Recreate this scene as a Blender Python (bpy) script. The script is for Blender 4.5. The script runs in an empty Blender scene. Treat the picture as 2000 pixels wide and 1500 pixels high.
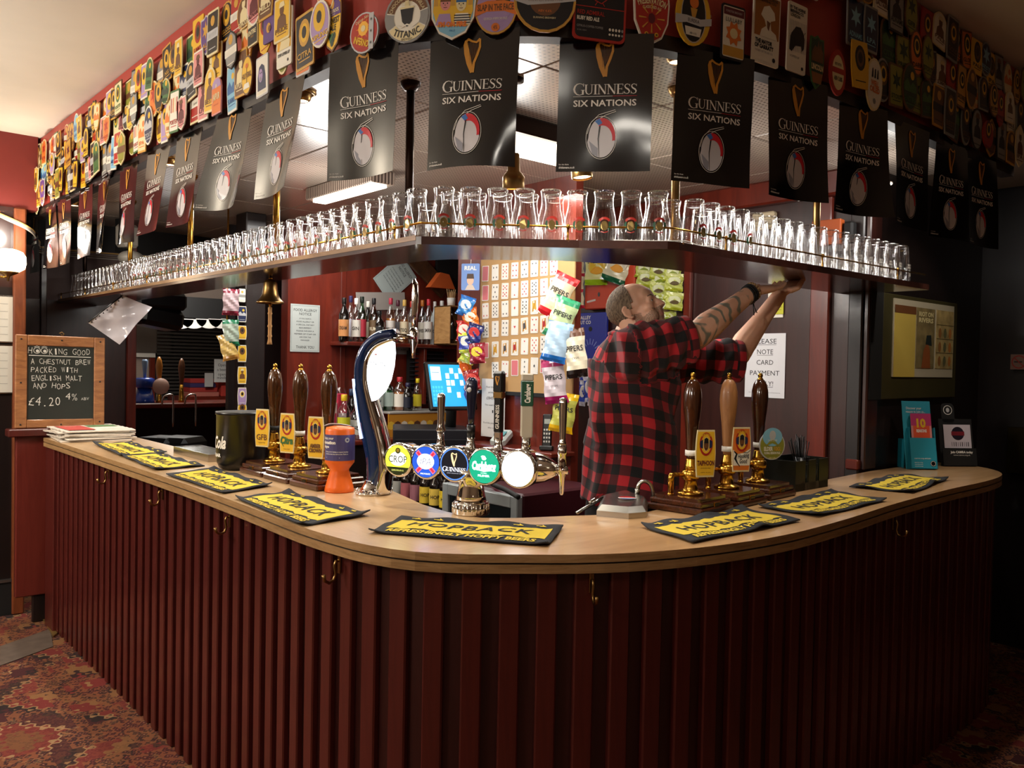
import bpy, bmesh, math, random
from mathutils import Vector, Matrix, Euler
from math import pi, sin, cos, radians as rad
random.seed(7)
SC = bpy.context.scene
COL = SC.collection
# ---------------------------------------------------------------- camera
FPX, PITCH, ROLL, EYE = 1650.0, rad(1.32), rad(1.1), 1.55
YAW = math.atan2(.7536, .6574)                      # view direction in the floor plan (X right wing, Y left wing)
RCAM = Matrix.Rotation(YAW - pi/2, 3, 'Z') @ Matrix.Rotation(pi/2 - PITCH, 3, 'X') @ Matrix.Rotation(ROLL, 3, 'Z')
EYEP = Vector((0, 0, EYE))
cam_d = bpy.data.cameras.new('camera'); cam = bpy.data.objects.new('camera', cam_d); COL.objects.link(cam)
cam_d.sensor_width = 36; cam_d.lens = 36 * FPX / 2000; cam_d.clip_start = .05; cam_d.clip_end = 60
cam.matrix_world = Matrix.Translation(EYEP) @ RCAM.to_4x4()
SC.camera = cam
SC.view_settings.view_transform = 'Standard'; SC.view_settings.look = 'None'
SC.view_settings.gamma = 1; SC.view_settings.use_curve_mapping = False
SC.view_settings.exposure = 0.0
# ---------------------------------------------------------------- world
wd = bpy.data.worlds.new('world'); SC.world = wd; wd.use_nodes = True
wd.node_tree.nodes['Background'].inputs[0].default_value = (.95, .8, .65, 1)
wd.node_tree.nodes['Background'].inputs[1].default_value = .022
# ---------------------------------------------------------------- lights (the room's lamps and some added fills)
WARM, NEUT = (1, .92, .80), (1, .97, .92)
def light(kind, name, loc, power, color=WARM, size=.1, aim=None, angle=70, blend=.6, sizey=None):
    d = bpy.data.lights.new(name, kind); d.energy = power; d.color = color
    if kind == 'AREA':
        d.size = size
        if sizey: d.shape = 'RECTANGLE'; d.size_y = sizey
    else: d.shadow_soft_size = size
    if kind == 'SPOT': d.spot_size = rad(angle); d.spot_blend = blend
    o = bpy.data.objects.new(name, d); COL.objects.link(o); o.location = loc
    if aim is not None: o.rotation_euler = (Vector(aim) - Vector(loc)).to_track_quat('-Z', 'Y').to_euler()
    return o
light('AREA', 'canopy_tube_light', (2.65, 3.05, 2.42), 20, NEUT, 1.2, (2.65, 3.05, 0), sizey=.25)
light('AREA', 'canopy_tube_light_far', (2.5, 5.0, 2.47), 20, NEUT, 1.2, (2.5, 5.0, 0), sizey=.25)
light('POINT', 'canopy_fill', (2.35, 2.75, 2.2), 9, NEUT, .12)  # this and the next two: added fill points brightening the inner ceiling
light('POINT', 'canopy_fill_left', (2.1, 3.9, 2.2), 10, NEUT, .12)
light('POINT', 'canopy_fill_right', (2.9, 2.15, 2.2), 5, NEUT, .12)
light('POINT', 'canopy_end_fill', (3.75, 1.75, 2.3), 4, NEUT, .08)  # added fill for the dark tiles at the right end, no fitting there
# recessed spots of the canopy over the counter
for x, y, pw in ((1.42, 5.5, 30), (1.42, 4.3, 30), (1.4, 3.2, 32), (1.42, 2.35, 30), (1.75, 1.75, 30), (2.6, 1.58, 26), (3.5, 1.6, 24)):
    light('SPOT', 'canopy_spot_light', (x, y, 2.46), pw, WARM, .03, (x + (.12 if y > 2.2 else .0), y + (.12 if y < 2.2 else 0), 1.0), 96, .7)
light('SPOT', 'right_end_spot_light', (4.0, 1.1, 2.5), 16, WARM, .03, (4.35, 1.9, 1.65), 60, .5)
# the two cylinder spotlights over the bar, and a ceiling lamp of the lounge above the viewer
light('SPOT', 'cylinder_spot_light', (1.93, 2.15, 2.24), 40, WARM, .03, (2.5, 2.1, 1.75), 80, .6)
light('SPOT', 'cylinder_spot_light_right', (2.2, 2.02, 2.27), 42, WARM, .03, (3.85, 3.2, 1.9), 70, .6)
light('AREA', 'lounge_ceiling_light', (.05, .25, 2.84), 3, WARM, .22, (.05, .25, 0))
light('AREA', 'lounge_ceiling_light_side', (-.35, .1, 2.84), 2, WARM, .14, (-.35, .1, 0))
light('SPOT', 'barman_fill_spot', (-1.0, .2, 2.25), 105, WARM, .05, (2.4, 2.0, 1.62), 22, .8)  # invented spot, added to brighten the barman's face from under the shelf
# lounge lamps out of frame, to the left of the camera and behind it
light('POINT', 'lounge_lamp_light', (-.8, 4.3, 2.3), 165, (1, .93, .83), .25)
light('POINT', 'lounge_lamp_light_near', (-1.5, 1.8, 2.3), 58, (1, .93, .83), .25)
light('POINT', 'lounge_lamp_light_back', (.2, -1.5, 2.3), 5, (1, .82, .6), .25)
# other bar beyond the hatch
light('POINT', 'far_bar_light', (2.9, 8.3, 2.3), 60, NEUT, .2)
SC.cycles.transparent_max_bounces = 40
# ---------------------------------------------------------------- pixel helpers: a point of the photograph on a known plane
def ray(px, py): return RCAM @ Vector(((px - 1000) / FPX, -(py - 750) / FPX, -1))
def onz(px, py, z): r = ray(px, py); return EYEP + r * ((z - EYE) / r.z)
def onx(px, py, x): r = ray(px, py); return EYEP + r * (x / r.x)
def ony(px, py, y): r = ray(px, py); return EYEP + r * (y / r.y)
FWD = Vector((cos(YAW), sin(YAW), 0)); RGT = Vector((sin(YAW), -cos(YAW), 0))
def atd(px, py, d): r = ray(px, py); return EYEP + r * (d / r.dot(FWD))
# ---------------------------------------------------------------- materials
def lin(h):
    if not isinstance(h, str): return tuple(h)[:3]
    h = h.lstrip('#'); v = [int(h[i:i+2], 16) / 255 for i in (0, 2, 4)]
    return tuple(c / 12.92 if c <= .04045 else ((c + .055) / 1.055) ** 2.4 for c in v)
MATS = {}
def mat(color, rough=.5, metal=0, name=None, emit=0, coat=0, alpha=1, var=0, bump=0, bscale=40, trans=0, spec=.5):
    key = (str(color), rough, metal, emit, coat, alpha, var, bump, bscale, trans, spec)
    if key in MATS: return MATS[key]
    m = bpy.data.materials.new(name or 'mat_%d' % len(MATS)); m.use_nodes = True
    nt = m.node_tree; b = nt.nodes['Principled BSDF']; c = lin(color)
    b.inputs['Base Color'].default_value = (*c, 1); b.inputs['Roughness'].default_value = rough
    b.inputs['Metallic'].default_value = metal; b.inputs['Coat Weight'].default_value = coat
    b.inputs['Coat Roughness'].default_value = .08; b.inputs['Specular IOR Level'].default_value = spec
    if alpha < 1: b.inputs['Alpha'].default_value = alpha
    if trans: b.inputs['Transmission Weight'].default_value = trans
    if emit:
        b.inputs['Emission Color'].default_value = (*c, 1); b.inputs['Emission Strength'].default_value = emit
    if var or bump:
        tc = nt.nodes.new('ShaderNodeTexCoord'); nz = nt.nodes.new('ShaderNodeTexNoise')
        nz.inputs['Scale'].default_value = bscale; nz.inputs['Detail'].default_value = 4
        nt.links.new(tc.outputs['Object'], nz.inputs['Vector'])
        if var:
            r = nt.nodes.new('ShaderNodeValToRGB'); e = r.color_ramp.elements
            e[0].position = .3; e[1].position = .7
            e[0].color = (*[x * (1 - var) for x in c], 1); e[1].color = (*[min(1, x * (1 + var)) for x in c], 1)
            nt.links.new(nz.outputs['Fac'], r.inputs[0]); nt.links.new(r.outputs[0], b.inputs['Base Color'])
        if bump:
            bp = nt.nodes.new('ShaderNodeBump'); bp.inputs['Strength'].default_value = bump; bp.inputs['Distance'].default_value = .004
            nt.links.new(nz.outputs['Fac'], bp.inputs['Height']); nt.links.new(bp.outputs[0], b.inputs['Normal'])
    MATS[key] = m; return m
def nd(nt, t, **k):
    n = nt.nodes.new('ShaderNode' + t)
    for a, v in k.items():
        if a.startswith('i'): n.inputs[int(a[1:]) if a[1:].isdigit() else a[1:]].default_value = v
        else: setattr(n, a, v)
    return n
def ramp(nt, fac, stops, interp='LINEAR'):
    r = nd(nt, 'ValToRGB'); cr = r.color_ramp; cr.interpolation = interp
    while len(cr.elements) > 1: cr.elements.remove(cr.elements[-1])
    for i, (p, c) in enumerate(stops):
        e = cr.elements[0] if i == 0 else cr.elements.new(p)
        e.position = p; e.color = (*lin(c), 1)
    nt.links.new(fac, r.inputs[0]); return r.outputs[0]
def wood(name, dark, light_, scale=(8, 8, 1.2), rough=.4, coat=0, grain=.5, chips=None, bump=.12):
    m = bpy.data.materials.new(name); m.use_nodes = True; nt = m.node_tree; b = nt.nodes['Principled BSDF']
    tc = nd(nt, 'TexCoord'); mp = nd(nt, 'Mapping'); mp.inputs['Scale'].default_value = scale
    nt.links.new(tc.outputs['Object'], mp.inputs[0])
    n1 = nd(nt, 'TexNoise', iScale=3.0, iDetail=8.0, iRoughness=.65, iDistortion=.9); nt.links.new(mp.outputs[0], n1.inputs['Vector'])
    col = ramp(nt, n1.outputs['Fac'], [(.28, dark), (.72, light_)])
    if chips:
        n2 = nd(nt, 'TexNoise', iScale=chips[1], iDetail=3.0); nt.links.new(tc.outputs['Object'], n2.inputs['Vector'])
        f = ramp(nt, n2.outputs['Fac'], [(chips[2], (0, 0, 0)), (chips[2] + .02, (1, 1, 1))])
        mx = nd(nt, 'Mix', data_type='RGBA'); nt.links.new(f, mx.inputs[0]); nt.links.new(col, mx.inputs[6]); mx.inputs[7].default_value = (*lin(chips[0]), 1)
        col = mx.outputs[2]
    nt.links.new(col, b.inputs['Base Color'])
    b.inputs['Roughness'].default_value = rough; b.inputs['Coat Weight'].default_value = coat; b.inputs['Coat Roughness'].default_value = .1
    bp = nd(nt, 'Bump', iStrength=bump, iDistance=.003); nt.links.new(n1.outputs['Fac'], bp.inputs['Height']); nt.links.new(bp.outputs[0], b.inputs['Normal'])
    return m
def glassmat(name, tint=(1, 1, 1), face=.05, edge=.62, power=.32, dark=.0):
    """thin clear glass: lets light through, mirrors at grazing angles"""
    m = bpy.data.materials.new(name); m.use_nodes = True; nt = m.node_tree; nt.nodes.clear()
    out = nd(nt, 'OutputMaterial'); tr = nd(nt, 'BsdfTransparent'); gl = nd(nt, 'BsdfGlossy'); gl.inputs['Roughness'].default_value = .04
    tr.inputs[0].default_value = (*tint, 1); gl.inputs[0].default_value = (1, 1, 1, 1)
    lw = nd(nt, 'LayerWeight', iBlend=power); mr = nd(nt, 'MapRange'); mr.inputs['To Min'].default_value = face; mr.inputs['To Max'].default_value = edge
    nt.links.new(lw.outputs['Facing'], mr.inputs['Value'])
    tc = nd(nt, 'TexCoord'); nz = nd(nt, 'TexNoise', iScale=22., iDetail=1.); nt.links.new(tc.outputs['Object'], nz.inputs['Vector'])
    bp = nd(nt, 'Bump', iStrength=.25, iDistance=.01); nt.links.new(nz.outputs['Fac'], bp.inputs['Height']); nt.links.new(bp.outputs[0], gl.inputs['Normal'])
    mx = nd(nt, 'MixShader'); nt.links.new(mr.outputs[0], mx.inputs[0]); nt.links.new(tr.outputs[0], mx.inputs[1]); nt.links.new(gl.outputs[0], mx.inputs[2])
    nt.links.new(mx.outputs[0], out.inputs[0]); return m
# ---------------------------------------------------------------- mesh builder
FONT2D = {}
def text2d(s, bold=0.0, italic=0.0, space=1.0):
    """flat filled letters, cap height 1, centred on the origin -> (verts2d, faces, width)"""
    k = (s, bold, italic, space)
    if k in FONT2D: return FONT2D[k]
    cu = bpy.data.curves.new('t', 'FONT'); cu.body = s; cu.size = 1; cu.resolution_u = 2; cu.offset = bold; cu.shear = italic
    cu.space_character = space; cu.fill_mode = 'FRONT'; cu.align_x = 'CENTER'
    o = bpy.data.objects.new('t', cu); me = bpy.data.meshes.new_from_object(o)
    vs = [(v.co.x / .7, v.co.y / .7 - .5) for v in me.vertices]; fs = [tuple(p.vertices) for p in me.polygons]
    bpy.data.objects.remove(o); bpy.data.curves.remove(cu); bpy.data.meshes.remove(me)
    w = (max(v[0] for v in vs) - min(v[0] for v in vs)) if vs else 1
    cx = (max(v[0] for v in vs) + min(v[0] for v in vs)) / 2 if vs else 0
    FONT2D[k] = ([(x - cx, y) for x, y in vs], fs, w); return FONT2D[k]
def frame(o, x, z, s=1.0):
    """matrix: local x -> x, local y -> up-in-sheet, local z -> z (normal)"""
    x = Vector(x).normalized(); z = Vector(z).normalized(); y = z.cross(x).normalized(); x = y.cross(z)
    m = Matrix((x, y, z)).transposed().to_4x4(); m.translation = Vector(o); return m @ Matrix.Scale(s, 4)
class MB:
    def __init__(s): s.v = []; s.f = []; s.mi = []; s.ms = []; s.sm = []; s.M = Matrix.Identity(4); s.W = None
    def mid(s, m):
        if m not in s.ms: s.ms.append(m)
        return s.ms.index(m)
    def add(s, vs, fs, m, smooth=False, M=None):
        T = s.M if M is None else s.M @ M; b = len(s.v); k = s.mid(m)
        for v in vs:
            v = Vector(v)
            if s.W: v = s.W(v)
            s.v.append(T @ v)
        for f in fs: s.f.append(tuple(b + i for i in f)); s.mi.append(k); s.sm.append(smooth)
        return s
    def box(s, c, d, m, rot=None, bev=0):
        x, y, z = d[0]/2, d[1]/2, d[2]/2
        M = Matrix.Translation(c) @ (Euler(rot).to_matrix().to_4x4() if rot else Matrix.Identity(4))
        if bev:
            e = min(bev, x*.45, y*.45, z*.45); vs = []; idx = {}
            for sx in (-1, 1):
                for sy in (-1, 1):
                    for sz in (-1, 1):
                        for a in range(3):
                            p = [sx*(x-e), sy*(y-e), sz*(z-e)]; p[a] = (sx*x, sy*y, sz*z)[a]
                            idx[(sx, sy, sz, a)] = len(vs); vs.append(p)
            fs = []
            S = (-1, 1)
            for a in range(3):
                u, w = (a+1) % 3, (a+2) % 3
                for t in S:
                    q = []
                    for su, sw in ((-1, -1), (1, -1), (1, 1), (-1, 1)):
                        k = [0, 0, 0]; k[a] = t; k[u] = su; k[w] = sw; q.append(idx[(*k, a)])
                    fs.append(q if t > 0 else q[::-1])
                for su in S:
                    for sw in S:
                        k0 = [0, 0, 0]; k1 = [0, 0, 0]; k0[a] = -1; k1[a] = 1
                        for k in (k0, k1): k[u] = su; k[w] = sw
                        q = [idx[(*k0, u)], idx[(*k1, u)], idx[(*k1, w)], idx[(*k0, w)]]
                        fs.append(q if su*sw < 0 else q[::-1])
            for sx in S:
                for sy in S:
                    for sz in S:
                        q = [idx[(sx, sy, sz, a)] for a in range(3)]; fs.append(q if sx*sy*sz > 0 else q[::-1])
            return s.add(vs, fs, m, False, M)
        vs = [(a*x, b*y, c_*z) for a in (-1, 1) for b in (-1, 1) for c_ in (-1, 1)]
        return s.add(vs, [(0, 1, 3, 2), (4, 6, 7, 5), (0, 4, 5, 1), (2, 3, 7, 6), (0, 2, 6, 4), (1, 5, 7, 3)], m, False, M)
    def bb(s, lo, hi, m, bev=0):
        return s.box([(a+b)/2 for a, b in zip(lo, hi)], [abs(b-a) for a, b in zip(lo, hi)], m, None, bev)
    def lathe(s, prof, m, n=24, M=None, smooth=True, cap=True, sy=1.0):
        """prof: (radius, height) along local z"""
        vs = []; fs = []
        for r, z in prof:
            for i in range(n): a = 2*pi*i/n; vs.append((r*cos(a), r*sin(a)*sy, z))
        for j in range(len(prof)-1):
            for i in range(n): k = (i+1) % n; fs.append((j*n+i, j*n+k, (j+1)*n+k, (j+1)*n+i))
        if cap:
            if prof[0][0] > 1e-5: fs.append(tuple(range(n))[::-1])
            if prof[-1][0] > 1e-5: fs.append(tuple((len(prof)-1)*n + i for i in range(n)))
        return s.add(vs, fs, m, smooth, M)
    def rod(s, a, b, r, m, r2=None, n=12, smooth=True):
        a = Vector(a); b = Vector(b); d = b - a; M = Matrix.Translation(a) @ d.to_track_quat('Z', 'Y').to_matrix().to_4x4()
        return s.lathe([(r, 0), (r if r2 is None else r2, d.length)], m, n, M, smooth)
    def tube(s, pts, r, m, n=8, cap=True, flat=1.0):
        pts = [Vector(p) for p in pts]; rs = r if isinstance(r, (list, tuple)) else [r]*len(pts); vs = []; fs = []; prev = None
        for i, p in enumerate(pts):
            t = (pts[min(i+1, len(pts)-1)] - pts[max(i-1, 0)]).normalized()
            if prev is None: u = t.orthogonal().normalized()
            else: u = (prev - t * prev.dot(t)).normalized()
            prev = u; w = t.cross(u)
            for k in range(n): a = 2*pi*k/n; vs.append(p + (u*cos(a) + w*sin(a)*flat) * rs[i])
        for i in range(len(pts)-1):
            for k in range(n): q = (k+1) % n; fs.append((i*n+k, i*n+q, (i+1)*n+q, (i+1)*n+k))
        if cap: fs.append(tuple(range(n))[::-1]); fs.append(tuple((len(pts)-1)*n+k for k in range(n)))
        return s.add(vs, fs, m, True)
    def sph(s, c, r, m, n=16, k=10, sc=(1, 1, 1)):
        pr = [(max(1e-6, sin(pi*j/k)), -cos(pi*j/k)) for j in range(k+1)]
        M = Matrix.Translation(c) @ Matrix.Diagonal((r*sc[0], r*sc[1], r*sc[2], 1))
        return s.lathe(pr, m, n, M, True, False)
    def prism(s, poly, z0, z1, m, M=None, mside=None, smooth=False):
        """2d polygon (counter-clockwise) from z0 to z1"""
        n = len(poly); vs = [(x, y, z0) for x, y in poly] + [(x, y, z1) for x, y in poly]
        s.add(vs, [tuple(range(n))[::-1], tuple(n+i for i in range(n))], m, False, M)
        s.add(vs, [(i, (i+1) % n, n+(i+1) % n, n+i) for i in range(n)], mside or m, smooth, M); return s
    def flat(s, poly, z, m, M=None):
        return s.add([(x, y, z) for x, y in poly], [tuple(range(len(poly)))], m, False, M)
    def ring(s, poly, w, z, m, M=None):
        """outline band of a polygon, w inwards towards its centre"""
        n = len(poly); cx = sum(p[0] for p in poly)/n; cy = sum(p[1] for p in poly)/n
        inn = []
        for x, y in poly:
            d = math.hypot(x-cx, y-cy) or 1; k = max(0, (d-w)/d); inn.append((cx+(x-cx)*k, cy+(y-cy)*k))
        vs = [(x, y, z) for x, y in poly] + [(x, y, z) for x, y in inn]
        return s.add(vs, [(i, (i+1) % n, n+(i+1) % n, n+i) for i in range(n)], m, False, M)
    def stroke(s, pts, w, z, m, M=None, closed=False):
        ws = w if isinstance(w, (list, tuple)) else [w]*len(pts); n = len(pts); a = []; b = []
        for i in range(n):
            p0 = pts[(i-1) % n] if (closed or i) else pts[0]; p1 = pts[(i+1) % n] if (closed or i < n-1) else pts[-1]
            dx, dy = p1[0]-p0[0], p1[1]-p0[1]; d = math.hypot(dx, dy) or 1; nx, ny = -dy/d*ws[i]/2, dx/d*ws[i]/2
            a.append((pts[i][0]+nx, pts[i][1]+ny, z)); b.append((pts[i][0]-nx, pts[i][1]-ny, z))
        k = n if closed else n-1
        return s.add(a+b, [(n+i, n+(i+1) % n, (i+1) % n, i) for i in range(k)], m, False, M)
    def text(s, t, x, y, h, m, z=.0, w=None, M=None, bold=.0, italic=0, space=1.0, rot=0, arc=None):
        vs, fs, tw = text2d(t, bold, italic, space); k = h if w is None else w/tw
        out = []
        for a, b in vs:
            a *= k; b *= h
            if arc: th = a/arc; rr = arc + b; a, b = rr*sin(th), (rr*cos(th) - arc)
            if rot: a, b = a*cos(rot)-b*sin(rot), a*sin(rot)+b*cos(rot)
            out.append((x+a, y+b, z))
        return s.add(out, fs, m, False, M)
    def build(s, name, parent=None, label=None, cat=None, group=None, kind=None, loc=None, M=None, smooth_angle=None):
        me = bpy.data.meshes.new(name)
        o_ = Vector(loc) if loc is not None else None
        vs = [v - o_ for v in s.v] if o_ is not None else s.v
        me.from_pydata([tuple(v) for v in vs], [], s.f)
        for m in s.ms: me.materials.append(m)
        me.polygons.foreach_set('material_index', s.mi); me.polygons.foreach_set('use_smooth', s.sm); me.update()
        o = bpy.data.objects.new(name, me); COL.objects.link(o)
        if o_ is not None: o.location = o_
        if M is not None: o.matrix_world = M
        if parent: o.parent = parent
        return tag(o, label, cat, group, kind)
def tag(o, label=None, cat=None, group=None, kind=None):
    if label: o['label'] = label
    if cat: o['category'] = cat
    if group: o['group'] = group
    if kind: o['kind'] = kind
    return o
def empty(name, label, cat, loc=(0, 0, 0), rz=0, group=None, rot=None):
    o = bpy.data.objects.new(name, None); COL.objects.link(o); o.location = loc; o.rotation_euler = rot or (0, 0, rz)
    o.empty_display_size = .05
    return tag(o, label, cat, group)
def dup(root, M=None, loc=None, rz=None, label=None, group=None):
    r = root.copy(); COL.objects.link(r)
    if label: r['label'] = label
    if group: r['group'] = group
    if M is not None: r.matrix_world = M
    if loc is not None: r.location = loc
    if rz is not None: r.rotation_euler = (0, 0, rz)
    for ch in root.children:
        c = ch.copy(); COL.objects.link(c); c.parent = r
        for g in ch.children: d = g.copy(); COL.objects.link(d); d.parent = c
    return r
def circ(r, n=24, cx=0, cy=0, sx=1, sy=1, a0=0): return [(cx + r*sx*cos(a0+2*pi*i/n), cy + r*sy*sin(a0+2*pi*i/n)) for i in range(n)]
def rrect(w, h, r, n=4, cx=0, cy=0):
    p = []
    for qx, qy, a in ((1, 1, 0), (-1, 1, pi/2), (-1, -1, pi), (1, -1, 3*pi/2)):
        for i in range(n+1): t = a + pi/2*i/n; p.append((cx + qx*(w/2-r) + r*cos(t), cy + qy*(h/2-r) + r*sin(t)))
    return p
def smoothpath(pts, sub=6):
    P = [Vector(p) for p in pts]; out = []
    for i in range(len(P)-1):
        p0 = P[max(i-1, 0)]; p1 = P[i]; p2 = P[i+1]; p3 = P[min(i+2, len(P)-1)]
        for k in range(sub):
            t = k/sub; out.append(.5*((2*p1) + (-p0+p2)*t + (2*p0-5*p1+4*p2-p3)*t*t + (-p0+3*p1-3*p2+p3)*t**3))
    out.append(P[-1]); return out
def offset(path, d):
    """2d path moved to its left-hand side by d"""
    out = []; n = len(path)
    for i in range(n):
        t = (path[min(i+1, n-1)] - path[max(i-1, 0)]).normalized(); out.append(path[i] + Vector((-t.y, t.x)) * d)
    return out
def along(path, step):
    """points every `step` along a 2d path: (point, tangent, distance)"""
    out = []; acc = 0; nxt = 0
    for a, b in zip(path, path[1:]):
        L = (b-a).length
        while nxt <= acc + L and L > 0: out.append((a + (b-a)*((nxt-acc)/L), (b-a).normalized(), nxt)); nxt += step
        acc += L
    return out
def pathlen(path): return sum((b-a).length for a, b in zip(path, path[1:]))
def pathat(path, d):
    acc = 0
    for a, b in zip(path, path[1:]):
        L = (b-a).length
        if acc + L >= d: return a + (b-a)*((d-acc)/L), (b-a).normalized()
        acc += L
    return path[-1], (path[-1]-path[-2]).normalized()
def ribbon(mb, path, z0, z1, m, thick, side=1):
    """upright band following a 2d path, thickness to its left (side=1)"""
    q = offset(path, thick*side); n = len(path)
    vs = [(p.x, p.y, z0) for p in path] + [(p.x, p.y, z1) for p in path] + [(p.x, p.y, z0) for p in q] + [(p.x, p.y, z1) for p in q]
    fs = []
    for i in range(n-1):
        fs += [(i, i+1, n+i+1, n+i), (2*n+i+1, 2*n+i, 3*n+i, 3*n+i+1), (n+i, n+i+1, 3*n+i+1, 3*n+i), (i+1, i, 2*n+i, 2*n+i+1)]
    fs += [(0, n, 3*n, 2*n), (n-1, 3*n-1, 4*n-1, 2*n-1)]
    return mb.add(vs, fs, m, False)
def V2(pts): return [Vector((a, b)) for a, b in pts]
# ================================================================ materials of the setting
M_mahog = wood('mahogany_panel', '#26100c', '#3a1b16', (5, 5, .6), .38, .25, chips=('#9c5a30', 9, .74))
M_redwood = wood('red_mahogany', '#4e1a12', '#74291a', (4, 4, .5), .3, .35)
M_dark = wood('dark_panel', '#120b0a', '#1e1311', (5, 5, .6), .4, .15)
M_batten = wood('oxblood_paint', '#451511', '#5a201a', (9, 9, .8), .34, .3, chips=('#a06a48', 38, .80))
M_barback = wood('oxblood_recess_shade', '#2e0f0d', '#3d1613', (9, 9, .8), .45, .1)  # same oxblood as the battens, with the recess shade darkened into the colour
M_worktop = wood('oak_worktop', '#ae8a60', '#cdab80', (5, .9, 5), .3, .35, bump=.05)
M_worktop2 = wood('oak_worktop_right', '#ae8458', '#cda476', (.9, 5, 5), .3, .35, bump=.05)
M_nose = wood('oak_nosing', '#8a683f', '#bb9668', (3, 3, 30), .4, .2)
M_groove = mat('#1c0f09', .7)
M_shelf = wood('dark_shelf', '#2b120c', '#4a2218', (6, 1.2, 6), .22, .6)
M_shelfedge = wood('shelf_edge', '#2a1009', '#46231a', (6, 1.2, 6), .35, .3, chips=('#b98a5c', 30, .73))
M_shelfedge2 = wood('worn_shelf_edge', '#6a4a30', '#a5825c', (6, 1.2, 6), .4, .2)
M_brass = mat('#c8963e', .22, 1, name='brass')
M_abrass = mat('#9a7a4a', .3, 1, name='aged_brass')
M_dkbronze = mat('#2a1a12', .3, .8, name='bronze_pole')
M_chrome = mat('#e2e0dc', .06, 1, name='chrome')
M_steel = mat('#b8b6b0', .25, 1, name='brushed_steel')
M_black = mat('#0c0b0c', .3, name='black_gloss')
M_blackm = mat('#0d0c0c', .7, name='black_matt')
M_white = mat('#e8e4dc', .6, name='white_paper')
M_red = mat('#a03c32', .5, var=.12, bscale=4, name='red_fascia_paint')
M_cream = mat('#f2e9d8', .85, var=.04, bscale=3, name='cream_ceiling_paint')
M_plaster = mat('#9b8b80', .85, name='grey_plaster')
M_glass = glassmat('pint_glass')
M_pane = glassmat('pane_glass', face=.04, edge=.5)
# carpet: a woven oriental pattern of medallions, diamonds and bars
def carpet():
    m = bpy.data.materials.new('patterned_carpet'); m.use_nodes = True; nt = m.node_tree; b = nt.nodes['Principled BSDF']; LK = nt.links.new
    tc = nd(nt, 'TexCoord'); sp = nd(nt, 'SeparateXYZ'); LK(tc.outputs['Object'], sp.inputs[0])
    def ma(op, a, b_=None, c=None):
        n = nd(nt, 'Math', operation=op)
        for i, v in enumerate((a, b_, c)):
            if v is None: continue
            if isinstance(v, (int, float)): n.inputs[i].default_value = v
            else: LK(v, n.inputs[i])
        return n.outputs[0]
    def tri(v, s, off=0): return ma('PINGPONG', ma('MULTIPLY_ADD', v, s, off), 1.0)
    X, Y = sp.outputs[0], sp.outputs[1]
    ax, ay = tri(X, 2.7), tri(Y, 2.1)
    fx, fy = tri(X, 42.), tri(Y, 42.)
    d = ma('ADD', ax, ay); e = ma('ADD', ma('MULTIPLY', fx, .28), ma('MULTIPLY', fy, .28))
    big = ma('ADD', d, ma('MULTIPLY', e, .42))
    c1 = ramp(nt, ma('DIVIDE', big, 2.3), [(0, '#6a4022'), (.16, '#6e211c'), (.24, '#9c7a54'), (.27, '#3e1012'), (.4, '#200e0c'), (.47, '#8a6844'), (.5, '#6c201b'), (.62, '#7e5530'), (.72, '#2c100e'), (.78, '#74241f'), (.9, '#8a6640')], 'CONSTANT')
    vo = nd(nt, 'TexVoronoi', iScale=46.0, distance='MANHATTAN'); LK(tc.outputs['Object'], vo.inputs['Vector'])
    c2 = ramp(nt, vo.outputs['Distance'], [(0, '#9a7c5c'), (.2, '#5e1c18'), (.42, '#200c0e'), (.75, '#7a4628')], 'CONSTANT')
    vo2 = nd(nt, 'TexVoronoi', iScale=5.5, distance='CHEBYCHEV'); LK(tc.outputs['Object'], vo2.inputs['Vector'])
    f = ramp(nt, vo2.outputs['Distance'], [(0, (0, 0, 0)), (.24, (0, 0, 0)), (.3, (.8, .8, .8)), (.52, (.8, .8, .8)), (.56, (.2, .2, .2))], 'CONSTANT')
    mx = nd(nt, 'Mix', data_type='RGBA'); LK(f, mx.inputs[0]); LK(c1, mx.inputs[6]); LK(c2, mx.inputs[7]); LK(mx.outputs[2], b.inputs['Base Color'])
    b.inputs['Roughness'].default_value = .95; nz = nd(nt, 'TexNoise', iScale=400.); LK(tc.outputs['Object'], nz.inputs['Vector'])
    bp = nd(nt, 'Bump', iStrength=.5, iDistance=.004); LK(nz.outputs['Fac'], bp.inputs['Height']); LK(bp.outputs[0], b.inputs['Normal']); return m
def perforated():
    m = bpy.data.materials.new('perforated_tile'); m.use_nodes = True; nt = m.node_tree; b = nt.nodes['Principled BSDF']; LK = nt.links.new
    tc = nd(nt, 'TexCoord'); mp = nd(nt, 'Mapping'); mp.inputs['Scale'].default_value = (50, 50, 0); LK(tc.outputs['Object'], mp.inputs[0])
    fr = nd(nt, 'VectorMath', operation='FRACTION'); LK(mp.outputs[0], fr.inputs[0])
    ds = nd(nt, 'VectorMath', operation='DISTANCE'); LK(fr.outputs[0], ds.inputs[0]); ds.inputs[1].default_value = (.5, .5, 0)
    c = ramp(nt, ds.outputs['Value'], [(0, '#3c2a20'), (.2, '#4a382c'), (.26, '#b0a092')])
    LK(c, b.inputs['Base Color']); b.inputs['Roughness'].default_value = .3; b.inputs['Coat Weight'].default_value = .3
    b.inputs['Coat Roughness'].default_value = .2; return m
M_carpet = carpet(); M_tile = perforated()
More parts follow.
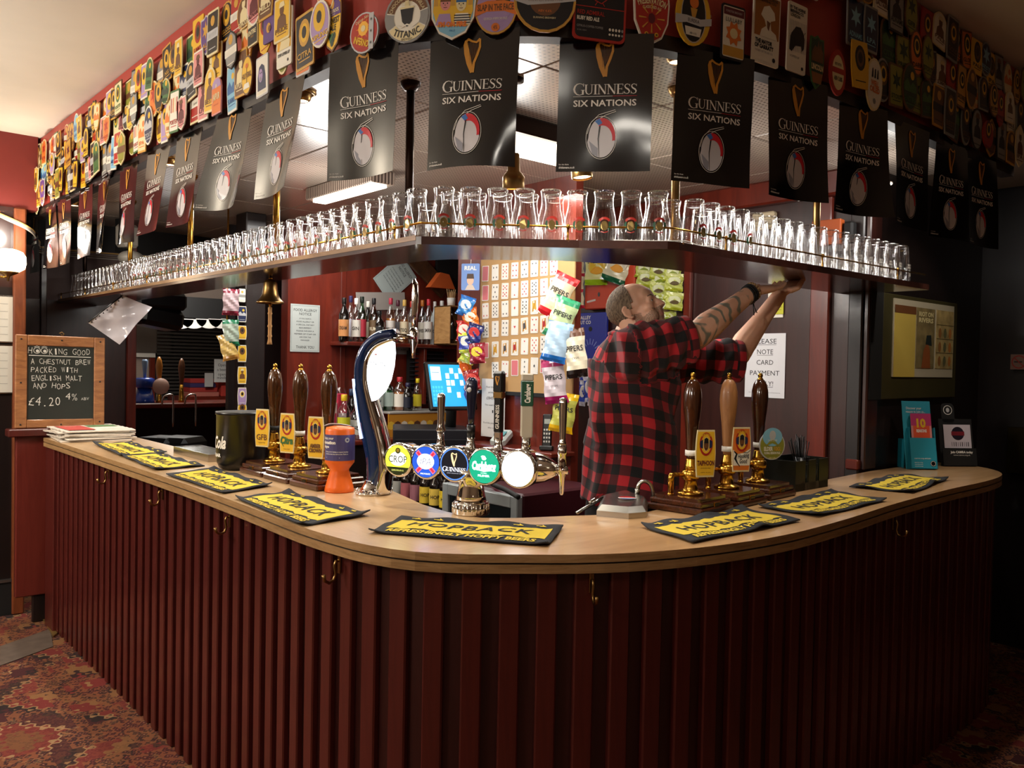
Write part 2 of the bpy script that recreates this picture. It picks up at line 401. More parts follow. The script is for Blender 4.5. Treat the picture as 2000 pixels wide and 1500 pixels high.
# ================================================================ room shell
def struct(name, mb, parent=None): return mb.build(name, parent, kind=None if parent else 'structure')
WZ = 2.86
struct('floor', MB().bb((-5, -4, -.06), (8, 10.5, 0), M_carpet))
m = MB(); p = [onz(0, 1262, .004), onz(98, 1228, .004), onz(104, 1262, .004), onz(0, 1300, .004)]
m.prism([(q.x, q.y) for q in p], .0005, .004, mat('#5a4c42', .8, var=.2, bscale=14)); struct('trim_1', m)
m = MB(); p = [onz(78, 1204, .0), onz(84, 1202, .0), onz(112, 1240, .0), onz(104, 1246, .0)]
m.prism([(q.x, q.y) for q in p], .0005, .012, mat('#b79a5e', .3, .8)); struct('trim_2', m)
struct('ceiling', MB().bb((-5, -4, WZ), (8, 10.5, WZ+.08), M_cream))
# left wall with its dado panelling, up to the bar
m = MB(); m.bb((-5, 5.74, 0), (1.12, 5.86, 1.95), M_dark); m.bb((-5, 5.741, 1.95), (1.12, 5.86, 2.42), M_mahog); m.bb((-5, 5.738, 2.42), (1.19, 5.86, WZ), mat('#6e2019', .6, var=.1, bscale=5))
struct('wall_left', m)
struct('trim_3', MB().bb((1.06, 5.7, .0), (1.125, 5.745, 2.42), wood('trim_wood', '#5a2a16', '#8a4a28', (8, 8, 1), .35, .3), .008))
m = MB(); m.bb((-5, 5.72, 0), (1.06, 5.745, .2), M_blackm); m.bb((-5, 5.712, .2), (1.06, 5.745, .215), mat('#8d8a86', .3, .9)); struct('baseboard_left', m)
struct('trim_4', MB().bb((-5, 5.715, 2.395), (1.06, 5.745, 2.42), M_mahog))
# dark panelling behind the end of the bar (left of the hatch)
YB = 6.75
m = MB(); m.bb((1.12, YB, 0), (2.02, YB+.1, 1.95), M_mahog); m.bb((1.12, YB+.001, 1.95), (2.02, YB+.1, WZ), mat('#5d4b48', .7, var=.15, bscale=5)); struct('wall_back', m)
struct('trim_5', MB().bb((2.0, YB-.03, 0), (2.07, YB+.12, 2.5), M_redwood, .006))
struct('trim_6', MB().bb((1.12, YB-.02, 2.33), (4.3, YB+.02, 2.52), M_blackm))
struct('trim_7', MB().bb((1.42, YB-.02, 0), (1.46, YB, 2.33), M_mahog, .005))
# red mahogany wall behind the bar
YR = 5.4
m = MB(); m.bb((2.655, YR, 0), (4.4, YR+.1, 2.52), M_redwood); struct('wall_back.001', m)
struct('trim_8', MB().bb((3.06, YR-.012, 0), (3.10, YR, 2.52), M_redwood, .004))
# post and dark recess between hatch and red wall
struct('trim_9', MB().bb((2.33, YR-.05, 0), (2.47, YR+.12, 2.52), M_dark, .006))
m = MB(); m.bb((2.47, YR+.55, 0), (2.9, YR+.6, 2.52), M_dark); struct('wall_back.002', m)
# right-hand wall behind the barman
XW = 3.9
m = MB(); m.bb((XW, 1.93, 0), (XW+.1, 4.25, 2.52), M_mahog); struct('wall_right', m)
struct('wall_right.007', MB().bb((XW+.1, 4.15, 0), (4.4, 4.25, 2.52), M_redwood))
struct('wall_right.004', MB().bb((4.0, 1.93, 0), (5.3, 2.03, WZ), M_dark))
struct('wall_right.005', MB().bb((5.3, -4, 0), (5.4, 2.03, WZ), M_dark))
for n, (y0, y1, z0, z1, mm) in enumerate(((2.93, 2.98, 0, 2.4, M_redwood), (2.1, 2.2, 0, 2.4, M_redwood), (1.93, 2.0, 0, 2.4, M_dark))):
    struct('trim_%d' % (10+n), MB().bb((XW-.03, y0, z0), (XW, y1, z1), mm, .006))
struct('trim_13', MB().bb((XW-.06, 1.93, 2.4), (XW, 4.2, 2.52), M_redwood, .01))
# chimney breast that carries the card board
XC = 3.05
m = MB(); m.bb((XC, 3.03, 0), (XC+.05, 4.0, 2.52), M_redwood); struct('wall_right.001', m)
XD = XW
struct('wall_right.002', MB().bb((4.3, 4.25, 0), (4.4, 5.4, 2.52), M_redwood))
# far dark room on the right
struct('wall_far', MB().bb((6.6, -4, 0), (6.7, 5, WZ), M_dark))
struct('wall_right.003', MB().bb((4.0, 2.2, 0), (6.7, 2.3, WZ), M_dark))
struct('wall_near', MB().bb((-5, -4, 0), (8, -3.9, WZ), mat('#b89c80', .8)))
struct('wall_near.001', MB().bb((-5, -4, 0), (-4.9, 5.8, WZ), mat('#c0a488', .8)))
# other bar room beyond the hatch
struct('wall_far.001', MB().bb((1.2, 10.2, 0), (6.5, 10.3, 2.9), M_plaster))
struct('wall_far.002', MB().bb((6.4, 5.5, 0), (6.5, 10.3, 2.9), M_plaster))
struct('wall_far.003', MB().bb((1.1, 6.85, 0), (1.2, 10.3, 2.9), M_plaster))
# ================================================================ canopy over the bar
FAS = V2([(1.22, 6.25), (1.22, 5.4), (1.22, 4.5), (1.22, 3.6), (1.22, 2.9), (1.22, 2.45), (1.232, 2.1), (1.28, 1.93), (1.37, 1.79), (1.48, 1.66), (1.62, 1.56), (1.81, 1.475), (2.08, 1.41), (2.4, 1.375), (2.75, 1.362), (3.3, 1.36), (4.02, 1.36)])
FAS = V2([tuple(p)[:2] for p in smoothpath([(p.x, p.y, 0) for p in FAS], 5)])
FZ0, FZ1 = 2.42, 2.86
can = empty('bar_canopy', 'long red painted canopy fascia over the bar, covered in beer badges', 'canopy', (1.22, 4, 2.42))
def to(o, root): o.parent = root; o.matrix_parent_inverse = Matrix.Translation(-root.location); return o
m = MB(); ribbon(m, FAS, FZ0, FZ1-.002, M_red, .03); to(m.build('fascia_board'), can)
m = MB(); ribbon(m, offset(FAS, -.012), FZ0-.018, FZ0+.022, M_dark, .05); to(m.build('bottom_rail'), can)
m = MB(); ribbon(m, offset(FAS, -.012), FZ1-.05, FZ1-.003, mat('#a63c30', .45), .012); to(m.build('top_rail'), can)
# inner ceiling of perforated tiles
CZ = 2.52
CP_ = [(1.27, 6.75), (1.27, 2.1), (1.32, 1.95), (1.41, 1.81), (1.52, 1.69), (1.66, 1.6), (1.85, 1.52), (2.1, 1.45), (2.4, 1.42), (4.9, 1.4), (4.9, 1.95), (4.4, 1.95), (4.4, 6.75)]
ceil2 = MB().prism(CP_, CZ+.012, CZ+.05, mat('#6b5a4c', .6)).build('ceiling.001', kind='structure')
tm = MB().box((0, 0, 0), (.592, .592, .012), M_tile, None, .003).build('tile', ceil2); tm.location = (0, 0, -9)
first = True
MB().prism([(1.30, 2.026), (1.36, 1.9), (1.5, 1.74), (1.66, 1.62), (1.876, 1.53), (1.876, 2.026)], CZ, CZ+.012, M_tile).build('tile', ceil2)
for i in range(6):
    for j in range(9):
        x, y = 1.28 + .3 + i*.6, 1.43 + .3 + j*.6
        if x < 1.6 and y < 1.75: continue
        if x > 4.3 or y > 6.7: continue
        t = tm if first else tm.copy()
        if not first: COL.objects.link(t); t.parent = ceil2
        first = False
        t.location = (x, y, CZ + .006)
# ================================================================ bar counter
OUT = [(1.155, 5.39), (1.158, 4.9), (1.158, 4.2), (1.158, 3.5), (1.155, 3.1), (1.14, 2.6), (1.125, 2.3), (1.122, 2.1), (1.14, 1.89), (1.19, 1.745), (1.275, 1.64), (1.385, 1.555), (1.505, 1.465), (1.66, 1.385), (1.88, 1.32), (2.18, 1.288), (2.56, 1.31), (3.03, 1.362), (3.56, 1.398), (3.98, 1.408), (4.28, 1.445), (4.47, 1.53), (4.585, 1.66), (4.61, 1.8), (4.6, 1.86)]
OUTP = V2([tuple(p)[:2] for p in smoothpath([(a, b, 0) for a, b in OUT], 5)])
INN = V2([(1.60, 5.39), (1.60, 3.8), (1.68, 3.0), (1.70, 2.6), (1.62, 2.3), (1.6, 2.12), (1.62, 2.0), (1.71, 1.93), (1.88, 1.86), (2.08, 1.76), (2.4, 1.80), (3.4, 1.84), (3.9, 1.88), (4.18, 1.88), (4.6, 1.9)])
CT = 1.08
bar = empty('bar_counter', 'curved oak-topped bar counter with oxblood vertical boarded front', 'counter', (1.2, 2, 0))
def slab(z0, z1, inset, mt, ms, name):
    o = offset(OUTP, inset); n = len(o); m = MB()
    # strips between outer and inner path by fraction
    LO, LI = pathlen(o), pathlen(INN); N = 110; A = []; B = []
    br = [(0, 0), (pathlen(OUTP[:26]), pathlen(INN[:3])), (pathlen(OUTP[:46]), pathlen(INN[:7])), (pathlen(OUTP[:76]), pathlen(INN[:10])), (pathlen(OUTP[:96]), pathlen(INN[:13])), (LO, LI)]
    for k in range(N+1):
        d = LO*k/N
        for (a0, b0), (a1, b1) in zip(br, br[1:]):
            if d <= a1 + 1e-9: e = b0 + (b1-b0)*(d-a0)/(a1-a0); break
        A.append(pathat(o, d)[0]); B.append(pathat(INN, min(e, LI))[0])
    n = N+1
    vs = [(p.x, p.y, z1) for p in A] + [(p.x, p.y, z1) for p in B] + [(p.x, p.y, z0) for p in A] + [(p.x, p.y, z0) for p in B]
    top = [(i, i+1, n+i+1, n+i) for i in range(N)]
    m.add(vs, [f for f in top if A[f[0]].y >= 1.75], mt[0]); m.add(vs, [f for f in top if A[f[0]].y < 1.75], mt[1])
    m.add(vs, [(2*n+i+1, 2*n+i, 3*n+i, 3*n+i+1) for i in range(N)] + [(2*n+i, 2*n+i+1, i+1, i) for i in range(N)] + [(n+i, n+i+1, 3*n+i+1, 3*n+i) for i in range(N)] + [(0, n, 3*n, 2*n), (n-1, 3*n-1, 4*n-1, 2*n-1)], ms)
    return to(m.build(name), bar)
slab(CT-.021, CT, 0, (M_worktop, M_worktop2), M_nose, 'worktop')
slab(CT-.026, CT-.021, .006, (M_groove, M_groove), M_groove, 'groove')
slab(CT-.048, CT-.026, .0, (M_nose, M_nose), M_nose, 'lower_lip')
BF = offset(OUTP, .045)
m = MB(); ribbon(m, BF, .0, CT-.048, M_barback, .03); to(m.build('front_panel'), bar)
bw = MB().box((0, 0, 0), (.052, .022, CT-.05), M_batten, None, .004).build('batten'); bw.location = (0, 0, -9)
for k, (p, t, d) in enumerate(along(BF, .0945)):
    if k < 2: continue
    b_ = bw if k == 2 else bw.copy()
    if k > 2: COL.objects.link(b_)
    nrm = Vector((t.y, -t.x)); q = p + nrm*.008
    b_.location = (q.x, q.y, (CT-.05)/2); b_.rotation_euler = (0, 0, math.atan2(t.y, t.x)); to(b_, bar)
m = MB(); m.bb((1.19, 5.36, .0), (1.6, 5.38, CT-.05), M_batten); to(m.build('end_panel'), bar)
m = MB(); m.bb((1.165, 5.2, .0), (1.2, 5.38, CT-.05), M_batten, .004); to(m.build('corner_post'), bar)
# panel hanging beyond the counter's end, with the ledge that holds the chalkboard
pn = empty('end_board', 'scuffed oxblood board at the left end of the bar under the chalkboard', 'panel', (1.07, 5.5, .2))
M_endp = wood('scuffed_red_paint', '#5e1e16', '#702a20', (9, 9, .8), .4, .2, chips=('#b08a6a', 30, .76))
to(MB().bb((1.03, 5.46, .16), (1.33, 5.5, 1.13), M_endp, .006).build('board'), pn)
to(MB().bb((.985, 5.42, 1.085), (1.36, 5.52, 1.13), M_batten, .006).build('ledge'), pn)
to(MB().bb((1.12, 5.47, 0), (1.3, 5.5, .16), M_dark, .006).build('foot'), pn)
# ================================================================ hanging glass shelf
SH = V2([(1.53, 6.72), (1.53, 2.23), (2.14, 1.7), (2.45, 1.685), (3.95, 1.66)])
SHI = V2([(1.80, 6.72), (1.80, 2.5), (2.0, 2.24), (2.25, 2.08), (2.55, 2.04), (3.95, 2.06)])
SHF = V2([(1.53, 6.72), (1.53, 5.0), (1.53, 3.5), (1.53, 2.6), (1.53, 2.3), (1.545, 2.2), (1.72, 2.06), (1.92, 1.9), (2.08, 1.735), (2.17, 1.69), (2.45, 1.69), (3.0, 1.675), (3.95, 1.66)])
SZ0, SZ1 = 1.925, 1.95
shelf = empty('hanging_shelf', 'long dark wooden glass shelf hung over the bar with brass gallery rail', 'shelf', (1.6, 2.3, 1.93))
def strip(m, A, B, z0, z1, mt, me, mbm):
    n = len(A)
    vs = [(p.x, p.y, z1) for p in A] + [(p.x, p.y, z1) for p in B] + [(p.x, p.y, z0) for p in A] + [(p.x, p.y, z0) for p in B]
    m.add(vs, [(i, i+1, n+i+1, n+i) for i in range(n-1)], mt); m.add(vs, [(2*n+i+1, 2*n+i, 3*n+i, 3*n+i+1) for i in range(n-1)], mbm)
    m.add(vs, [(2*n+i, 2*n+i+1, i+1, i) for i in range(n-1)] + [(n+i, n+i+1, 3*n+i+1, 3*n+i) for i in range(n-1)] + [(0, n, 3*n, 2*n), (n-1, 3*n-1, 4*n-1, 2*n-1)], me)
A_ = V2([(1.53, 6.72), (1.53, 5), (1.53, 3.5), (1.53, 2.23), (1.54, 2.215), (1.93, 1.90), (2.13, 1.705), (2.17, 1.69), (2.45, 1.688), (3.1, 1.675), (3.95, 1.66)])
B_ = V2([(1.80, 6.72), (1.80, 5), (1.79, 3.5), (1.80, 2.55), (1.84, 2.45), (2.12, 2.18), (2.32, 2.09), (2.4, 2.07), (2.6, 2.05), (3.1, 2.06), (3.95, 2.06)])
m = MB(); strip(m, A_, B_, SZ0, SZ1, M_shelf, M_shelfedge, M_shelf); to(m.build('board'), shelf)
m = MB(); ribbon(m, offset(A_[:4], -.002), SZ1-.012, SZ1+.004, M_shelfedge2, .012); to(m.build('worn_edge'), shelf)
RAILZ = SZ1 + .045
rp = offset(A_, .018)
m = MB(); m.tube([(p.x, p.y, RAILZ) for p in rp], .0035, M_brass, 8); to(m.build('rail'), shelf)
post = MB().lathe([(.006, 0), (.006, .004), (.003, .008), (.003, .036), (.006, .04), (.0065, .045), (.005, .051), (.001, .054)], M_brass, 10).build('rail_post')
for k, (p, t, d) in enumerate(along(rp, .62)):
    q = post if k == 0 else post.copy()
    if k: COL.objects.link(q)
    q.location = (p.x, p.y, SZ1); to(q, shelf)
for k, (x, y, mm) in enumerate(((1.66, 6.55, M_dkbronze), (1.66, 5.53, M_brass), (1.66, 4.52, M_brass), (1.66, 3.5, M_brass), (1.66, 2.467, M_dkbronze), (2.36, 1.86, M_abrass), (3.309, 1.86, M_abrass))):
    c0, c1 = (x, y, SZ1), (x, y, CZ)
    m = MB(); m.rod(c0, c1, .0145, mm, n=16); m.lathe([(.02, -.03), (.034, -.012), (.036, 0)], mm, 16, Matrix.Translation(c1)); m.lathe([(.03, 0), (.028, .006), (.018, .012)], mm, 16, Matrix.Translation(c0))
    to(m.build('support_pole'), shelf)
# ================================================================ places on the fascia
def clear(path, mb=None): pass
FOUT = offset(FAS, -.018)
def fas_hit(px, py):
    """distance along the fascia and height seen at a pixel"""
    r = ray(px, py); acc = 0; best = None
    for a, b in zip(FOUT, FOUT[1:]):
        e = b - a; L = e.length; det = r.x*(-e.y) + e.x*r.y
        if abs(det) > 1e-9:
            t = (a.x*(-e.y) + e.x*a.y) / det; u = (r.x*a.y - r.y*a.x) / det
            if 0 <= u <= 1 and t > 0 and best is None: best = (acc + u*L, EYE + r.z*t)
        acc += L
    return best
def fas_M(s, z, off=0.0, roll=0.0, yaw=0.0, pitch=0.0):
    p, t = pathat(FOUT, s); n = Vector((t.y, -t.x)); n3 = Vector((-n.x, -n.y, 0)) if n.dot(-p) < 0 else Vector((n.x, n.y, 0))
    x = Vector((t.x, t.y, 0))
    M = frame((p.x + n3.x*off, p.y + n3.y*off, z), x, n3)
    return M @ Matrix.Rotation(yaw, 4, 'Y') @ Matrix.Rotation(pitch, 4, 'X') @ Matrix.Rotation(roll, 4, 'Z')
# serif capitals drawn with the pen: (points, widths)
SERIF = {
 'G': (.86, [([(.80, .80), (.70, .93), (.5, .99), (.28, .93), (.12, .74), (.06, .5), (.12, .26), (.28, .07), (.5, .01), (.72, .07), (.76, .1)], [.03, .05, .05, .09, .15, .17, .15, .09, .05, .05, .05]), ([(.8, 1.0), (.8, .72)], .04), ([(.76, .42), (.76, .04)], .15), ([(.6, .43), (.9, .43)], .04)]),
 'U': (.86, [([(.17, .98), (.17, .35), (.24, .12), (.45, .01), (.66, .12), (.72, .35), (.72, .98)], [.15, .15, .12, .05, .06, .06, .05]), ([(.02, .98), (.32, .98)], .04), ([(.6, .98), (.85, .98)], .04)]),
 'I': (.38, [([(.19, .98), (.19, .02)], .15), ([(.03, .98), (.35, .98)], .04), ([(.03, .02), (.35, .02)], .04)]),
 'N': (.88, [([(.14, .98), (.14, .02)], .05), ([(.12, .98), (.74, .02)], .15), ([(.74, .98), (.74, .02)], .05), ([(.0, .98), (.2, .98)], .04), ([(.02, .02), (.26, .02)], .04), ([(.62, .98), (.87, .98)], .04)]),
 'E': (.68, [([(.16, .98), (.16, .02)], .15), ([(.03, .98), (.6, .98)], .045), ([(.16, .51), (.5, .51)], .045), ([(.03, .02), (.62, .02)], .045), ([(.6, 1.0), (.6, .8)], .035), ([(.5, .62), (.5, .4)], .035), ([(.63, .0), (.63, .22)], .035)]),
 'S': (.62, [([(.54, .8), (.48, .92), (.3, .99), (.14, .9), (.1, .75), (.18, .6), (.42, .44), (.52, .28), (.48, .1), (.3, .01), (.12, .08), (.07, .2)], [.03, .05, .05, .08, .1, .13, .15, .13, .09, .05, .05, .03]), ([(.55, .98), (.55, .74)], .03), ([(.06, .02), (.06, .27)], .03)])}
def serif(mb, t, x, y, h, w, m, z=0, first=1.18):
    tot = sum(SERIF[c][0]*(first if i == 0 else 1) for i, c in enumerate(t)); k = w/tot; cx = x - w/2
    for i, c in enumerate(t):
        f = first if i == 0 else 1; ww, st = SERIF[c]
        for pts, wd in st:
            q = [(cx + a*k*f, y + (b-.5)*h*f + (f-1)*h*.2) for a, b in pts]
            sc = (k+h)/2*f
            mb.stroke(q, [v*sc for v in wd] if isinstance(wd, list) else wd*sc, z, m)
        cx += ww*k*f
# ---------------------------------------------------------------- banners
M_pvc = mat('#0a090b', .13, coat=.6, name='black_pvc', bump=.0)
M_ink = mat('#e6e0d6', .35, name='white_ink'); M_gold = mat('#c88a2c', .35, name='gold_ink'); M_gold2 = mat('#7a4a14', .35)
M_redink = mat('#c8202c', .35); M_blueink = mat('#3a6fb4', .35); M_ball = mat('#c9c4c6', .35); M_ball2 = mat('#8f8f98', .35); M_greenink = mat('#2c6a44', .35)
def harp(m, cx, cy, s, z, g=None, g2=None):
    g = g or M_gold; g2 = g2 or M_gold2
    m.stroke([(cx-.44*s, cy+.95*s), (cx-.46*s, cy+.7*s), (cx-.36*s, cy+.2*s), (cx-.2*s, cy-.4*s), (cx-.02*s, cy-.98*s)], [.12*s, .26*s, .34*s, .32*s, .16*s], z, g)
    m.stroke([(cx-.5*s, cy+.82*s), (cx-.3*s, cy+1.0*s), (cx-.05*s, cy+.86*s), (cx+.2*s, cy+.8*s), (cx+.42*s, cy+.98*s)], [.14*s, .16*s, .12*s, .12*s, .16*s], z*1.1, g)
    m.stroke([(cx+.42*s, cy+.98*s), (cx+.42*s, cy+.5*s), (cx+.28*s, cy+.05*s), (cx+.1*s, cy-.4*s), (cx+.04*s, cy-.98*s)], [.1*s, .14*s, .15*s, .15*s, .18*s], z*1.2, g)
    for i in range(7):
        t = i/6; m.stroke([(cx-.28*s+.6*s*t, cy+.84*s), (cx-.12*s+.3*s*t, cy-.45*s+.5*s*t)], .02*s, z, g2)
def banner_print(m, z):
    harp(m, -.002, -.068, .045, z)
    serif(m, 'GUINNESS', 0, -.145, .026, .166, M_ink, z)
    m.stroke([(-.083, -.1635), (.02, -.1635)], .0012, z, M_ink); m.stroke([(.02, -.1635), (.083, -.1635)], .0012, z, M_redink)
    m.text('SIX NATIONS', 0, -.181, .0165, M_ink, z, w=.164, bold=.018)
    c = [(-.006 + .037*cos(a)*(1 if sin(a) < 0 else .9), -.272 + .052*sin(a)) for a in [2*pi*i/28 for i in range(28)]]
    m.flat(c, z, M_ball)
    ar = [rad(-8 + 118*i/9) for i in range(10)]; m.flat([(-.006 + .0365*cos(a), -.272 + .0515*sin(a)) for a in ar] + [(-.004 + .027*cos(a), -.276 + .036*sin(a)) for a in ar[::-1]], z*1.6, M_redink)
    m.flat([(-.013, -.24), (-.004, -.234), (-.012, -.2215), (-.024, -.229)], z*1.7, M_blueink)
    m.stroke([(-.01, -.236), (-.014, -.275), (-.01, -.322)], [.004, .0025, .001], z*1.6, M_black)
    m.flat([(-.038, -.28), (-.028, -.315), (-.014, -.322), (-.014, -.30)], z*1.5, M_ball2)
    o = [(-.006 + .040*cos(a), -.272 + .056*sin(a)) for a in [2*pi*i/28 for i in range(28)]]
    m.stroke(o, .0012, z*1.3, M_ink, closed=True)
    m.stroke([(-.043, -.262), (-.034, -.232), (-.014, -.212), (.028, -.2), (.03, -.204), (.004, -.213), (-.012, -.222)], .0014, z*1.3, M_ink)
    m.text('for the facts', -.102, -.341, .004, M_ink, z, w=.026); m.text('drinkaware.co.uk', -.094, -.349, .0055, M_ink, z, w=.042, bold=.02)
BN = [(64, 0), (96, 1), (121, 2), (164, 0), (201, 1), (247, 2), (306, 3), (364, 4), (453, 5), (550, 6), (697, 7), (918, 8), (1168, 9), (1384, 10), (1547, 11), (1672, 12), (1768, 13), (1846, 14), (1905, 15)]
BLOOK = ['far left end one, narrow and dark', 'second from the left end, bright streak at its foot', 'third from the left end', 'fourth from the left end', 'fifth from the left end, reddish above', 'sixth from the left end, streak down its left side', 'seventh from the left end, silvery', 'eighth from the left end, silvery with red patch', 'ninth from the left end, pale grey top', 'pale grey one just left of the thick dark left pole', 'black one left of the dark bronze pole', 'silver-lit one in the middle with two light streaks', 'plain black one in the middle, right of the silver-lit one', 'black one in front of the aged brass pole', 'black one left of the thin brass pole on the right', 'black one with a curled lower right corner', 'fourth from the right end', 'third from the right end', 'last one on the right end']
BLOOK = BLOOK[:9] + ['grey-topped one above the left brass pole, tenth from the left end'] + BLOOK[10:16] + ['dim one, third from the right end', 'dim one, second from the right end', 'dim one at the very right end']
BS = []
for i, (px, k) in enumerate(BN):
    p = fas_hit(px, {0: 1}.get(0, 0) + 560) if False else None
    # distance along the fascia whose direction matches the pixel column at banner height
    best = min(((abs((lambda q: 1000 + FPX*((q - EYEP).dot(RGT))/((q - EYEP).dot(FWD)))(Vector((a.x, a.y, 2.2))) - px)), d) for a, t, d in along(FOUT, .01))
    BS.append(best[1])
BW_ = [12, 18, 24, 24, 22, 34, 44, 48, 66, 70, 129, 169, 184, 146, 113, 91, 67, 59, 55]
def turn_for(s, wpx):
    """how far a banner is turned about its upright axis, from the width it shows in the photograph"""
    best = (9e9, 0)
    for k in range(-80, 61):
        M = fas_M(s, 2.25, 0, yaw=k*.01); a, b = M @ Vector((-.12, 0, 0)), M @ Vector((.12, 0, 0)); x = [FPX*(q-EYEP).dot(RGT)/(q-EYEP).dot(FWD) for q in (a, b)]
        best = min(best, (abs(x[1]-x[0]-wpx) + abs(k)*.02, k*.01))
    return best[1]
for i, (px, k) in enumerate(BN):
    rnd = random.Random(i*5+3); m = MB()
    a1 = {9: .012, 11: -.016, 10: .02, 8: .02, 12: .006, 13: -.004, 14: .008}.get(i, rnd.uniform(-.012, .02)); a2 = rnd.uniform(-.012, .02); tw = rnd.uniform(-.05, .05)
    if i == 15: a2 = .05
    def W(v, a1=a1, a2=a2, tw=tw, i=i):
        u = v.x/.1225; w = -v.y/.36
        z = v.z + a1*(u*u-.3)*w*1.3 + tw*u*w*.35 + .006*w*sin(3*w+u*2+i) + (a2*max(0, u*.6+w-1.1)**2 if True else 0)
        return Vector((v.x, v.y, z))
    m.W = W; N = 10; gv = []; gf = []
    for zz in (0, -.0006):
        b = len(gv)
        for r_ in range(N+1):
            for c_ in range(N+1): gv.append((-.1225+.245*c_/N, -.36*r_/N, zz))
        for r_ in range(N):
            for c_ in range(N):
                q = (b+r_*(N+1)+c_, b+(r_+1)*(N+1)+c_, b+(r_+1)*(N+1)+c_+1, b+r_*(N+1)+c_+1); gf.append(q if zz == 0 else q[::-1])
    m.add(gv, gf, M_pvc, True)
    M = fas_M(BS[i], FZ0 + .0, -.002 if i not in (13,) else .004, yaw=turn_for(BS[i], BW_[i]), pitch={6: -.13, 7: -.1, 8: -.16, 9: -.13, 11: -.06, 5: -.06}.get(i, rnd.uniform(-.05, .03)), roll=rnd.uniform(-.015, .015))
    o = m.build('hanging_banner', None, 'hanging black rugby banner, ' + BLOOK[i], 'banner', 'banners hung along the bar fascia', M=M)
    m2 = MB(); m2.W = W; banner_print(m2, .0016); p_ = m2.build('print', o)
# ---------------------------------------------------------------- beer badges
PAL = {'yellow': '#e2b22c', 'black': '#17161a', 'white': '#e2dccb', 'red': '#a8281f', 'orange': '#d9742a', 'green': '#3e6b3a', 'blue': '#34679c', 'light blue': '#7fb6cf', 'purple': '#5a3c7c', 'cream': '#dfcf9e', 'brown': '#6a4426', 'grey': '#8b8a86', 'maroon': '#5e1a26', 'dark green': '#1f3a2c', 'navy': '#1e2a4c', 'lilac': '#a58ab6', 'olive': '#8a8a34', 'pink': '#d78a86', 'gold': '#c8963a', 'silver': '#b8b8b8'}
def PM(n): return mat(PAL[n], .38)
SHAPES = {}
SHAPES['oval'] = lambda w, h: circ(1, 22, 0, 0, w/2, h/2)
SHAPES['round'] = lambda w, h: circ(w/2*1.1, 22)
SHAPES['rectangular'] = lambda w, h: rrect(w, h, .006, 2)
SHAPES['barrel-sided'] = lambda w, h: [(w/2*(.86+.14*cos(t*pi/2)), h/2*t) for t in (-1, -.5, 0, .5, 1)] + [(-w/2*(.86+.14*cos(t*pi/2)), h/2*t) for t in (1, .5, 0, -.5, -1)]
SHAPES['shield-shaped'] = lambda w, h: [(0, -h/2), (w*.3, -h*.38), (w*.47, -h*.12), (w*.5, h*.2), (w*.46, h*.45), (w*.2, h*.44), (0, h/2), (-w*.2, h*.44), (-w*.46, h*.45), (-w*.5, h*.2), (-w*.47, -h*.12), (-w*.3, -h*.38)]
SHAPES['arch-topped'] = lambda w, h: [(-w*.48, -h/2), (w*.48, -h/2), (w*.5, h*.2), (w*.42, h*.36), (w*.22, h*.47), (0, h/2), (-w*.22, h*.47), (-w*.42, h*.36), (-w*.5, h*.2)]
SHAPES['kite-cut'] = lambda w, h: [(0, -h/2), (w*.4, -h*.36), (w*.5, -h*.1), (w*.42, h*.3), (w*.2, h*.42), (0, h/2), (-w*.2, h*.42), (-w*.42, h*.3), (-w*.5, -h*.1), (-w*.4, -h*.36)]
def scaled(poly, k, dy=0): return [(x*k, y*k+dy) for x, y in poly]
WORDS = ['GFB', 'LPA', 'IPA', 'KIPLING', 'ILKLEY', 'BB', 'NG', 'GLOSS', 'BITTER', 'PALE', 'STOUT', 'ALE', 'JAIPUR', 'SUMMER', 'CITRA', 'PORTER', 'GOLD', 'BEST', 'HOPS', 'MILD', 'AMBER', 'RUBY', 'ENTIRE', 'XB', 'HOBGOBLIN', 'DARK', 'SALTAIRE', 'EXMOOR', 'PRIDE', 'ADNAMS']
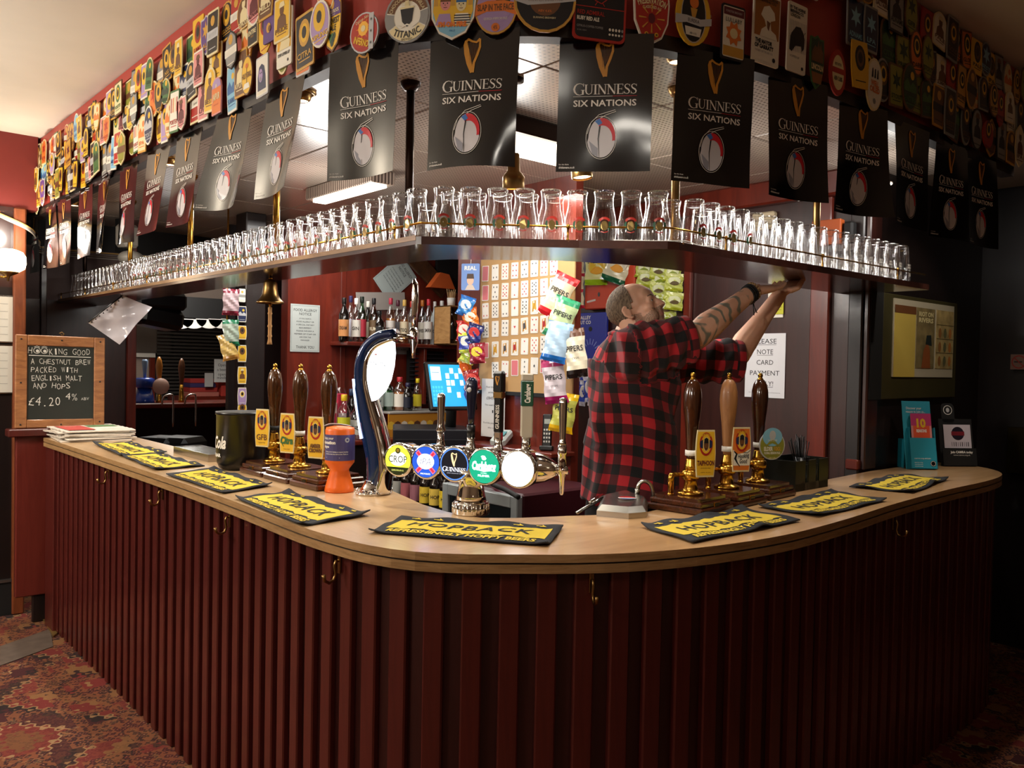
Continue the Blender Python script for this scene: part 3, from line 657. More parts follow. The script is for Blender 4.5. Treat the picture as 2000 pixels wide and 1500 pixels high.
def badge_mesh(m, w, h, shape, face, edge, motif, second, word=None, wcol=None, T=None):
    if T is not None: m.M = T
    p = SHAPES[shape](w, h); m.prism(p, 0, .004, PM(edge)); m.flat(scaled(p, .9), .0044, PM(face))
    S = PM(second); z = .0048
    if motif == 'roundel':
        m.flat(circ(w*.3, 16, 0, h*.14, 1, 1.25), z, S); m.flat(circ(w*.2, 14, 0, h*.14, 1, 1.3), z+.0003, PM('yellow' if face != 'yellow' else 'brown')); m.flat(circ(w*.13, 12, 0, h*.15, 1, 1.3), z+.0006, PM('black'))
    elif motif == 'band':
        m.flat([(-w*.5, -h*.14), (w*.5, -h*.14), (w*.5, h*.06), (-w*.5, h*.06)], z, S); m.flat(circ(w*.18, 12, 0, h*.26), z, PM('gold'))
    elif motif == 'figure':
        m.flat([(-w*.3, -h*.2), (w*.3, -h*.2), (w*.26, h*.02), (w*.1, h*.1), (-w*.1, h*.1), (-w*.26, h*.02)], z, S); m.flat(circ(w*.14, 12, 0, h*.2, 1, 1.2), z, S); m.flat([(-w*.2, h*.26), (w*.2, h*.26), (w*.12, h*.38), (-w*.12, h*.38)], z+.0003, PM('brown' if second != 'brown' else 'cream'))
    elif motif == 'landscape':
        m.flat([(-w*.42, -h*.1), (w*.42, -h*.1), (w*.4, h*.04), (w*.15, h*.12), (0, h*.02), (-w*.2, h*.16), (-w*.42, h*.05)], z, S); m.flat(circ(w*.13, 12, w*.12, h*.24), z, PM('yellow' if face not in ('yellow', 'cream') else 'orange'))
    elif motif == 'stripes':
        for q in range(4): x0 = -w*.36 + q*w*.2; m.flat([(x0, -h*.02), (x0+w*.1, -h*.02), (x0+w*.1, h*.32), (x0, h*.32)], z, PM((second, 'orange', 'cream', second)[q]))
    elif motif == 'star':
        m.flat([((w*.34 if q % 2 == 0 else w*.15)*cos(pi/2+q*pi/6), h*.12 + (w*.34 if q % 2 == 0 else w*.15)*sin(pi/2+q*pi/6)) for q in range(12)], z, S)
    if shape not in ('round', 'oval') or motif != 'band': m.flat([(-w*.3, -h*.36), (w*.3, -h*.36), (w*.3, -h*.34), (-w*.3, -h*.34)], z, S)
    if word: m.text(word, 0, -h*(.25 if motif != 'band' else .04), h*.105, PM(wcol or second), z+.0006, w=w*min(.78, .16*len(word)+.12), bold=.02)
used_labels = set()
def rowname(z): return 'top row' if z > 2.67 else 'middle row' if z > 2.56 else 'bottom row'
def anchor(s):
    k = min(range(len(BS)), key=lambda i: abs(BS[i]-s)); n = ['', 'second ', 'third ', 'fourth ', 'fifth ', 'sixth ', 'seventh ', 'eighth ', 'ninth ', 'tenth ']
    return ('above %sbanner from left' % (n[k] if k else 'first ')) if k < 10 else ('above %sbanner from right' % (n[18-k] if k < 18 else 'first '))
def put_badge(s, z, w, h, shape, face, edge, motif, second, word, off, roll, wcol=None):
    lb = '%s %s beer badge with %s%s, %s %s' % (face, shape, {'roundel': second + ' roundel', 'band': second + ' band', 'figure': second + ' figure', 'landscape': second + ' hills', 'stripes': 'striped top', 'star': second + ' star', 'plain': 'plain centre'}[motif], '', rowname(z), anchor(s))
    lb = lb.replace(' ,', ',')
    if lb in used_labels: return False
    used_labels.add(lb); m = MB(); badge_mesh(m, w, h, shape, face, edge, motif, second, word, wcol)
    m.build('beer_badge', None, lb, 'badge', 'beer badges covering the canopy fascia', M=fas_M(s, z, off, roll=roll))
    return True
TAKEN = []
# the big ones in the middle and the ones that can be read: own designs
def big(px, py, w, h, name, label, draw, off=.016, roll=0, z=None, shape=None, edge='white', face='white', k=.92):
    s, zz = fas_hit(px, py); TAKEN.append((s, w)); m = MB(); p = SHAPES[shape](w, h) if isinstance(shape, str) else shape
    m.prism(p, 0, .005, PM(edge)); m.flat(scaled(p, k), .0054, PM(face)); draw(m, w, h)
    M = fas_M(s, zz, off, roll=roll); body = m
    o = m.build('beer_badge', None, label, 'badge', 'beer badges covering the canopy fascia', M=M); return o
Z1, Z2, Z3 = .0059, .0064, .0069
def poly(m, pts, col, z=Z1, w=1, h=1): m.flat([(a*w, b*h) for a, b in pts], z, PM(col) if isinstance(col, str) else col)
def hophead(m, x, y, r, col='green', z=Z1):
    for j in range(3):
        for i in range(3-j if j else 2+1): m.flat(circ(r*.36, 8, x+(i-(2-j)/2)*r*.5, y+(1-j)*r*.45, 1, 1.2), z+.0002*j, PM(col if (i+j) % 2 else 'dark green'))
def face_(m, x, y, r, skin='pink', hair='brown', z=Z1):
    m.flat(circ(r, 14, x, y, .85, 1.15), z, PM(skin)); m.flat([(x-r*.9, y+r*.3), (x+r*.9, y+r*.3), (x+r*.8, y+r*1.1), (x, y+r*1.45), (x-r*.8, y+r*1.1)], z+.0003, PM(hair))
    for sx in (-1, 1): m.flat(circ(r*.12, 8, x+sx*r*.35, y+r*.05), z+.0005, PM('black'))
    m.stroke([(x, y), (x-r*.1, y-r*.3), (x+r*.08, y-r*.34)], r*.07, z+.0005, PM('brown')); m.stroke([(x-r*.3, y-r*.6), (x, y-r*.66), (x+r*.3, y-r*.6)], r*.1, z+.0005, PM('maroon'))
def d_harvest(m, w, h):
    poly(m, [(-.46, .14), (.46, .14), (.42, .34), (.2, .46), (-.2, .46), (-.42, .34)], 'purple', Z1, w, h); m.text('CASTLE ROCK', 0, h*.23, h*.06, PM('cream'), Z2, w=w*.74, bold=.03); m.text('BREWERY', 0, h*.165, h*.026, PM('cream'), Z2, w=w*.34)
    m.flat(circ(w*.1, 8, 0, h*.36, 1, 1.6), Z2, PM('gold')); m.text('HARVEST', 0, h*.055, h*.1, PM('black'), Z2, w=w*.78, bold=.03); m.text('PALE', 0, -h*.07, h*.1, PM('black'), Z2, w=w*.42, bold=.03); m.text('THE FIRST BLOND BEER', 0, -h*.15, h*.02, PM('brown'), Z2, w=w*.5); hophead(m, 0, -h*.28, w*.24)
def d_inferno(m, w, h):
    m.flat(circ(w*.4, 24, -w*.06, 0), Z1, mat('#b0301a', .4)); m.flat(circ(w*.2, 10, -w*.02, h*.1), Z2, mat('#f2b43c', .4)); m.flat([((w*.3 if q % 2 else w*.12)*cos(q*pi/9)-w*.02, (w*.3 if q % 2 else w*.12)*sin(q*pi/9)+h*.1) for q in range(18)], Z2-.0002, mat('#e2701e', .4))
    m.flat(circ(w*.09, 10, -w*.02, h*.1), Z3, PM('cream')); m.text('INFERNO', -w*.08, -h*.2, h*.15, PM('yellow'), Z3, w=w*.6, rot=-.35, bold=.04); m.text('Oakham Ales', -w*.08, h*.32, h*.08, PM('cream'), Z2, w=w*.5, rot=.3)
    poly(m, [(.2, -.42), (.38, -.42), (.38, .42), (.2, .42)], 'silver', Z3, w, h)
    for yy in (-.27, 0, .27): m.flat(circ(w*.045, 10, w*.29, h*yy), Z3+.0004, PM('grey')); m.flat(circ(w*.02, 8, w*.29, h*yy), Z3+.0006, PM('black'))
def d_titanic(m, w, h):
    R = w*.53
    def sector(a0, a1, r0, r1, col, z=Z1): m.flat([(r1*cos(a0+(a1-a0)*i/10), r1*sin(a0+(a1-a0)*i/10)) for i in range(11)] + [(r0*cos(a1+(a0-a1)*i/10), r0*sin(a1+(a0-a1)*i/10)) for i in range(11)], z, PM(col))
    sector(.25, pi-.25, R*.6, R*.95, 'brown'); sector(-pi+.55, -.55, R*.6, R*.97, 'cream'); sector(pi-.2, pi+.5, R*.6, R*.95, 'grey'); sector(-.5, .2, R*.6, R*.95, 'grey')
    m.text('CHOCOLATE & VANILLA', 0, R*.76, R*.15, PM('cream'), Z2, w=R*2.0, arc=R*.78); m.text('STOUT', 0, R*.5, R*.15, PM('cream'), Z2, w=R*.5)
    m.text('TITANIC', 0, -R*.7, R*.26, PM('black'), Z2, w=R*1.25, bold=.02, arc=-R*1.2); m.text('BREWERY', 0, -R*.9, R*.09, PM('black'), Z2, w=R*.5)
    poly(m, [(-.3, .3), (.3, .3), (.22, -.2), (0, -.42), (-.22, -.2)], 'black', Z2, R, R); poly(m, [(-.12, .3), (.12, .3), (.08, .62), (-.08, .62)], 'cream', Z2, R, R); poly(m, [(-.34, .3), (-.3, .38), (.3, .38), (.34, .3)], 'cream', Z3, R, R)
    m.stroke([(-R*.5, -R*.3), (-R*.25, -R*.42), (0, -R*.32), (R*.25, -R*.42), (R*.5, -R*.3)], R*.06, Z3, PM('white'))
def d_fire(m, w, h):
    poly(m, [(-.42, .44), (.42, .44), (.44, 0), (.34, -.26), (-.34, -.26), (-.44, 0)], 'yellow', Z1, w, h)
    for q in range(7): x = -.38+q*.126; poly(m, [(x-.05, .1), (x+.05, .1), (x+.02, .34+.07*(q % 2)), (x-.02, .3)], 'gold', Z1+.0002, w, h)
    face_(m, -w*.17, h*.14, w*.13, 'pink', 'brown', Z2); face_(m, w*.18, h*.12, w*.13, 'cream', 'blue', Z2)
    poly(m, [(-.38, -.24), (-.02, -.24), (-.06, -.04), (-.3, -.04)], 'lilac', Z2, w, h); poly(m, [(.02, -.24), (.4, -.24), (.34, -.04), (.06, -.04)], 'white', Z2, w, h)
    for q in range(4): poly(m, [(.03, -.22+q*.045), (.39, -.22+q*.045), (.39, -.2+q*.045), (.03, -.2+q*.045)], 'black', Z3, w, h)
    m.text("I'M ON FIRE", 0, -h*.23, h*.085, PM('orange'), Z3+.0003, w=w*.62, bold=.06); m.text('PALE', 0, -h*.34, h*.035, PM('blue'), Z2, w=w*.12)
def d_slap(m, w, h):
    m.flat(circ(w*.4, 20, 0, h*.06), Z1, PM('lilac')); poly(m, [(-.1, .1), (.3, .06), (.44, .34), (.1, .44)], 'dark green', Z2-.0002, w, h); face_(m, -w*.05, h*.26, w*.12, 'pink', 'maroon', Z2)
    m.flat([(-w*.5, -h*.14), (-w*.2, -h*.05), (w*.2, -h*.05), (w*.5, -h*.14), (w*.5, h*.1), (w*.2, h*.16), (-w*.2, h*.16), (-w*.5, h*.08)], Z2, PM('orange'))
    m.text('SLAP IN THE FACE', 0, h*.03, h*.12, PM('brown'), Z3, w=w*.86, bold=.03); m.text('GEORGIA AMERICAN PALE', 0, -h*.19, h*.05, PM('white'), Z2, w=w*.56); m.flat(circ(w*.1, 14, 0, -h*.36), Z2, PM('orange')); m.text('4%', 0, -h*.36, h*.08, PM('brown'), Z3, w=w*.1)
def d_winter(m, w, h):
    m.flat(circ(w*.36, 24, 0, 0), Z1, PM('black')); m.flat(circ(w*.28, 20, 0, h*.02), Z1+.0002, PM('brown')); m.flat([(-w*.26, h*.0), (w*.26, 0), (w*.2, h*.24), (-w*.2, h*.24)], Z1+.0003, PM('black'))
    m.flat([(-w*.54, -h*.02), (-w*.3, -h*.1), (w*.3, -h*.02), (w*.54, h*.02), (w*.54, h*.2), (w*.3, h*.14), (-w*.3, h*.06), (-w*.54, h*.16)], Z2, PM('silver'))
    m.text('WINTER SOLSTICE', 0, h*.03, h*.075, PM('grey'), Z3, w=w*.62, rot=.06, bold=.02); m.text('ABV 4.6%', 0, -h*.2, h*.05, PM('orange'), Z2, w=w*.24); m.text('BURNING BREWERY', 0, -h*.34, h*.04, PM('cream'), Z2, w=w*.4)
def d_admiral(m, w, h):
    poly(m, [(-.46, .04), (.46, .04), (.46, .055), (-.46, .055)], 'red', Z1, w, h)
    R_ = PM('red'); m.stroke([(-w*.1, h*.16), (-w*.16, h*.26), (-w*.08, h*.36), (w*.04, h*.3), (w*.14, h*.4), (w*.2, h*.28), (w*.1, h*.18), (w*.02, h*.12), (-w*.1, h*.16)], w*.018, Z2, R_)
    m.stroke([(-w*.06, h*.14), (-w*.1, h*.08)], w*.015, Z2, R_); m.stroke([(w*.04, h*.13), (w*.08, h*.08)], w*.015, Z2, R_)
    m.text('RED ADMIRAL', -w*.17, -h*.05, h*.07, R_, Z2, w=w*.52, bold=.01); m.text('RUBY RED ALE', -w*.22, -h*.15, h*.06, PM('white'), Z2, w=w*.42, bold=.04); m.text('CITRUS-COFFEE-TOFFEE', -w*.18, -h*.28, h*.035, PM('grey'), Z2, w=w*.5, bold=.02); m.text('4.2% ABV', -w*.33, -h*.35, h*.025, PM('grey'), Z2, w=w*.18)
    for q in range(5):
        m.flat(circ(w*.022, 8, w*(.2+q*.06), -h*.29, 1, 1.3), Z2, PM('white' if q < 4 else 'grey')); m.flat(circ(w*.022, 8, w*(.2+q*.06), -h*.37), Z2, PM('white' if q < 4 else 'grey'))
def d_preserv(m, w, h):
    m.text('PRESERVATION', 0, h*.24, h*.11, PM('cream'), Z2, w=w*.84, bold=.03, arc=w*.9); m.text('CLASSIC RED ALE', 0, h*.13, h*.05, PM('cream'), Z2, w=w*.52, bold=.02, arc=w*.9)
    m.flat(circ(w*.1, 10, 0, -h*.06, 1, 1.3), Z1, PM('maroon'))
    for q in range(8):
        a = q*pi/4 + .0; m.stroke([(w*.15*cos(a), -h*.06+w*.15*sin(a)), (w*.36*cos(a), -h*.06+w*.36*sin(a))], [w*.02, w*.045], Z2, PM('gold'))
    for sx in (-1, 1): m.flat(circ(w*.055, 12, sx*w*.14, -h*.33), Z2, PM('yellow')); m.flat(circ(w*.03, 10, sx*w*.14, -h*.33), Z3, PM('brown'))
def d_eureka(m, w, h):
    m.flat(circ(1, 24, 0, 0, w*.34, h*.44), Z1, PM('black')); m.ring(circ(1, 24, 0, 0, w*.36, h*.46), w*.02, Z1+.0001, PM('silver')); m.flat(circ(w*.13, 14, 0, h*.22, 1, 1.1), Z2, PM('orange')); m.flat([(-w*.1, h*.12), (w*.1, h*.12), (w*.03, -h*.08), (-w*.03, -h*.08)], Z2, PM('gold'))
    m.flat([(-w*.52, -h*.2), (-w*.2, -h*.14), (w*.2, -h*.16), (w*.52, -h*.1), (w*.52, h*.02), (w*.2, -h*.04), (-w*.2, -h*.02), (-w*.52, -h*.04)], Z3, PM('silver')); m.text('EUREKA', 0, -h*.09, h*.06, PM('black'), Z3+.0004, w=w*.32)
    m.flat([(-w*.2, -h*.34), (w*.2, -h*.34), (w*.24, -h*.2), (-w*.24, -h*.2)], Z2, PM('white')); m.text('ABV 4.5%', 0, -h*.3, h*.035, PM('black'), Z3, w=w*.2)
def d_lion(m, w, h):
    poly(m, [(-.44, .3), (.44, .3), (.44, .44), (-.44, .44)], 'maroon', Z1, w, h); m.text('FORESTER BREWERY', 0, h*.37, h*.04, PM('silver'), Z2, w=w*.7); poly(m, [(-.44, -.44), (.44, -.44), (.44, -.26), (-.44, -.26)], 'gold', Z1, w, h); m.text('LULLABY', 0, h*.22, h*.08, PM('black'), Z2, w=w*.7)
    m.flat([((w*.36 if q % 2 else w*.25)*cos(q*pi/8), -h*.02+(w*.42 if q % 2 else w*.28)*sin(q*pi/8)) for q in range(16)], Z2, PM('orange')); m.flat(circ(w*.17, 12, 0, -h*.02), Z3, PM('cream'))
def d_mayor(m, w, h):
    poly(m, [(-.46, -.12), (.46, -.12), (.46, .46), (-.46, .46)], mat('#9a6226', .4), Z1, w, h); m.text('BY THE HORNS', 0, h*.43, h*.04, PM('black'), Z2, w=w*.74, bold=.03); m.text('BREWING CO.', 0, h*.385, h*.035, PM('black'), Z2, w=w*.66, bold=.03)
    poly(m, [(-.24, .18), (-.14, .3), (.06, .34), (.26, .26), (.3, .16), (.12, .12), (.16, .0), (.34, -.04), (.4, -.12), (-.26, -.12), (-.2, -.02), (-.04, .04), (-.1, .12)], 'white', Z2, w, h); poly(m, [(-.02, .12), (.12, .1), (.06, -.02), (.0, .02)], 'brown', Z3, w, h)
    m.text('THE MAYOR', -w*.1, -h*.19, h*.055, PM('black'), Z2, w=w*.64, bold=.05); m.text('OF GARRATT', -w*.08, -h*.26, h*.055, PM('black'), Z2, w=w*.7, bold=.05); m.text('THE BEST BITTER ABV 4.3%', -w*.08, -h*.33, h*.03, PM('grey'), Z2, w=w*.66); m.flat(circ(w*.06, 10, w*.3, -h*.41), Z2, PM('black'))
def d_horns(m, w, h):
    for q in range(11): x = -.42+q*.084; poly(m, [(x, -.2), (x+.02, -.2), (x+.02, .24), (x, .24)], 'grey', Z1, w, h)
    for q, t in enumerate(('BY THE HORNS', 'BREWING CO.', 'LONDON')): m.text(t, -w*(.04, .07, .16)[q], h*(.42-.055*q), h*.042, PM('black'), Z2, w=w*(.8, .72, .5)[q], bold=.04)
    poly(m, [(-.4, -.2), (-.38, .0), (-.3, .06), (-.1, .16), (.14, .17), (.3, .1), (.38, .02), (.36, -.12), (.24, -.18), (.2, -.1), (-.1, -.12), (-.28, -.22)], 'black', Z2, w, h); m.stroke([(w*.3, h*.06), (w*.4, h*.12)], w*.02, Z2, PM('black'))
    m.text('HOPPED UP', -w*.12, -h*.28, h*.035, PM('grey'), Z2, w=w*.5); m.flat(circ(w*.06, 10, w*.3, -h*.42), Z2, PM('black'))
def d_upper(m, w, h):
    poly(m, [(-.45, -.2), (.45, -.2), (.45, .46), (-.45, .46)], mat('#e0a420', .4), Z1, w, h)
    for q, t in enumerate(('BY THE HORNS', 'BREWING CO.', 'LONDON')): m.text(t, -w*(.04, .08, .16)[q], h*(.42-.055*q), h*.042, PM('black'), Z2, w=w*(.76, .68, .46)[q], bold=.05)
    poly(m, [(-.3, -.2), (.36, -.2), (.4, -.08), (.24, .0), (.14, .04), (.16, .14), (.22, .17), (.16, .26), (.04, .28), (-.04, .24), (-.06, .17), (-.08, .16), (-.04, .14), (-.06, .04), (-.2, -.04)], 'cream', Z2, w, h)
    m.text('STIFF UPPER LIP', 0, -h*.28, h*.05, PM('black'), Z2, w=w*.8, bold=.04); m.flat(circ(w*.05, 10, w*.28, -h*.41), Z2, PM('black'))
def d_chimp(m, w, h):
    N_ = PM('navy'); m.flat([(-w*.34, -h*.34), (w*.34, -h*.34), (w*.3, h*.0), (w*.2, h*.22), (0, h*.3), (-w*.22, h*.24), (-w*.34, h*.0)], Z1, N_); m.flat(circ(w*.19, 14, -w*.08, h*.02, .9, 1.3), Z2, PM('lilac')); m.flat(circ(w*.08, 10, -w*.1, -h*.06), Z3, PM('grey'))
    for sx in (-1.3, .1): m.flat(circ(w*.03, 8, w*.08*sx, h*.08), Z3, PM('black'))
    m.text('BLUE MONKEY BREWERY', 0, -h*.4, h*.035, PM('cream'), Z2, w=w*.7)
def d_jaipur(m, w, h):
    poly(m, [(-.46, .22), (.46, .22), (.4, .36), (.2, .45), (-.2, .45), (-.4, .36)], 'lilac', Z1, w, h); m.text('JAIPUR', 0, -h*.02, h*.17, PM('cream'), Z2, w=w*.74, bold=.03); m.flat(circ(w*.07, 8, 0, h*.26, .8, 1.4), Z2, PM('cream')); m.text('INDIA PALE ALE', 0, -h*.24, h*.04, PM('red'), Z2, w=w*.5)
def d_entire(m, w, h):
    m.flat(circ(w*.34, 20, 0, h*.2, 1, 1.1), Z1, PM('dark green')); m.flat(circ(w*.25, 16, 0, h*.2, 1, 1.1), Z2, PM('gold')); face_(m, 0, h*.19, w*.13, 'brown', 'black', Z3); poly(m, [(-.46, -.46), (.46, -.46), (.46, -.04), (-.46, -.04)], 'black', Z1, w, h); m.text('ENTIRE', 0, -h*.17, h*.11, PM('cream'), Z2, w=w*.76, bold=.03); m.text('STOUT', 0, -h*.28, h*.05, PM('gold'), Z2, w=w*.3)
def d_warrior(m, w, h): m.text('WARRIOR', 0, h*.2, h*.16, PM('silver'), Z2, w=w*.84, bold=.03); m.text('SALFORD RUM PORTER', 0, h*.06, h*.04, PM('cream'), Z2, w=w*.7); m.flat(circ(w*.2, 10, 0, -h*.2), Z2, PM('gold')); m.flat(circ(w*.12, 10, w*.1, -h*.22), Z3, PM('brown'))
def d_holy(m, w, h): m.stroke([(0, h*.3), (0, -h*.2)], w*.03, Z2, PM('brown')); m.flat(circ(w*.12, 12, 0, h*.24, 1.2, .8), Z2, PM('orange')); m.text('HOLY GRAIL', 0, 0, h*.13, PM('brown'), Z3, w=w*.86, bold=.03); poly(m, [(-.3, -.34), (.3, -.34), (.2, -.2), (-.2, -.2)], 'white', Z2, w, h)
def d_abv(m, w, h): m.flat(circ(1, 22, 0, 0, w*.36, h*.38), Z1, PM('cream')); poly(m, [(-.42, -.02), (.42, -.02), (.42, .1), (-.42, .1)], 'red', Z2, w, h); m.text('BEST BITTER', 0, h*.18, h*.06, PM('black'), Z2, w=w*.4); m.text('ABV 3.8%', 0, -h*.13, h*.09, PM('black'), Z2, w=w*.52, bold=.03)
def d_oiled(m, w, h):
    for q in (-.16, 0, .16): m.flat([(q*w-w*.05, h*.12), (q*w+w*.05, h*.12), (q*w+w*.04, h*.24), (q*w+w*.02, h*.3), (q*w-w*.03, h*.28)], Z2, PM('black'))
    m.text('WELL', 0, h*.02, h*.1, PM('orange'), Z2, w=w*.5, bold=.05); m.text('OILED', 0, -h*.1, h*.1, PM('orange'), Z2, w=w*.62, bold=.05); m.flat(circ(w*.09, 10, 0, -h*.32), Z2, PM('grey'))
def d_lincoln(m, w, h): poly(m, [(-.4, .0), (.4, .0), (.4, .2), (.28, .26), (.24, .4), (.14, .26), (.06, .42), (-.04, .26), (-.2, .3), (-.4, .16)], 'brown', Z1, w, h); m.text('LINCOLN', 0, -h*.1, h*.1, PM('cream'), Z2, w=w*.84, bold=.04); poly(m, [(-.3, -.4), (.3, -.4), (.42, -.2), (-.42, -.2)], mat('#8a5a30', .4), Z1, w, h)
BIG = [
 (662, 52, .092, .155, 'yellow shield beer badge with purple top and a green hop', d_harvest, 'shield-shaped', 'brown', 'yellow'),
 (724, 70, .10, .115, 'round fiery red beer badge with a riveted grey strap', d_inferno, 'round', 'silver', 'red'),
 (803, 38, .125, .125, 'round brown, grey and cream beer badge with a black ship bow', d_titanic, 'round', 'grey', 'white'),
 (890, 30, .122, .145, 'white-edged beer badge with two portraits in flames, centre of the fascia', d_fire, 'shield-shaped', 'white', 'light blue'),
 (971, 24, .11, .13, 'purple oval beer badge with an orange lettered scroll, centre of the fascia', d_slap, 'oval', 'gold', 'lilac'),
 (1063, 10, .145, .125, 'large round black beer badge with gold rim and silver ribbon, cut by the frame', d_winter, 'round', 'gold', 'black'),
 (1167, 28, .142, .155, 'black square beer badge with red rim and red outline bird', d_admiral, 'rectangular', 'red', 'black'),
 (1264, 36, .105, .155, 'red shield beer badge with gold arrows around a hop', d_preserv, 'shield-shaped', 'white', 'red'),
 (1345, 36, .115, .16, 'black oval beer badge with yellow rim and silver ribbon, right of the red shield', d_eureka, 'oval', 'yellow', 'yellow'),
 (1420, 70, .085, .15, 'small cream card beer badge with an orange maned head', d_lion, 'rectangular', 'black', 'white'),
 (1486, 62, .11, .2, 'tall brown and white beer badge with a curly wigged head silhouette', d_mayor, 'rectangular', 'white', 'white'),
 (1543, 80, .088, .2, 'tall white beer badge with a black bull silhouette', d_horns, 'rectangular', 'white', 'white'),
 (1584, 125, .07, .16, 'dark green shield badge with brown towers, right of the black bull badge', d_lincoln, 'shield-shaped', 'green', 'dark green'),
 (1622, 146, .09, .14, 'red-ringed oval beer badge reading ABV 3.8%', d_abv, 'oval', 'red', 'red'),
 (1696, 168, .105, .17, 'white oval beer badge with black figures over orange lettering', d_oiled, 'oval', 'cream', 'white'),
 (570, 78, .098, .175, 'yellow and white beer badge with a pale pith helmet figure', d_upper, 'rectangular', 'white', 'white'),
 (604, 100, .085, .15, 'beer badge with navy chimp and orange stripes, right of the pith helmet badge', d_chimp, 'rectangular', 'silver', 'orange'),
 (526, 152, .088, .13, 'pale beer badge with a navy chimp at the fascia bottom edge', d_chimp, 'rectangular', 'silver', 'white'),
 (494, 150, .085, .13, 'yellow oval beer badge with a brown goblet, left of the navy chimp', d_holy, 'oval', 'brown', 'yellow'),
 (436, 190, .085, .13, 'orange arch beer badge with lilac top at the fascia bottom edge', d_jaipur, 'arch-topped', 'pink', 'orange'),
 (505, 52, .075, .135, 'cream and black beer badge with a bearded face in a green roundel', d_entire, 'rectangular', 'cream', 'cream'),
 (540, 40, .08, .15, 'purple rectangular beer badge with a gold coin, left of the pith helmet badge', d_warrior, 'rectangular', 'purple', 'purple')]
for n, (px, py, w, h, lb, fn, shp, ed, fc) in enumerate(BIG):
    if n in (6,): shp = rrect(w, h, .014, 3)
    big(px, py, w, h, 'beer_badge', lb, fn, off=.016 + .004*(n % 2), roll=random.uniform(-.03, .03), shape=shp, edge=ed, face=fc)
# all the other badges, in overlapping rows
CP = [('yellow', 'yellow', 'roundel', 'red'), ('yellow', 'black', 'roundel', 'brown'), ('black', 'cream', 'band', 'silver'), ('white', 'grey', 'figure', 'black'), ('light blue', 'white', 'landscape', 'blue'), ('orange', 'cream', 'star', 'red'), ('green', 'cream', 'landscape', 'dark green'), ('cream', 'brown', 'roundel', 'green'), ('grey', 'black', 'band', 'white'), ('yellow', 'cream', 'figure', 'brown'), ('purple', 'silver', 'star', 'gold'), ('brown', 'gold', 'figure', 'cream'), ('black', 'gold', 'roundel', 'gold'), ('white', 'green', 'stripes', 'red'), ('lilac', 'white', 'roundel', 'yellow'), ('olive', 'cream', 'band', 'brown'), ('red', 'cream', 'band', 'white'), ('navy', 'white', 'landscape', 'silver'), ('gold', 'brown', 'star', 'maroon'), ('cream', 'gold', 'landscape', 'orange'), ('pink', 'white', 'figure', 'maroon')]
CPR = [('red', 'red', 'roundel', 'maroon'), ('maroon', 'brown', 'roundel', 'brown'), ('white', 'cream', 'figure', 'brown'), ('dark green', 'brown', 'landscape', 'green'), ('brown', 'gold', 'band', 'black'), ('black', 'grey', 'roundel', 'brown'), ('orange', 'brown', 'roundel', 'black'), ('gold', 'brown', 'roundel', 'black'), ('cream', 'grey', 'landscape', 'orange'), ('navy', 'grey', 'star', 'light blue'), ('purple', 'grey', 'band', 'maroon'), ('yellow', 'yellow', 'roundel', 'black'), ('grey', 'black', 'figure', 'black'), ('olive', 'brown', 'star', 'dark green')]
SHN = ['barrel-sided', 'oval', 'barrel-sided', 'rectangular', 'shield-shaped', 'arch-topped', 'barrel-sided', 'round', 'kite-cut', 'oval', 'rectangular']
LF = pathlen(FOUT); rb = random.Random(21); nb = 0
S_L = fas_hit(640, 60)[0]; S_R = fas_hit(1600, 100)[0]
for s0, s1, rows, pal in ((.04, S_L - .02, ((2.725, .14), (2.615, .135), (2.505, .15)), CP), (S_R + .02, LF - .02, ((2.775, .145), (2.645, .145), (2.51, .155)), CPR)):
    for ri, (z, h) in enumerate(rows):
        s = s0 + .02*ri
        while s < s1:
            w = rb.uniform(.084, .112); hh = h*rb.uniform(.88, 1.15)
            zz = z + rb.uniform(-.018, .018)
            if ri == 3 and s0 < 1: zz -= .0
            near = any(abs(s-a) < b*.42 and ri >= 1 for a, b in TAKEN) and S_L - 1.0 < s
            if not (near and ri >= 1) or rb.random() < .15:
                for tr in range(30):
                    c = rb.choice(pal); c2 = rb.choice(pal)
                    mo = c[2] if tr < 4 else rb.choice(('roundel', 'band', 'figure', 'landscape', 'star', 'stripes'))
                    wd = rb.choice(WORDS) if rb.random() < .75 else None
                    sec = c[3] if c[3] != c[0] else 'black'
                    if put_badge(s + w/2, zz, w, hh, rb.choice(SHN), c[0], c[1], mo, sec, wd, .006 + .0065*((ri*2 + int(s*11)) % 4), rb.gauss(0, .06)): nb += 1; break
            s += w*rb.uniform(.72, .94)
# the badges whose tops run out of the frame above the big middle ones
for q in range(11):
    s = S_L + (S_R - S_L)*(q+.5)/11; c = (CP + CPR)[(q*5) % 30]
    for tr in range(20):
        if put_badge(s, 2.735, .1, .14, SHN[(q+tr) % 11], c[0], c[1], c[2], c[3] if c[3] != c[0] else 'black', WORDS[q], .006, rb.gauss(0, .05)): break
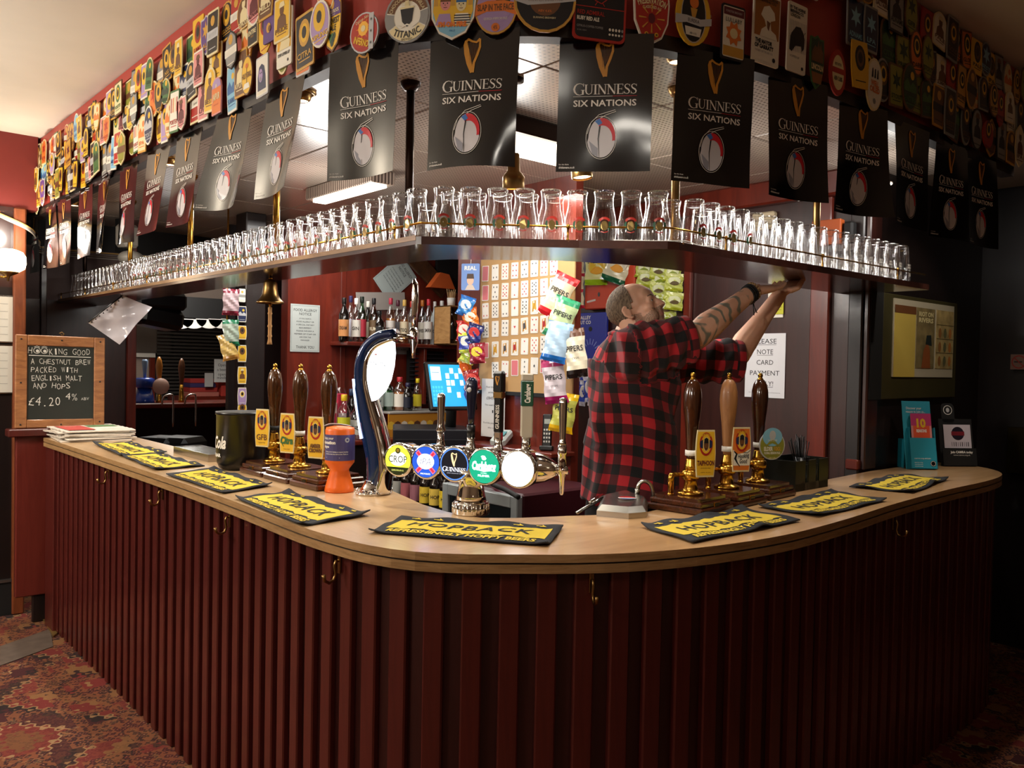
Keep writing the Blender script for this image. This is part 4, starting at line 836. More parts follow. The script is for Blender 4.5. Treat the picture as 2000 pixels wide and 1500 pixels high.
# ---------------------------------------------------------------- ceiling spots in the canopy
for k, (px, py, lb) in enumerate(((590, 184, 'brass eyeball ceiling spot left of the dark bronze pole'), (331, 312, 'brass eyeball ceiling spot between the pale grey banners'), (146, 394, 'small lit ceiling spot near the left end of the canopy'), (1322, 106, 'lit brass eyeball ceiling spot above the aged brass pole'), (1796, 268, 'brass eyeball ceiling spot near the right end'))):
    p = onz(px, py, CZ - .01); root = empty('ceiling_spot', lb, 'ceiling light', (p.x, p.y, CZ))
    m = MB(); m.lathe([(.05, 0), (.052, -.006), (.04, -.012), (.036, -.004)], M_abrass, 24, cap=False); m.build('ring', root)
    m = MB(); m.lathe([(.034, -.0), (.036, -.012), (.03, -.03), (.022, -.036)], M_abrass, 20, cap=False); m.build('eyeball', root)
    m = MB(); m.lathe([(.0, -.034), (.023, -.033)], mat('#ffd9a0', .5, emit=14, name='lamp_face'), 16, cap=False); m.build('bulb', root)
# cylinder spotlights on brackets
for k, (px, py, d, lb, rot) in enumerate(((1003, 352, 2.9, 'brass cylinder spotlight under the silver-lit banner', (.35, .5)), (1136, 332, 3.0, 'brass cylinder spotlight under the plain black middle banner', (.1, -.5)))):
    p = atd(px, py, d); root = empty('cylinder_spotlight', lb, 'ceiling light', (p.x, p.y, p.z))
    q = Vector((-.02 + .06*(k == 0) , .05, .12)); ax = Vector((rot[0]*.3, rot[1]*.2, -1)).normalized()
    M = Matrix.Translation((0, 0, 0)) @ (-ax).to_track_quat('Z', 'Y').to_matrix().to_4x4() @ Matrix.Rotation(0, 4, 'X')
    ax = (-ax); 
    m = MB(); m.lathe([(.035, -.03), (.038, -.027), (.038, .01), (.03, .022), (.022, .03), (.02, .085), (.016, .09)], M_abrass, 24, M, cap=False); m.build('lamp_housing', root)
    m = MB(); m.lathe([(0, -.02), (.034, -.022)], mat('#ffd9a0', .5, emit=14), 20, M, cap=False); m.build('bulb', root)
    m = MB(); e = ax*.085; m.rod(e, (e.x, e.y, CZ - p.z), .006, M_dkbronze); m.lathe([(.03, -.012), (.03, 0)], M_dkbronze, 16, Matrix.Translation((e.x, e.y, CZ-p.z))); m.build('bracket', root)
# fluorescent fittings under the inner ceiling
M_tube = mat('#fff0d8', .5, emit=7, name='fluorescent_diffuser')
for (px, py, lb, sx, sy) in ((1040, 285, 'lit fluorescent ceiling fitting with dark frame behind the middle banners', .62, .3), (680, 374, 'slim lit fluorescent ceiling fitting seen above the left glasses', .14, .7)):
    p = onz(px, py, CZ - .06); root = empty('fluorescent_fitting', lb, 'ceiling light', (p.x, p.y, CZ - .07))
    m = MB(); m.bb((-sx/2, -sy/2, 0), (sx/2, sy/2, .068), M_dkbronze if sx > .3 else M_tile, .006); m.build('housing', root)
    m = MB(); m.bb((-sx/2+.03, -sy/2+.03, -.012), (sx/2-.03, sy/2-.03, .0), M_tube, .004); m.build('diffuser', root)
# ================================================================ pint glasses on the hanging shelf
def glassA():
    m = MB(); m.lathe([(.0375, 0), (.0395, .008), (.0425, .035), (.0425, .055), (.0385, .08), (.0325, .108), (.030, .128), (.0305, .146), (.033, .156), (.0335, .162), (.031, .166), (.012, .164)], M_glass, 20, cap=False)
    m.lathe([(.0385, 0), (.037, .001)], M_glass, 20, cap=False); m.lathe([(.0275, .147), (.018, .143), (.001, .142)], M_glass, 16, cap=False); m.lathe([(.0335, .1585), (.0338, .1605), (.0335, .1625)], M_rim, 20, cap=False)
    m.lathe([(.0378, .0005), (.0388, .002), (.0378, .003)], M_rim, 20, cap=False)
    return m
def glassB():
    m = MB(); m.lathe([(.0425, 0), (.0432, .01), (.041, .06), (.0365, .11), (.0325, .146), (.0322, .156), (.0305, .160), (.012, .158)], M_glass, 20, cap=False)
    m.lathe([(.0285, .140), (.016, .136), (.001, .135)], M_glass, 16, cap=False); m.lathe([(.0322, .152), (.0326, .154), (.0322, .156)], M_rim, 20, cap=False)
    m.lathe([(.0424, .0005), (.0434, .002), (.0424, .003)], M_rim, 20, cap=False)
    return m
M_rim = glassmat('glass_rim', tint=(.75, .78, .76), face=.3, edge=.9)
M_e = lambda c, e=2.2: mat(c, .35, emit=e)
def curved(m, r): m.W = lambda v: Vector((r*sin(v.x/r), -r*cos(v.x/r) - v.z, v.y)); return m
def logoA():
    m = curved(MB(), .0428); R_ = mat('#9c2a22', .3); G_ = mat('#1f4a34', .3); B_ = mat('#8f7646', .25, .7)
    m.flat(circ(.0115, 16, 0, .048, 1, 1.35), .0006, B_)
    for sx in (-1, 1): m.flat([(sx*.013, .066), (sx*.021, .058), (sx*.0225, .046), (sx*.018, .036), (sx*.0125, .036), (sx*.0145, .048)][::sx], .0006, G_)
    a = [(.0205*cos(t), .053 + .0195*sin(t)) for t in [rad(35)+rad(110)*i/8 for i in range(9)]]; m.stroke(a, .0075, .0007, R_)
    m.stroke([(-.012, .030), (0, .0265), (.012, .030)], .003, .0007, R_); return m
gA = glassA().build('pint_glass'); gB = glassB().build('pint_glass')
la = logoA().build('printed_badge'); lb_ = MB(); curved(lb_, .0425); WI = mat('#dcd8cc', .4)
for i, t in enumerate(('LONDON', 'BREWING', 'CO')): lb_.text(t, 0, .072 - .011*i, .008, WI, .0008, w=(.034, .038, .012)[i], bold=.03, rot=pi)
lb_.flat(circ(.008, 12, 0, .03), .0008, WI); lw_ = lb_.build('printed_lettering')
for o in (gA, gB, la, lw_): o.location = (0, 0, -20)
protos_used = set(); polex = [(1.66, 6.55), (1.66, 5.53), (1.66, 4.52), (1.66, 3.5), (1.66, 2.467), (2.36, 1.86), (3.309, 1.86)]
placed_g = []; FRONT = []
rg = random.Random(4)
def put_glass(x, y, kind, out, logo, label, group):
    if any((x-a)**2 + (y-b)**2 < .058**2 for a, b in polex) or any((x-a)**2 + (y-b)**2 < .0835**2 for a, b in placed_g): return
    placed_g.append((x, y))
    src = gA if kind == 'A' else gB
    o = src.copy() if kind in protos_used else src
    if kind in protos_used: COL.objects.link(o)
    protos_used.add(kind); o.location = (x, y, SZ1 + .0005); o.rotation_euler = (0, 0, math.atan2(out.x, -out.y) + rg.gauss(0, .12)); tag(o, label, 'glass', group); FRONT.append((o, group))
    if logo:
        ls = la if logo == 1 else lw_; l = ls.copy() if logo in protos_used else ls
        if logo in protos_used: COL.objects.link(l)
        protos_used.add(logo); l.location = (0, 0, 0); l.parent = o
dA = pathlen(A_[:4])
for row, (off, step) in enumerate(((.055, .0865), (.137, .0865), (.219, .0865))):
    for p, t, d in along(offset(A_, off), step):
        if d < .2: continue
        out = Vector((t.y, -t.x)); 
        sec = 'left' if p.y > 2.4 else ('mid' if p.x < 2.3 else 'right')
        if row == 2 and (sec != 'left' or rg.random() < .45): continue
        if sec == 'right' and p.x > 3.86: continue
        if sec == 'left':
            fr = p.y < 5.1
            if row == 0 and fr: put_glass(p.x, p.y, 'A', out, 1, 'upturned curved pint glass with coloured badge in front row of the long left shelf arm', 'front row glasses on the left shelf arm')
            elif row == 0: put_glass(p.x, p.y, 'A', out, 0, 'plain upturned curved pint glass at the far left end of the hanging shelf', 'plain glasses at the far left shelf end')
            else: put_glass(p.x, p.y, 'A', out, 0, 'plain upturned curved pint glass behind the front row on the left shelf arm', 'back row glasses on the left shelf arm')
        elif sec == 'mid':
            if row == 0: put_glass(p.x, p.y, 'A', out, 1, 'upturned curved pint glass with red and green badge in middle front row of shelf', 'front row glasses in the middle of the shelf')
            else: put_glass(p.x, p.y, 'A', out, 0, 'plain upturned pint glass in the back row in the middle of the hanging shelf', 'back row glasses in the middle of the shelf')
        else:
            if row == 0 and p.x > 3.3: put_glass(p.x, p.y, 'B', out, 2, 'upturned straight pint glass with white lettering at the right shelf end', 'lettered glasses at the right shelf end')
            elif row == 0: put_glass(p.x, p.y, 'B', out, 1 if p.x < 2.6 else 0, 'upturned straight pint glass with badge near the aged brass pole' if p.x < 2.6 else 'plain upturned straight pint glass in front row of the right shelf arm', 'badged glasses by the aged brass pole' if p.x < 2.6 else 'front row glasses on the right shelf arm')
            else: put_glass(p.x, p.y, 'B', out, 0, 'plain upturned straight pint glass in the back row of the right shelf arm', 'back row glasses on the right shelf arm')
NW = 'first second third fourth fifth sixth seventh eighth ninth tenth eleventh twelfth thirteenth fourteenth fifteenth sixteenth seventeenth eighteenth nineteenth'.split() + ['twentieth'] + ['twenty-' + w for w in 'first second third fourth fifth sixth seventh eighth ninth'.split()] + ['thirtieth'] + ['thirty-' + w for w in 'first second third fourth fifth sixth seventh eighth ninth'.split()]
for g, pre, ref, key in (('front row glasses in the middle of the shelf', 'upturned curved pint glass with red badge, middle front row, ', 'from the dark bronze pole', lambda o: o.location.x),
    ('front row glasses on the left shelf arm', 'upturned curved badged pint glass, left arm front row, ', 'from the shelf corner', lambda o: o.location.y),
    ('front row glasses on the right shelf arm', 'plain straight pint glass, right arm front row, ', 'from the aged pole', lambda o: o.location.x),
    ('badged glasses by the aged brass pole', 'straight pint glass with badge by the aged pole, ', 'from the left', lambda o: o.location.x),
    ('lettered glasses at the right shelf end', 'straight pint glass with white lettering, ', 'from the right shelf end', lambda o: -o.location.x),
    ('plain glasses at the far left shelf end', 'plain curved pint glass, front row at far left, ', 'from the shelf tip', lambda o: -o.location.y),
    ('back row glasses in the middle of the shelf', 'plain pint glass, middle back row, ', 'from the dark bronze pole', lambda o: o.location.x)):
    for i, o in enumerate(sorted([o for o, gg in FRONT if gg == g], key=key)): o['label'] = pre + NW[i] + ' ' + ref
# white plastic grid liners that show between the glasses
M_liner = mat('#e9e6df', .5)
def liner(path, label):
    m = MB(); a = offset(path, .012); b = offset(path, .07); n = 0
    for q in range(5):
        pp = offset(path, .012 + .014*q); m.tube([(p.x, p.y, SZ1 + .006 + .004*sin(p.x*40+p.y*30)) for p in [x for x, t, d in along(pp, .02)]], .0014, M_liner, 5)
    for (p, t, d), (r, t2, d2) in zip(along(a, .014), along(b, .014)): m.tube([(p.x, p.y, SZ1+.006), (r.x, r.y, SZ1+.007)], .0012, M_liner, 4)
    m.build('grid_liner', None, label, 'shelf liner', kind='stuff')
liner([x for x, t, d in along(A_, .02) if x.x > 2.0 and x.x < 2.42], 'white plastic grid liner on the shelf front by the aged brass pole')
liner([x for x, t, d in along(A_, .02) if x.y > 3.75 and x.y < 4.2], 'white plastic grid liner on the left shelf arm')
# ================================================================ things on the counter
def P_(x, y, z=0): return (x, y, z)
M_walnut = wood('walnut_handle', '#241006', '#5a3416', (18, 18, 3), .14, .8, bump=.03)
M_walnutD = wood('dark_handle', '#1c0b05', '#4a2510', (18, 18, 3), .14, .8, bump=.03)
M_beech = wood('pale_handle', '#8a5630', '#b88250', (14, 14, 2), .45, .1, bump=.05)
M_pumpbase = wood('pump_base_wood', '#2c140b', '#5a2e18', (4, 14, 14), .2, .7, bump=.04)
def hopback(m, w, h, z, ring='red'):
    m.flat(circ(1, 22, 0, h*.2, w*.33, h*.25), z, PM(ring)); m.flat(circ(1, 20, 0, h*.2, w*.25, h*.2), z+.0003, PM('yellow')); 
    for sx in (-1, 1): m.flat([(sx*w*.16, h*.1), (sx*w*.3, h*.14), (sx*w*.3, h*.26), (sx*w*.16, h*.3)][::sx], z+.0005, PM('navy'))
    m.flat(circ(1, 18, 0, h*.2, w*.15, h*.15), z+.0007, PM('cream')); m.flat(circ(1, 16, 0, h*.19, w*.125, h*.13), z+.0009, PM('brown')); m.flat([(-w*.12, h*.22), (w*.12, h*.22), (w*.1, h*.31), (0, h*.34), (-w*.1, h*.31)], z+.0011, PM('black'))
    for sx in (-1, 1): m.flat(circ(w*.015, 6, sx*w*.05, h*.2), z+.0013, PM('black'))
    m.stroke([(-w*.06, h*.11), (w*.06, h*.11)], h*.012, z+.0013, PM('black')); m.text('HOP BACK', 0, h*.405, h*.045, PM('yellow' if ring != 'yellow' else 'red'), z+.0009, w=w*.5, bold=.03, arc=w*.5)
def c_gfb(m, w, h): hopback(m, w, h, .0052); m.text('GFB', 0, -h*.24, h*.15, PM('brown'), .0056, w=w*.74, bold=.02); m.text('PALE BITTER', 0, -h*.39, h*.03, PM('brown'), .0056, w=w*.5)
def c_citra(m, w, h): hopback(m, w, h, .0052); m.text('Citra', 0, -h*.18, h*.17, PM('green'), .0058, w=w*.84, bold=.05, italic=.2); m.stroke([(-w*.3, -h*.08), (-w*.34, -h*.25), (-w*.2, -h*.34)], w*.04, .0056, PM('green')); m.text('PALE ALE', 0, -h*.4, h*.03, PM('brown'), .0056, w=w*.4)
def c_amber(m, w, h): hopback(m, w, h, .0052); m.text('AMBER', 0, -h*.2, h*.09, PM('brown'), .0058, w=w*.66, bold=.05); m.text('CROWN', 0, -h*.31, h*.09, PM('brown'), .0058, w=w*.76, bold=.05)
def c_taiph(m, w, h): hopback(m, w, h, .0052); m.text('TAIPHOON', 0, -h*.2, h*.1, PM('maroon'), .0058, w=w*.86, bold=.04); m.text('LEMONGRASS BEER', 0, -h*.31, h*.025, PM('brown'), .0056, w=w*.5); m.text('ABV 4.2%', 0, -h*.4, h*.02, PM('brown'), .0056, w=w*.5)
def c_hook(m, w, h):
    m.flat([(-w*.42, -h*.36), (w*.44, -h*.36), (w*.46, h*.02), (w*.1, -h*.08), (-w*.2, -h*.1), (-w*.46, h*.0)], .005, PM('white')); hopback(m, w, h, .0052); m.text('Hooking', w*.1, -h*.14, h*.1, PM('black'), .0058, w=w*.6, italic=.2, rot=.12, bold=.02); m.text('Good', w*.1, -h*.26, h*.1, PM('black'), .0058, w=w*.4, italic=.2, bold=.02)
    m.stroke([(-w*.4, -h*.04), (-w*.26, -h*.1), (-w*.34, -h*.2), (-w*.22, -h*.3), (-w*.08, -h*.38)], [w*.05, w*.1, w*.12, w*.06, w*.03], .0057, PM('black')); m.stroke([(w*.46, -h*.02), (w*.3, -h*.08), (w*.1, -h*.06)], w*.03, .0057, PM('black'))
def c_elder(m, w, h):
    m.flat(circ(1, 24, 0, h*.2, w*.42, h*.22), .0051, PM('light blue')); m.flat(circ(w*.14, 12, 0, h*.24, 1, 1.3), .0054, PM('silver')); m.flat([(-w*.3, -h*.02), (0, h*.18), (w*.3, -h*.02), (0, h*.05)], .0053, PM('olive')); m.text('DARK STAR', 0, h*.12, h*.05, PM('white'), .0058, w=w*.4); m.text('ELDER', -w*.17, -h*.08, h*.09, PM('white'), .0058, w=w*.38, bold=.04); m.text('FOOL', w*.22, -h*.08, h*.09, PM('gold'), .0058, w=w*.3, bold=.04); m.text('FLORAL SESSION PALE', 0, -h*.18, h*.05, PM('white'), .0058, w=w*.68, bold=.04); m.text('ABV 3.8%', 0, -h*.3, h*.04, PM('cream'), .0058, w=w*.3)
def hand_pump(x, y, rz, label, mh, clip, strap, shape='barrel-sided', face='yellow', edge='cream', cw=.074, chh=.155, cz=.19, ca=0):
    r = empty('hand_pump', label, 'beer pump', (x, y, CT), rz, 'beer hand pumps on the bar')
    m = MB(); m.box((0, 0, .011), (.205, .212, .022), M_pumpbase, None, .006); m.box((0, 0, .03), (.19, .197, .018), M_pumpbase, None, .004); m.prism(rrect(.17, .177, .01, 2), .038, .05, M_pumpbase); m.build('base', r)
    m = MB(); m.box((.0, -.0995, .028), (.034, .003, .016), M_brass, None, .001); m.box((.0, -.1012, .028), (.028, .002, .011), M_black); m.text('ANGRAM', 0, 0, .003, M_brass, 0, w=.022, M=frame((0, -.1025, .028), (1, 0, 0), (0, -1, 0))); m.build('maker_plate', r)
    m = MB(); m.lathe([(.044, .05), (.046, .055), (.04, .06), (.026, .064), (.024, .07), (.021, .095), (.023, .098), (.028, .1), (.031, .106), (.031, .124), (.027, .13), (.021, .133)], M_brass, 28); m.lathe([(.024, .128), (.021, .145), (.017, .165), (.0165, .168)], M_brass, 20); m.build('column', r)
    m = MB(); m.tube([(-.02, .012, .115), (-.055, .03, .117), (-.062, .034, .114), (-.064, .036, .105), (-.064, .036, .05)], [.008, .008, .011, .011, .0085], M_brass, 12); m.lathe([(.012, .05), (.009, .056)], M_brass, 12, Matrix.Translation((-.064, .036, 0))); m.build('side_arm', r)
    m = MB(); m.lathe([(.0145, .166), (.0165, .18), (.018, .21), (.022, .27), (.029, .33), (.031, .36), (.0295, .39), (.024, .415), (.015, .43), (.009, .433)], mh, 24); m.build('handle', r)
    m = MB(); m.lathe([(.011, .43), (.0115, .434), (.008, .437), (.0075, .441), (.0095, .444), (.0085, .451), (.005, .455), (.0005, .457)], M_brass, 16); m.build('finial', r)
    m = MB(); p = SHAPES[shape](cw, chh)
    m.prism(p, 0, .004, PM(edge)); m.flat(scaled(p, .93), .0044, PM(face)); clip(m, cw, chh)
    c = m.build('pump_clip', r); c.matrix_world = frame((.0, -.052, cz), (cos(ca), sin(ca), 0), (sin(ca), -cos(ca), 0))
    m = MB(); m.lathe([(.0205, cz-.011), (.0205, cz+.007)], M_white if strap else M_blackm, 20); m.box((0, -.033, cz-.002), (.008, .03, .014), M_white if strap else M_blackm); m.build('clip_strap', r)
    return r
hand_pump(1.562, 3.285, rad(-90), 'leftmost hand pump, dark varnished handle, yellow badge with three big letters', M_walnut, c_gfb, False, ca=rad(24))
hand_pump(1.562, 3.06, rad(-90), 'middle hand pump of the left three, white strap and green lettered badge', M_walnut, c_citra, True, cz=.185, ca=rad(24))
hand_pump(1.566, 2.838, rad(-88), 'hand pump behind the orange collecting box, yellow badge', M_walnut, c_amber, False, cz=.185, ca=rad(24))
hand_pump(2.298, 1.72, rad(6), 'hand pump nearest the viewer on the right, yellow badge and dark glossy handle', M_walnutD, c_taiph, True, ca=rad(-30))
hand_pump(2.53, 1.738, rad(5), 'hand pump with pale unvarnished handle and orange and white badge', M_beech, c_hook, True, face='orange', ca=rad(-30))
hand_pump(2.772, 1.768, rad(5), 'rightmost hand pump with round green badge and brown handle', M_walnutD, c_elder, True, shape='round', face='olive', edge='silver', cw=.098, cz=.19, ca=rad(-30))
# ---------------------------------------------------------------- bar towels
M_tY = mat('#dcbf3c', .95, bump=.6, bscale=500, name='towel_yellow'); M_tD = mat('#2b2c30', .95, bump=.6, bscale=500, name='towel_charcoal')
def towel(px4, label, seed, fold=0):
    c = [onz(x, y, CT) for x, y in px4]      # far-left, far-right, near-right, near-left
    FL, FR, NR, NL = c; r = random.Random(seed); k1, k2 = r.uniform(3, 5), r.uniform(5, 8); m = MB()
    def W(v):
        u, w_ = v.x, v.y; p = (FL*(1-u) + FR*u)*(w_) + (NL*(1-u) + NR*u)*(1-w_)
        ed = max(0, .06 - min(u, 1-u, w_, 1-w_))/.06; cr = max(0, 1 - math.hypot(min(u, 1-u)*3, min(w_, 1-w_)*2)*4.)
        z = .005 + .0012*(1+sin(k1*u*3+seed))*(1+sin(k2*w_+seed)) + .003*ed*(1+sin(u*19+seed)*sin(w_*11)) + .008*cr*((seed*7 + int(u > .5)*3 + int(w_ > .5)) % 3 > 0)
        if fold: z += fold*math.exp(-((u-.62)**2/.004 + (w_-.08)**2/.02))*1.0
        return Vector((p.x + .0025*sin(w_*7+seed), p.y + .0025*sin(u*9+seed), CT + z + v.z))
    m.W = W; NU, NV = 30, 14; vs = []; fs = []; 
    for zz in (.0, -.0042):
        b = len(vs)
        for j in range(NV+1):
            for i in range(NU+1): vs.append((i/NU, j/NV, zz))
        for j in range(NV):
            for i in range(NU):
                q = (b+j*(NU+1)+i, b+j*(NU+1)+i+1, b+(j+1)*(NU+1)+i+1, b+(j+1)*(NU+1)+i); fs.append(q if zz == 0 else q[::-1])
    n1 = (NU+1)*(NV+1); rim = [i for i in range(NU+1)] + [j*(NU+1)+NU for j in range(1, NV+1)] + [NV*(NU+1)+i for i in range(NU-1, -1, -1)] + [j*(NU+1) for j in range(NV-1, 0, -1)]
    for a, b in zip(rim, rim[1:]+rim[:1]): fs.append((b, a, n1+a, n1+b))
    m.add(vs, fs, M_tD, True)
    # yellow field with torn edges, subdivided so it follows the cloth
    for i in range(28):
        u0, u1 = .045+.91*i/28, .045+.91*(i+1)/28
        def lo(u): return .25 + .018*sin(u*37+seed) + .012*sin(u*71)
        def hi(u): return .80 + .016*sin(u*43+seed*2) + .012*sin(u*67)
        for j in range(6):
            t0, t1 = j/6, (j+1)/6
            m.add([(u0, lo(u0)+(hi(u0)-lo(u0))*t0, .0012), (u1, lo(u1)+(hi(u1)-lo(u1))*t0, .0012), (u1, lo(u1)+(hi(u1)-lo(u1))*t1, .0012), (u0, lo(u0)+(hi(u0)-lo(u0))*t1, .0012)], [(0, 1, 2, 3)], M_tY)
    m.text('HOPBACK', .5, .52, .25, M_tD, .0026, w=.72, bold=.01, italic=.15, space=1.1); m.text('REFRESHINGLY HOPPY BEERS', .5, .14, .11, M_tY, .0026, w=.84, bold=.04)
    for q in (.12, .26, .74, .88):
        m.flat([(q-.03, .9), (q, .9), (q-.01, .87), (q+.035, .875), (q+.0, .96), (q+.005, .92), (q-.035, .93)], .0026, M_tY)
    return m.build('bar_towel', None, label, 'bar towel', 'beer towels laid along the bar top')
TW = [([(256, 867), (325, 886), (236, 893), (180, 868)], 'yellow and charcoal bar towel nearest the newspapers'),
      ([(317, 889), (399, 911), (301, 920), (235, 892)], 'yellow and charcoal bar towel second from the newspapers, curled right corner'),
      ([(419, 917), (532, 950), (435, 966), (324, 929)], 'yellow and charcoal bar towel in front of the black ice bucket'),
      ([(565, 963), (725, 1008), (592, 1030), (460, 975)], 'yellow and charcoal bar towel in front of the left hand pumps'),
      ([(784, 1013), (1102, 1032), (1072, 1069), (720, 1042)], 'yellow and charcoal bar towel in the middle of the curve, facing the viewer'),
      ([(1251, 1031), (1449, 996), (1564, 1020), (1353, 1063)], 'rumpled yellow bar towel in front of the nearest right hand pump'),
      ([(1480, 992), (1622, 961), (1731, 980), (1598, 1012)], 'yellow bar towel in front of the black napkin caddy'),
      ([(1659, 953), (1750, 928), (1851, 938), (1783, 965)], 'yellow bar towel with turned corner nearest the right end')]
for i, (c, lb) in enumerate(TW): towel(c, lb, i+1, .012 if i in (5, 7) else 0)
# ---------------------------------------------------------------- charity collecting box
M_or = mat('#e8681a', .38, name='orange_plastic'); M_pl = mat('#4a4478', .45)
p = onz(657, 964, CT) + FWD*.05; r = empty('collecting_box', 'orange waisted collecting box with purple paper label', 'collecting box', (p.x, p.y, CT))
m = MB(); m.lathe([(.05, 0), (.053, .004), (.05, .02), (.034, .075), (.034, .082), (.047, .1), (.052, .106), (.0525, .112), (.0525, .222), (.049, .232), (.03, .236)], M_or, 32); m.build('body', r)
def wrap(rr, cx=0): 
    m = MB(); a0 = math.atan2(-FWD.x, FWD.y); 
    m.W = lambda v: Vector(((rr+v.z)*sin(v.x/rr)*cos(a0) + (rr+v.z)*cos(v.x/rr)*sin(a0), (rr+v.z)*sin(v.x/rr)*sin(a0) - (rr+v.z)*cos(v.x/rr)*cos(a0), v.y)); return m
m = wrap(.0532)
for i in range(24): x0 = -.155+.31*i/24; m.flat([(x0, .116), (x0+.31/24, .116), (x0+.31/24, .208), (x0, .208)], 0, M_pl)
m.text('Enjoy your', -.037, .196, .008, M_white, .0006, w=.05, bold=.03); m.text('donation', -.034, .181, .011, M_white, .0006, w=.058, bold=.05); m.text('days', -.046, .166, .009, M_white, .0006, w=.03, bold=.04)
m.text('Thank you for helping us support families', -.004, .148, .004, M_white, .0006, w=.09, bold=.02); m.text('and children when they need us most. Thank you', -.004, .14, .004, M_white, .0006, w=.09, bold=.02); m.stroke([(-.046, .127), (.01, .127)], .0015, .0006, M_white)
m.flat(circ(.009, 14, .037, .19), .0006, PM('silver')); m.flat(circ(.004, 10, .037, .19), .0009, M_pl); m.build('label', r)
m = MB(); e = p - Vector((p.x, p.y, CT)); m.tube(smoothpath([(-.05, .02, .236), (-.02, .02, .24), (.02, 0, .238), (.052, -.03, .225), (.09, -.07, .19), (.11, -.11, .165), (.135, -.14, .162)], 6), .0022, M_black, 6); m.tube(smoothpath([(-.05, .03, .236), (-.02, .035, .243), (.02, .02, .241), (.04, -.01, .236)], 5), .0018, mat('#b8b4ae', .5), 6); m.build('security_cord', r)
# ---------------------------------------------------------------- ice bucket
p = onz(455, 921, CT) + FWD*.1; r = empty('ice_bucket', 'large glossy black drum bucket with white script lettering', 'bucket', (p.x, p.y, CT))
m = MB(); m.lathe([(.07, 0), (.088, .008), (.098, .03), (.102, .07), (.102, .232), (.106, .234), (.106, .246), (.10, .247), (.09, .244), (0, .244)], M_black, 40); m.build('drum', r)
a0 = math.atan2(-FWD.x, FWD.y); m = wrap(.1028); m.text('Coca-Cola', -.132, .12, .05, M_white, .0006, w=.2, italic=.35, bold=.03); m.text('ICE BAR', -.105, .065, .014, M_white, .0006, w=.09, bold=.04); m.build('lettering', r)
# ---------------------------------------------------------------- newspapers
r = empty('newspaper_stack', 'pile of folded newspapers at the left end of the bar', 'newspapers', (1.36, 5.26, CT)); rr = random.Random(3)
M_news = mat('#cfc6b8', .85, var=.06, bscale=60)
for i in range(7):
    m = MB(); a = rr.uniform(-.16, .16); W_, H_ = .36, .47 - .02*(i % 3)
    m.M = Matrix.Translation((rr.uniform(-.025, .02), rr.uniform(-.03, .03), .003 + i*.0085)) @ Matrix.Rotation(a, 4, 'Z')
    m.W = lambda v, i=i: Vector((v.x, v.y, v.z + .006*(v.x/.18)**2*(i % 2) + .003*sin(v.y*20+i)))
    for j in range(6):
        for k in range(6):
            x0, y0 = -W_/2 + W_*j/6, -H_/2 + H_*k/6; m.bb((x0, y0, 0), (x0+W_/6, y0+H_/6, .0065), M_news)
    if i == 6:
        m.text('DAILY NEWS', 0, .17, .035, M_black, .0072, w=.3, bold=.04); m.flat([(-.16, -.2), (-.02, -.2), (-.02, .12), (-.16, .12)], .0072, mat('#b5463c', .8)); m.flat([(-.13, -.12), (-.05, -.12), (-.06, .06), (-.12, .06)], .0076, mat('#d8a890', .8)); m.flat([(.0, .02), (.16, .02), (.16, .12), (.0, .12)], .0072, mat('#5a7a4a', .8))
        for q in range(10): m.stroke([(.01, -.19+q*.018), (.16, -.19+q*.018)], .004, .0073, mat('#8a847c', .8))
    m.build('newspaper', r)
# drip tray
r = empty('drip_tray', 'shallow metal drip tray left of the ice bucket', 'drip tray', (1.55, 3.98, CT)); m = MB()
m.bb((-.07, -.19, 0), (-.064, .24, .035), M_steel); m.bb((.06, -.19, 0), (.066, .24, .035), M_steel); m.bb((-.07, -.196, 0), (.066, -.19, .035), M_steel); m.bb((-.07, .24, 0), (.066, .246, .035), M_steel); m.bb((-.065, -.19, .0), (.06, .24, .006), M_steel); m.build('tray', r)
m = MB()
for i in range(22): m.bb((-.063, -.18+i*.019, .028), (.06, -.172+i*.019, .032), M_steel)
m.build('grille', r, kind='stuff')
# ---------------------------------------------------------------- tall lager font with glowing face
p = onz(727, 968, CT) + FWD*.04; ux = Vector((.5, -.866, 0)); nz_ = Vector((-.866, -.5, 0)); r = empty('tall_beer_font', 'tall curved blue and chrome beer font with glowing white face', 'beer tap', (p.x, p.y, CT)); k_ = .00182
def U(px, py, n=0): return ux*((px-727)*k_*1.04) + Vector((0, 0, (966-py)*k_)) + nz_*n
M_cobalt = mat('#14305e', .12, .35, coat=1, name='cobalt_blue_lacquer')
def sweep(m, pts, wid, dep, mt, off=0):
    """closed section swept along points in the font's plane: half width in plane, half depth across"""
    P = [U(x, y, off) for x, y in pts]; vs = []; fs = []; n = 14
    for i, q in enumerate(P):
        t = (P[min(i+1, len(P)-1)] - P[max(i-1, 0)]).normalized(); s_ = t.cross(nz_)
        for k in range(n): a = 2*pi*k/n; vs.append(q + s_*(cos(a)*wid[i]*k_) + nz_*(sin(a)*dep[i]*k_))
    for i in range(len(P)-1):
        for k in range(n): q = (k+1) % n; fs.append((i*n+k, i*n+q, (i+1)*n+q, (i+1)*n+k))
    fs += [tuple(range(n))[::-1], tuple((len(P)-1)*n+k for k in range(n))]; m.add(vs, fs, mt, True)
bp = smoothpath([(732, 950, 0), (735, 905, 0), (728, 862, 0), (716, 820, 0), (706, 778, 0), (699, 740, 0), (701, 706, 0), (715, 677, 0), (740, 659, 0), (770, 654, 0)], 4); n_ = len(bp)
wid = [14 + 7*sin(min(1, i/(n_*.45))*pi) + (4 if i < n_*.5 else 0) - 6*max(0, i/n_-.6) for i in range(n_)]
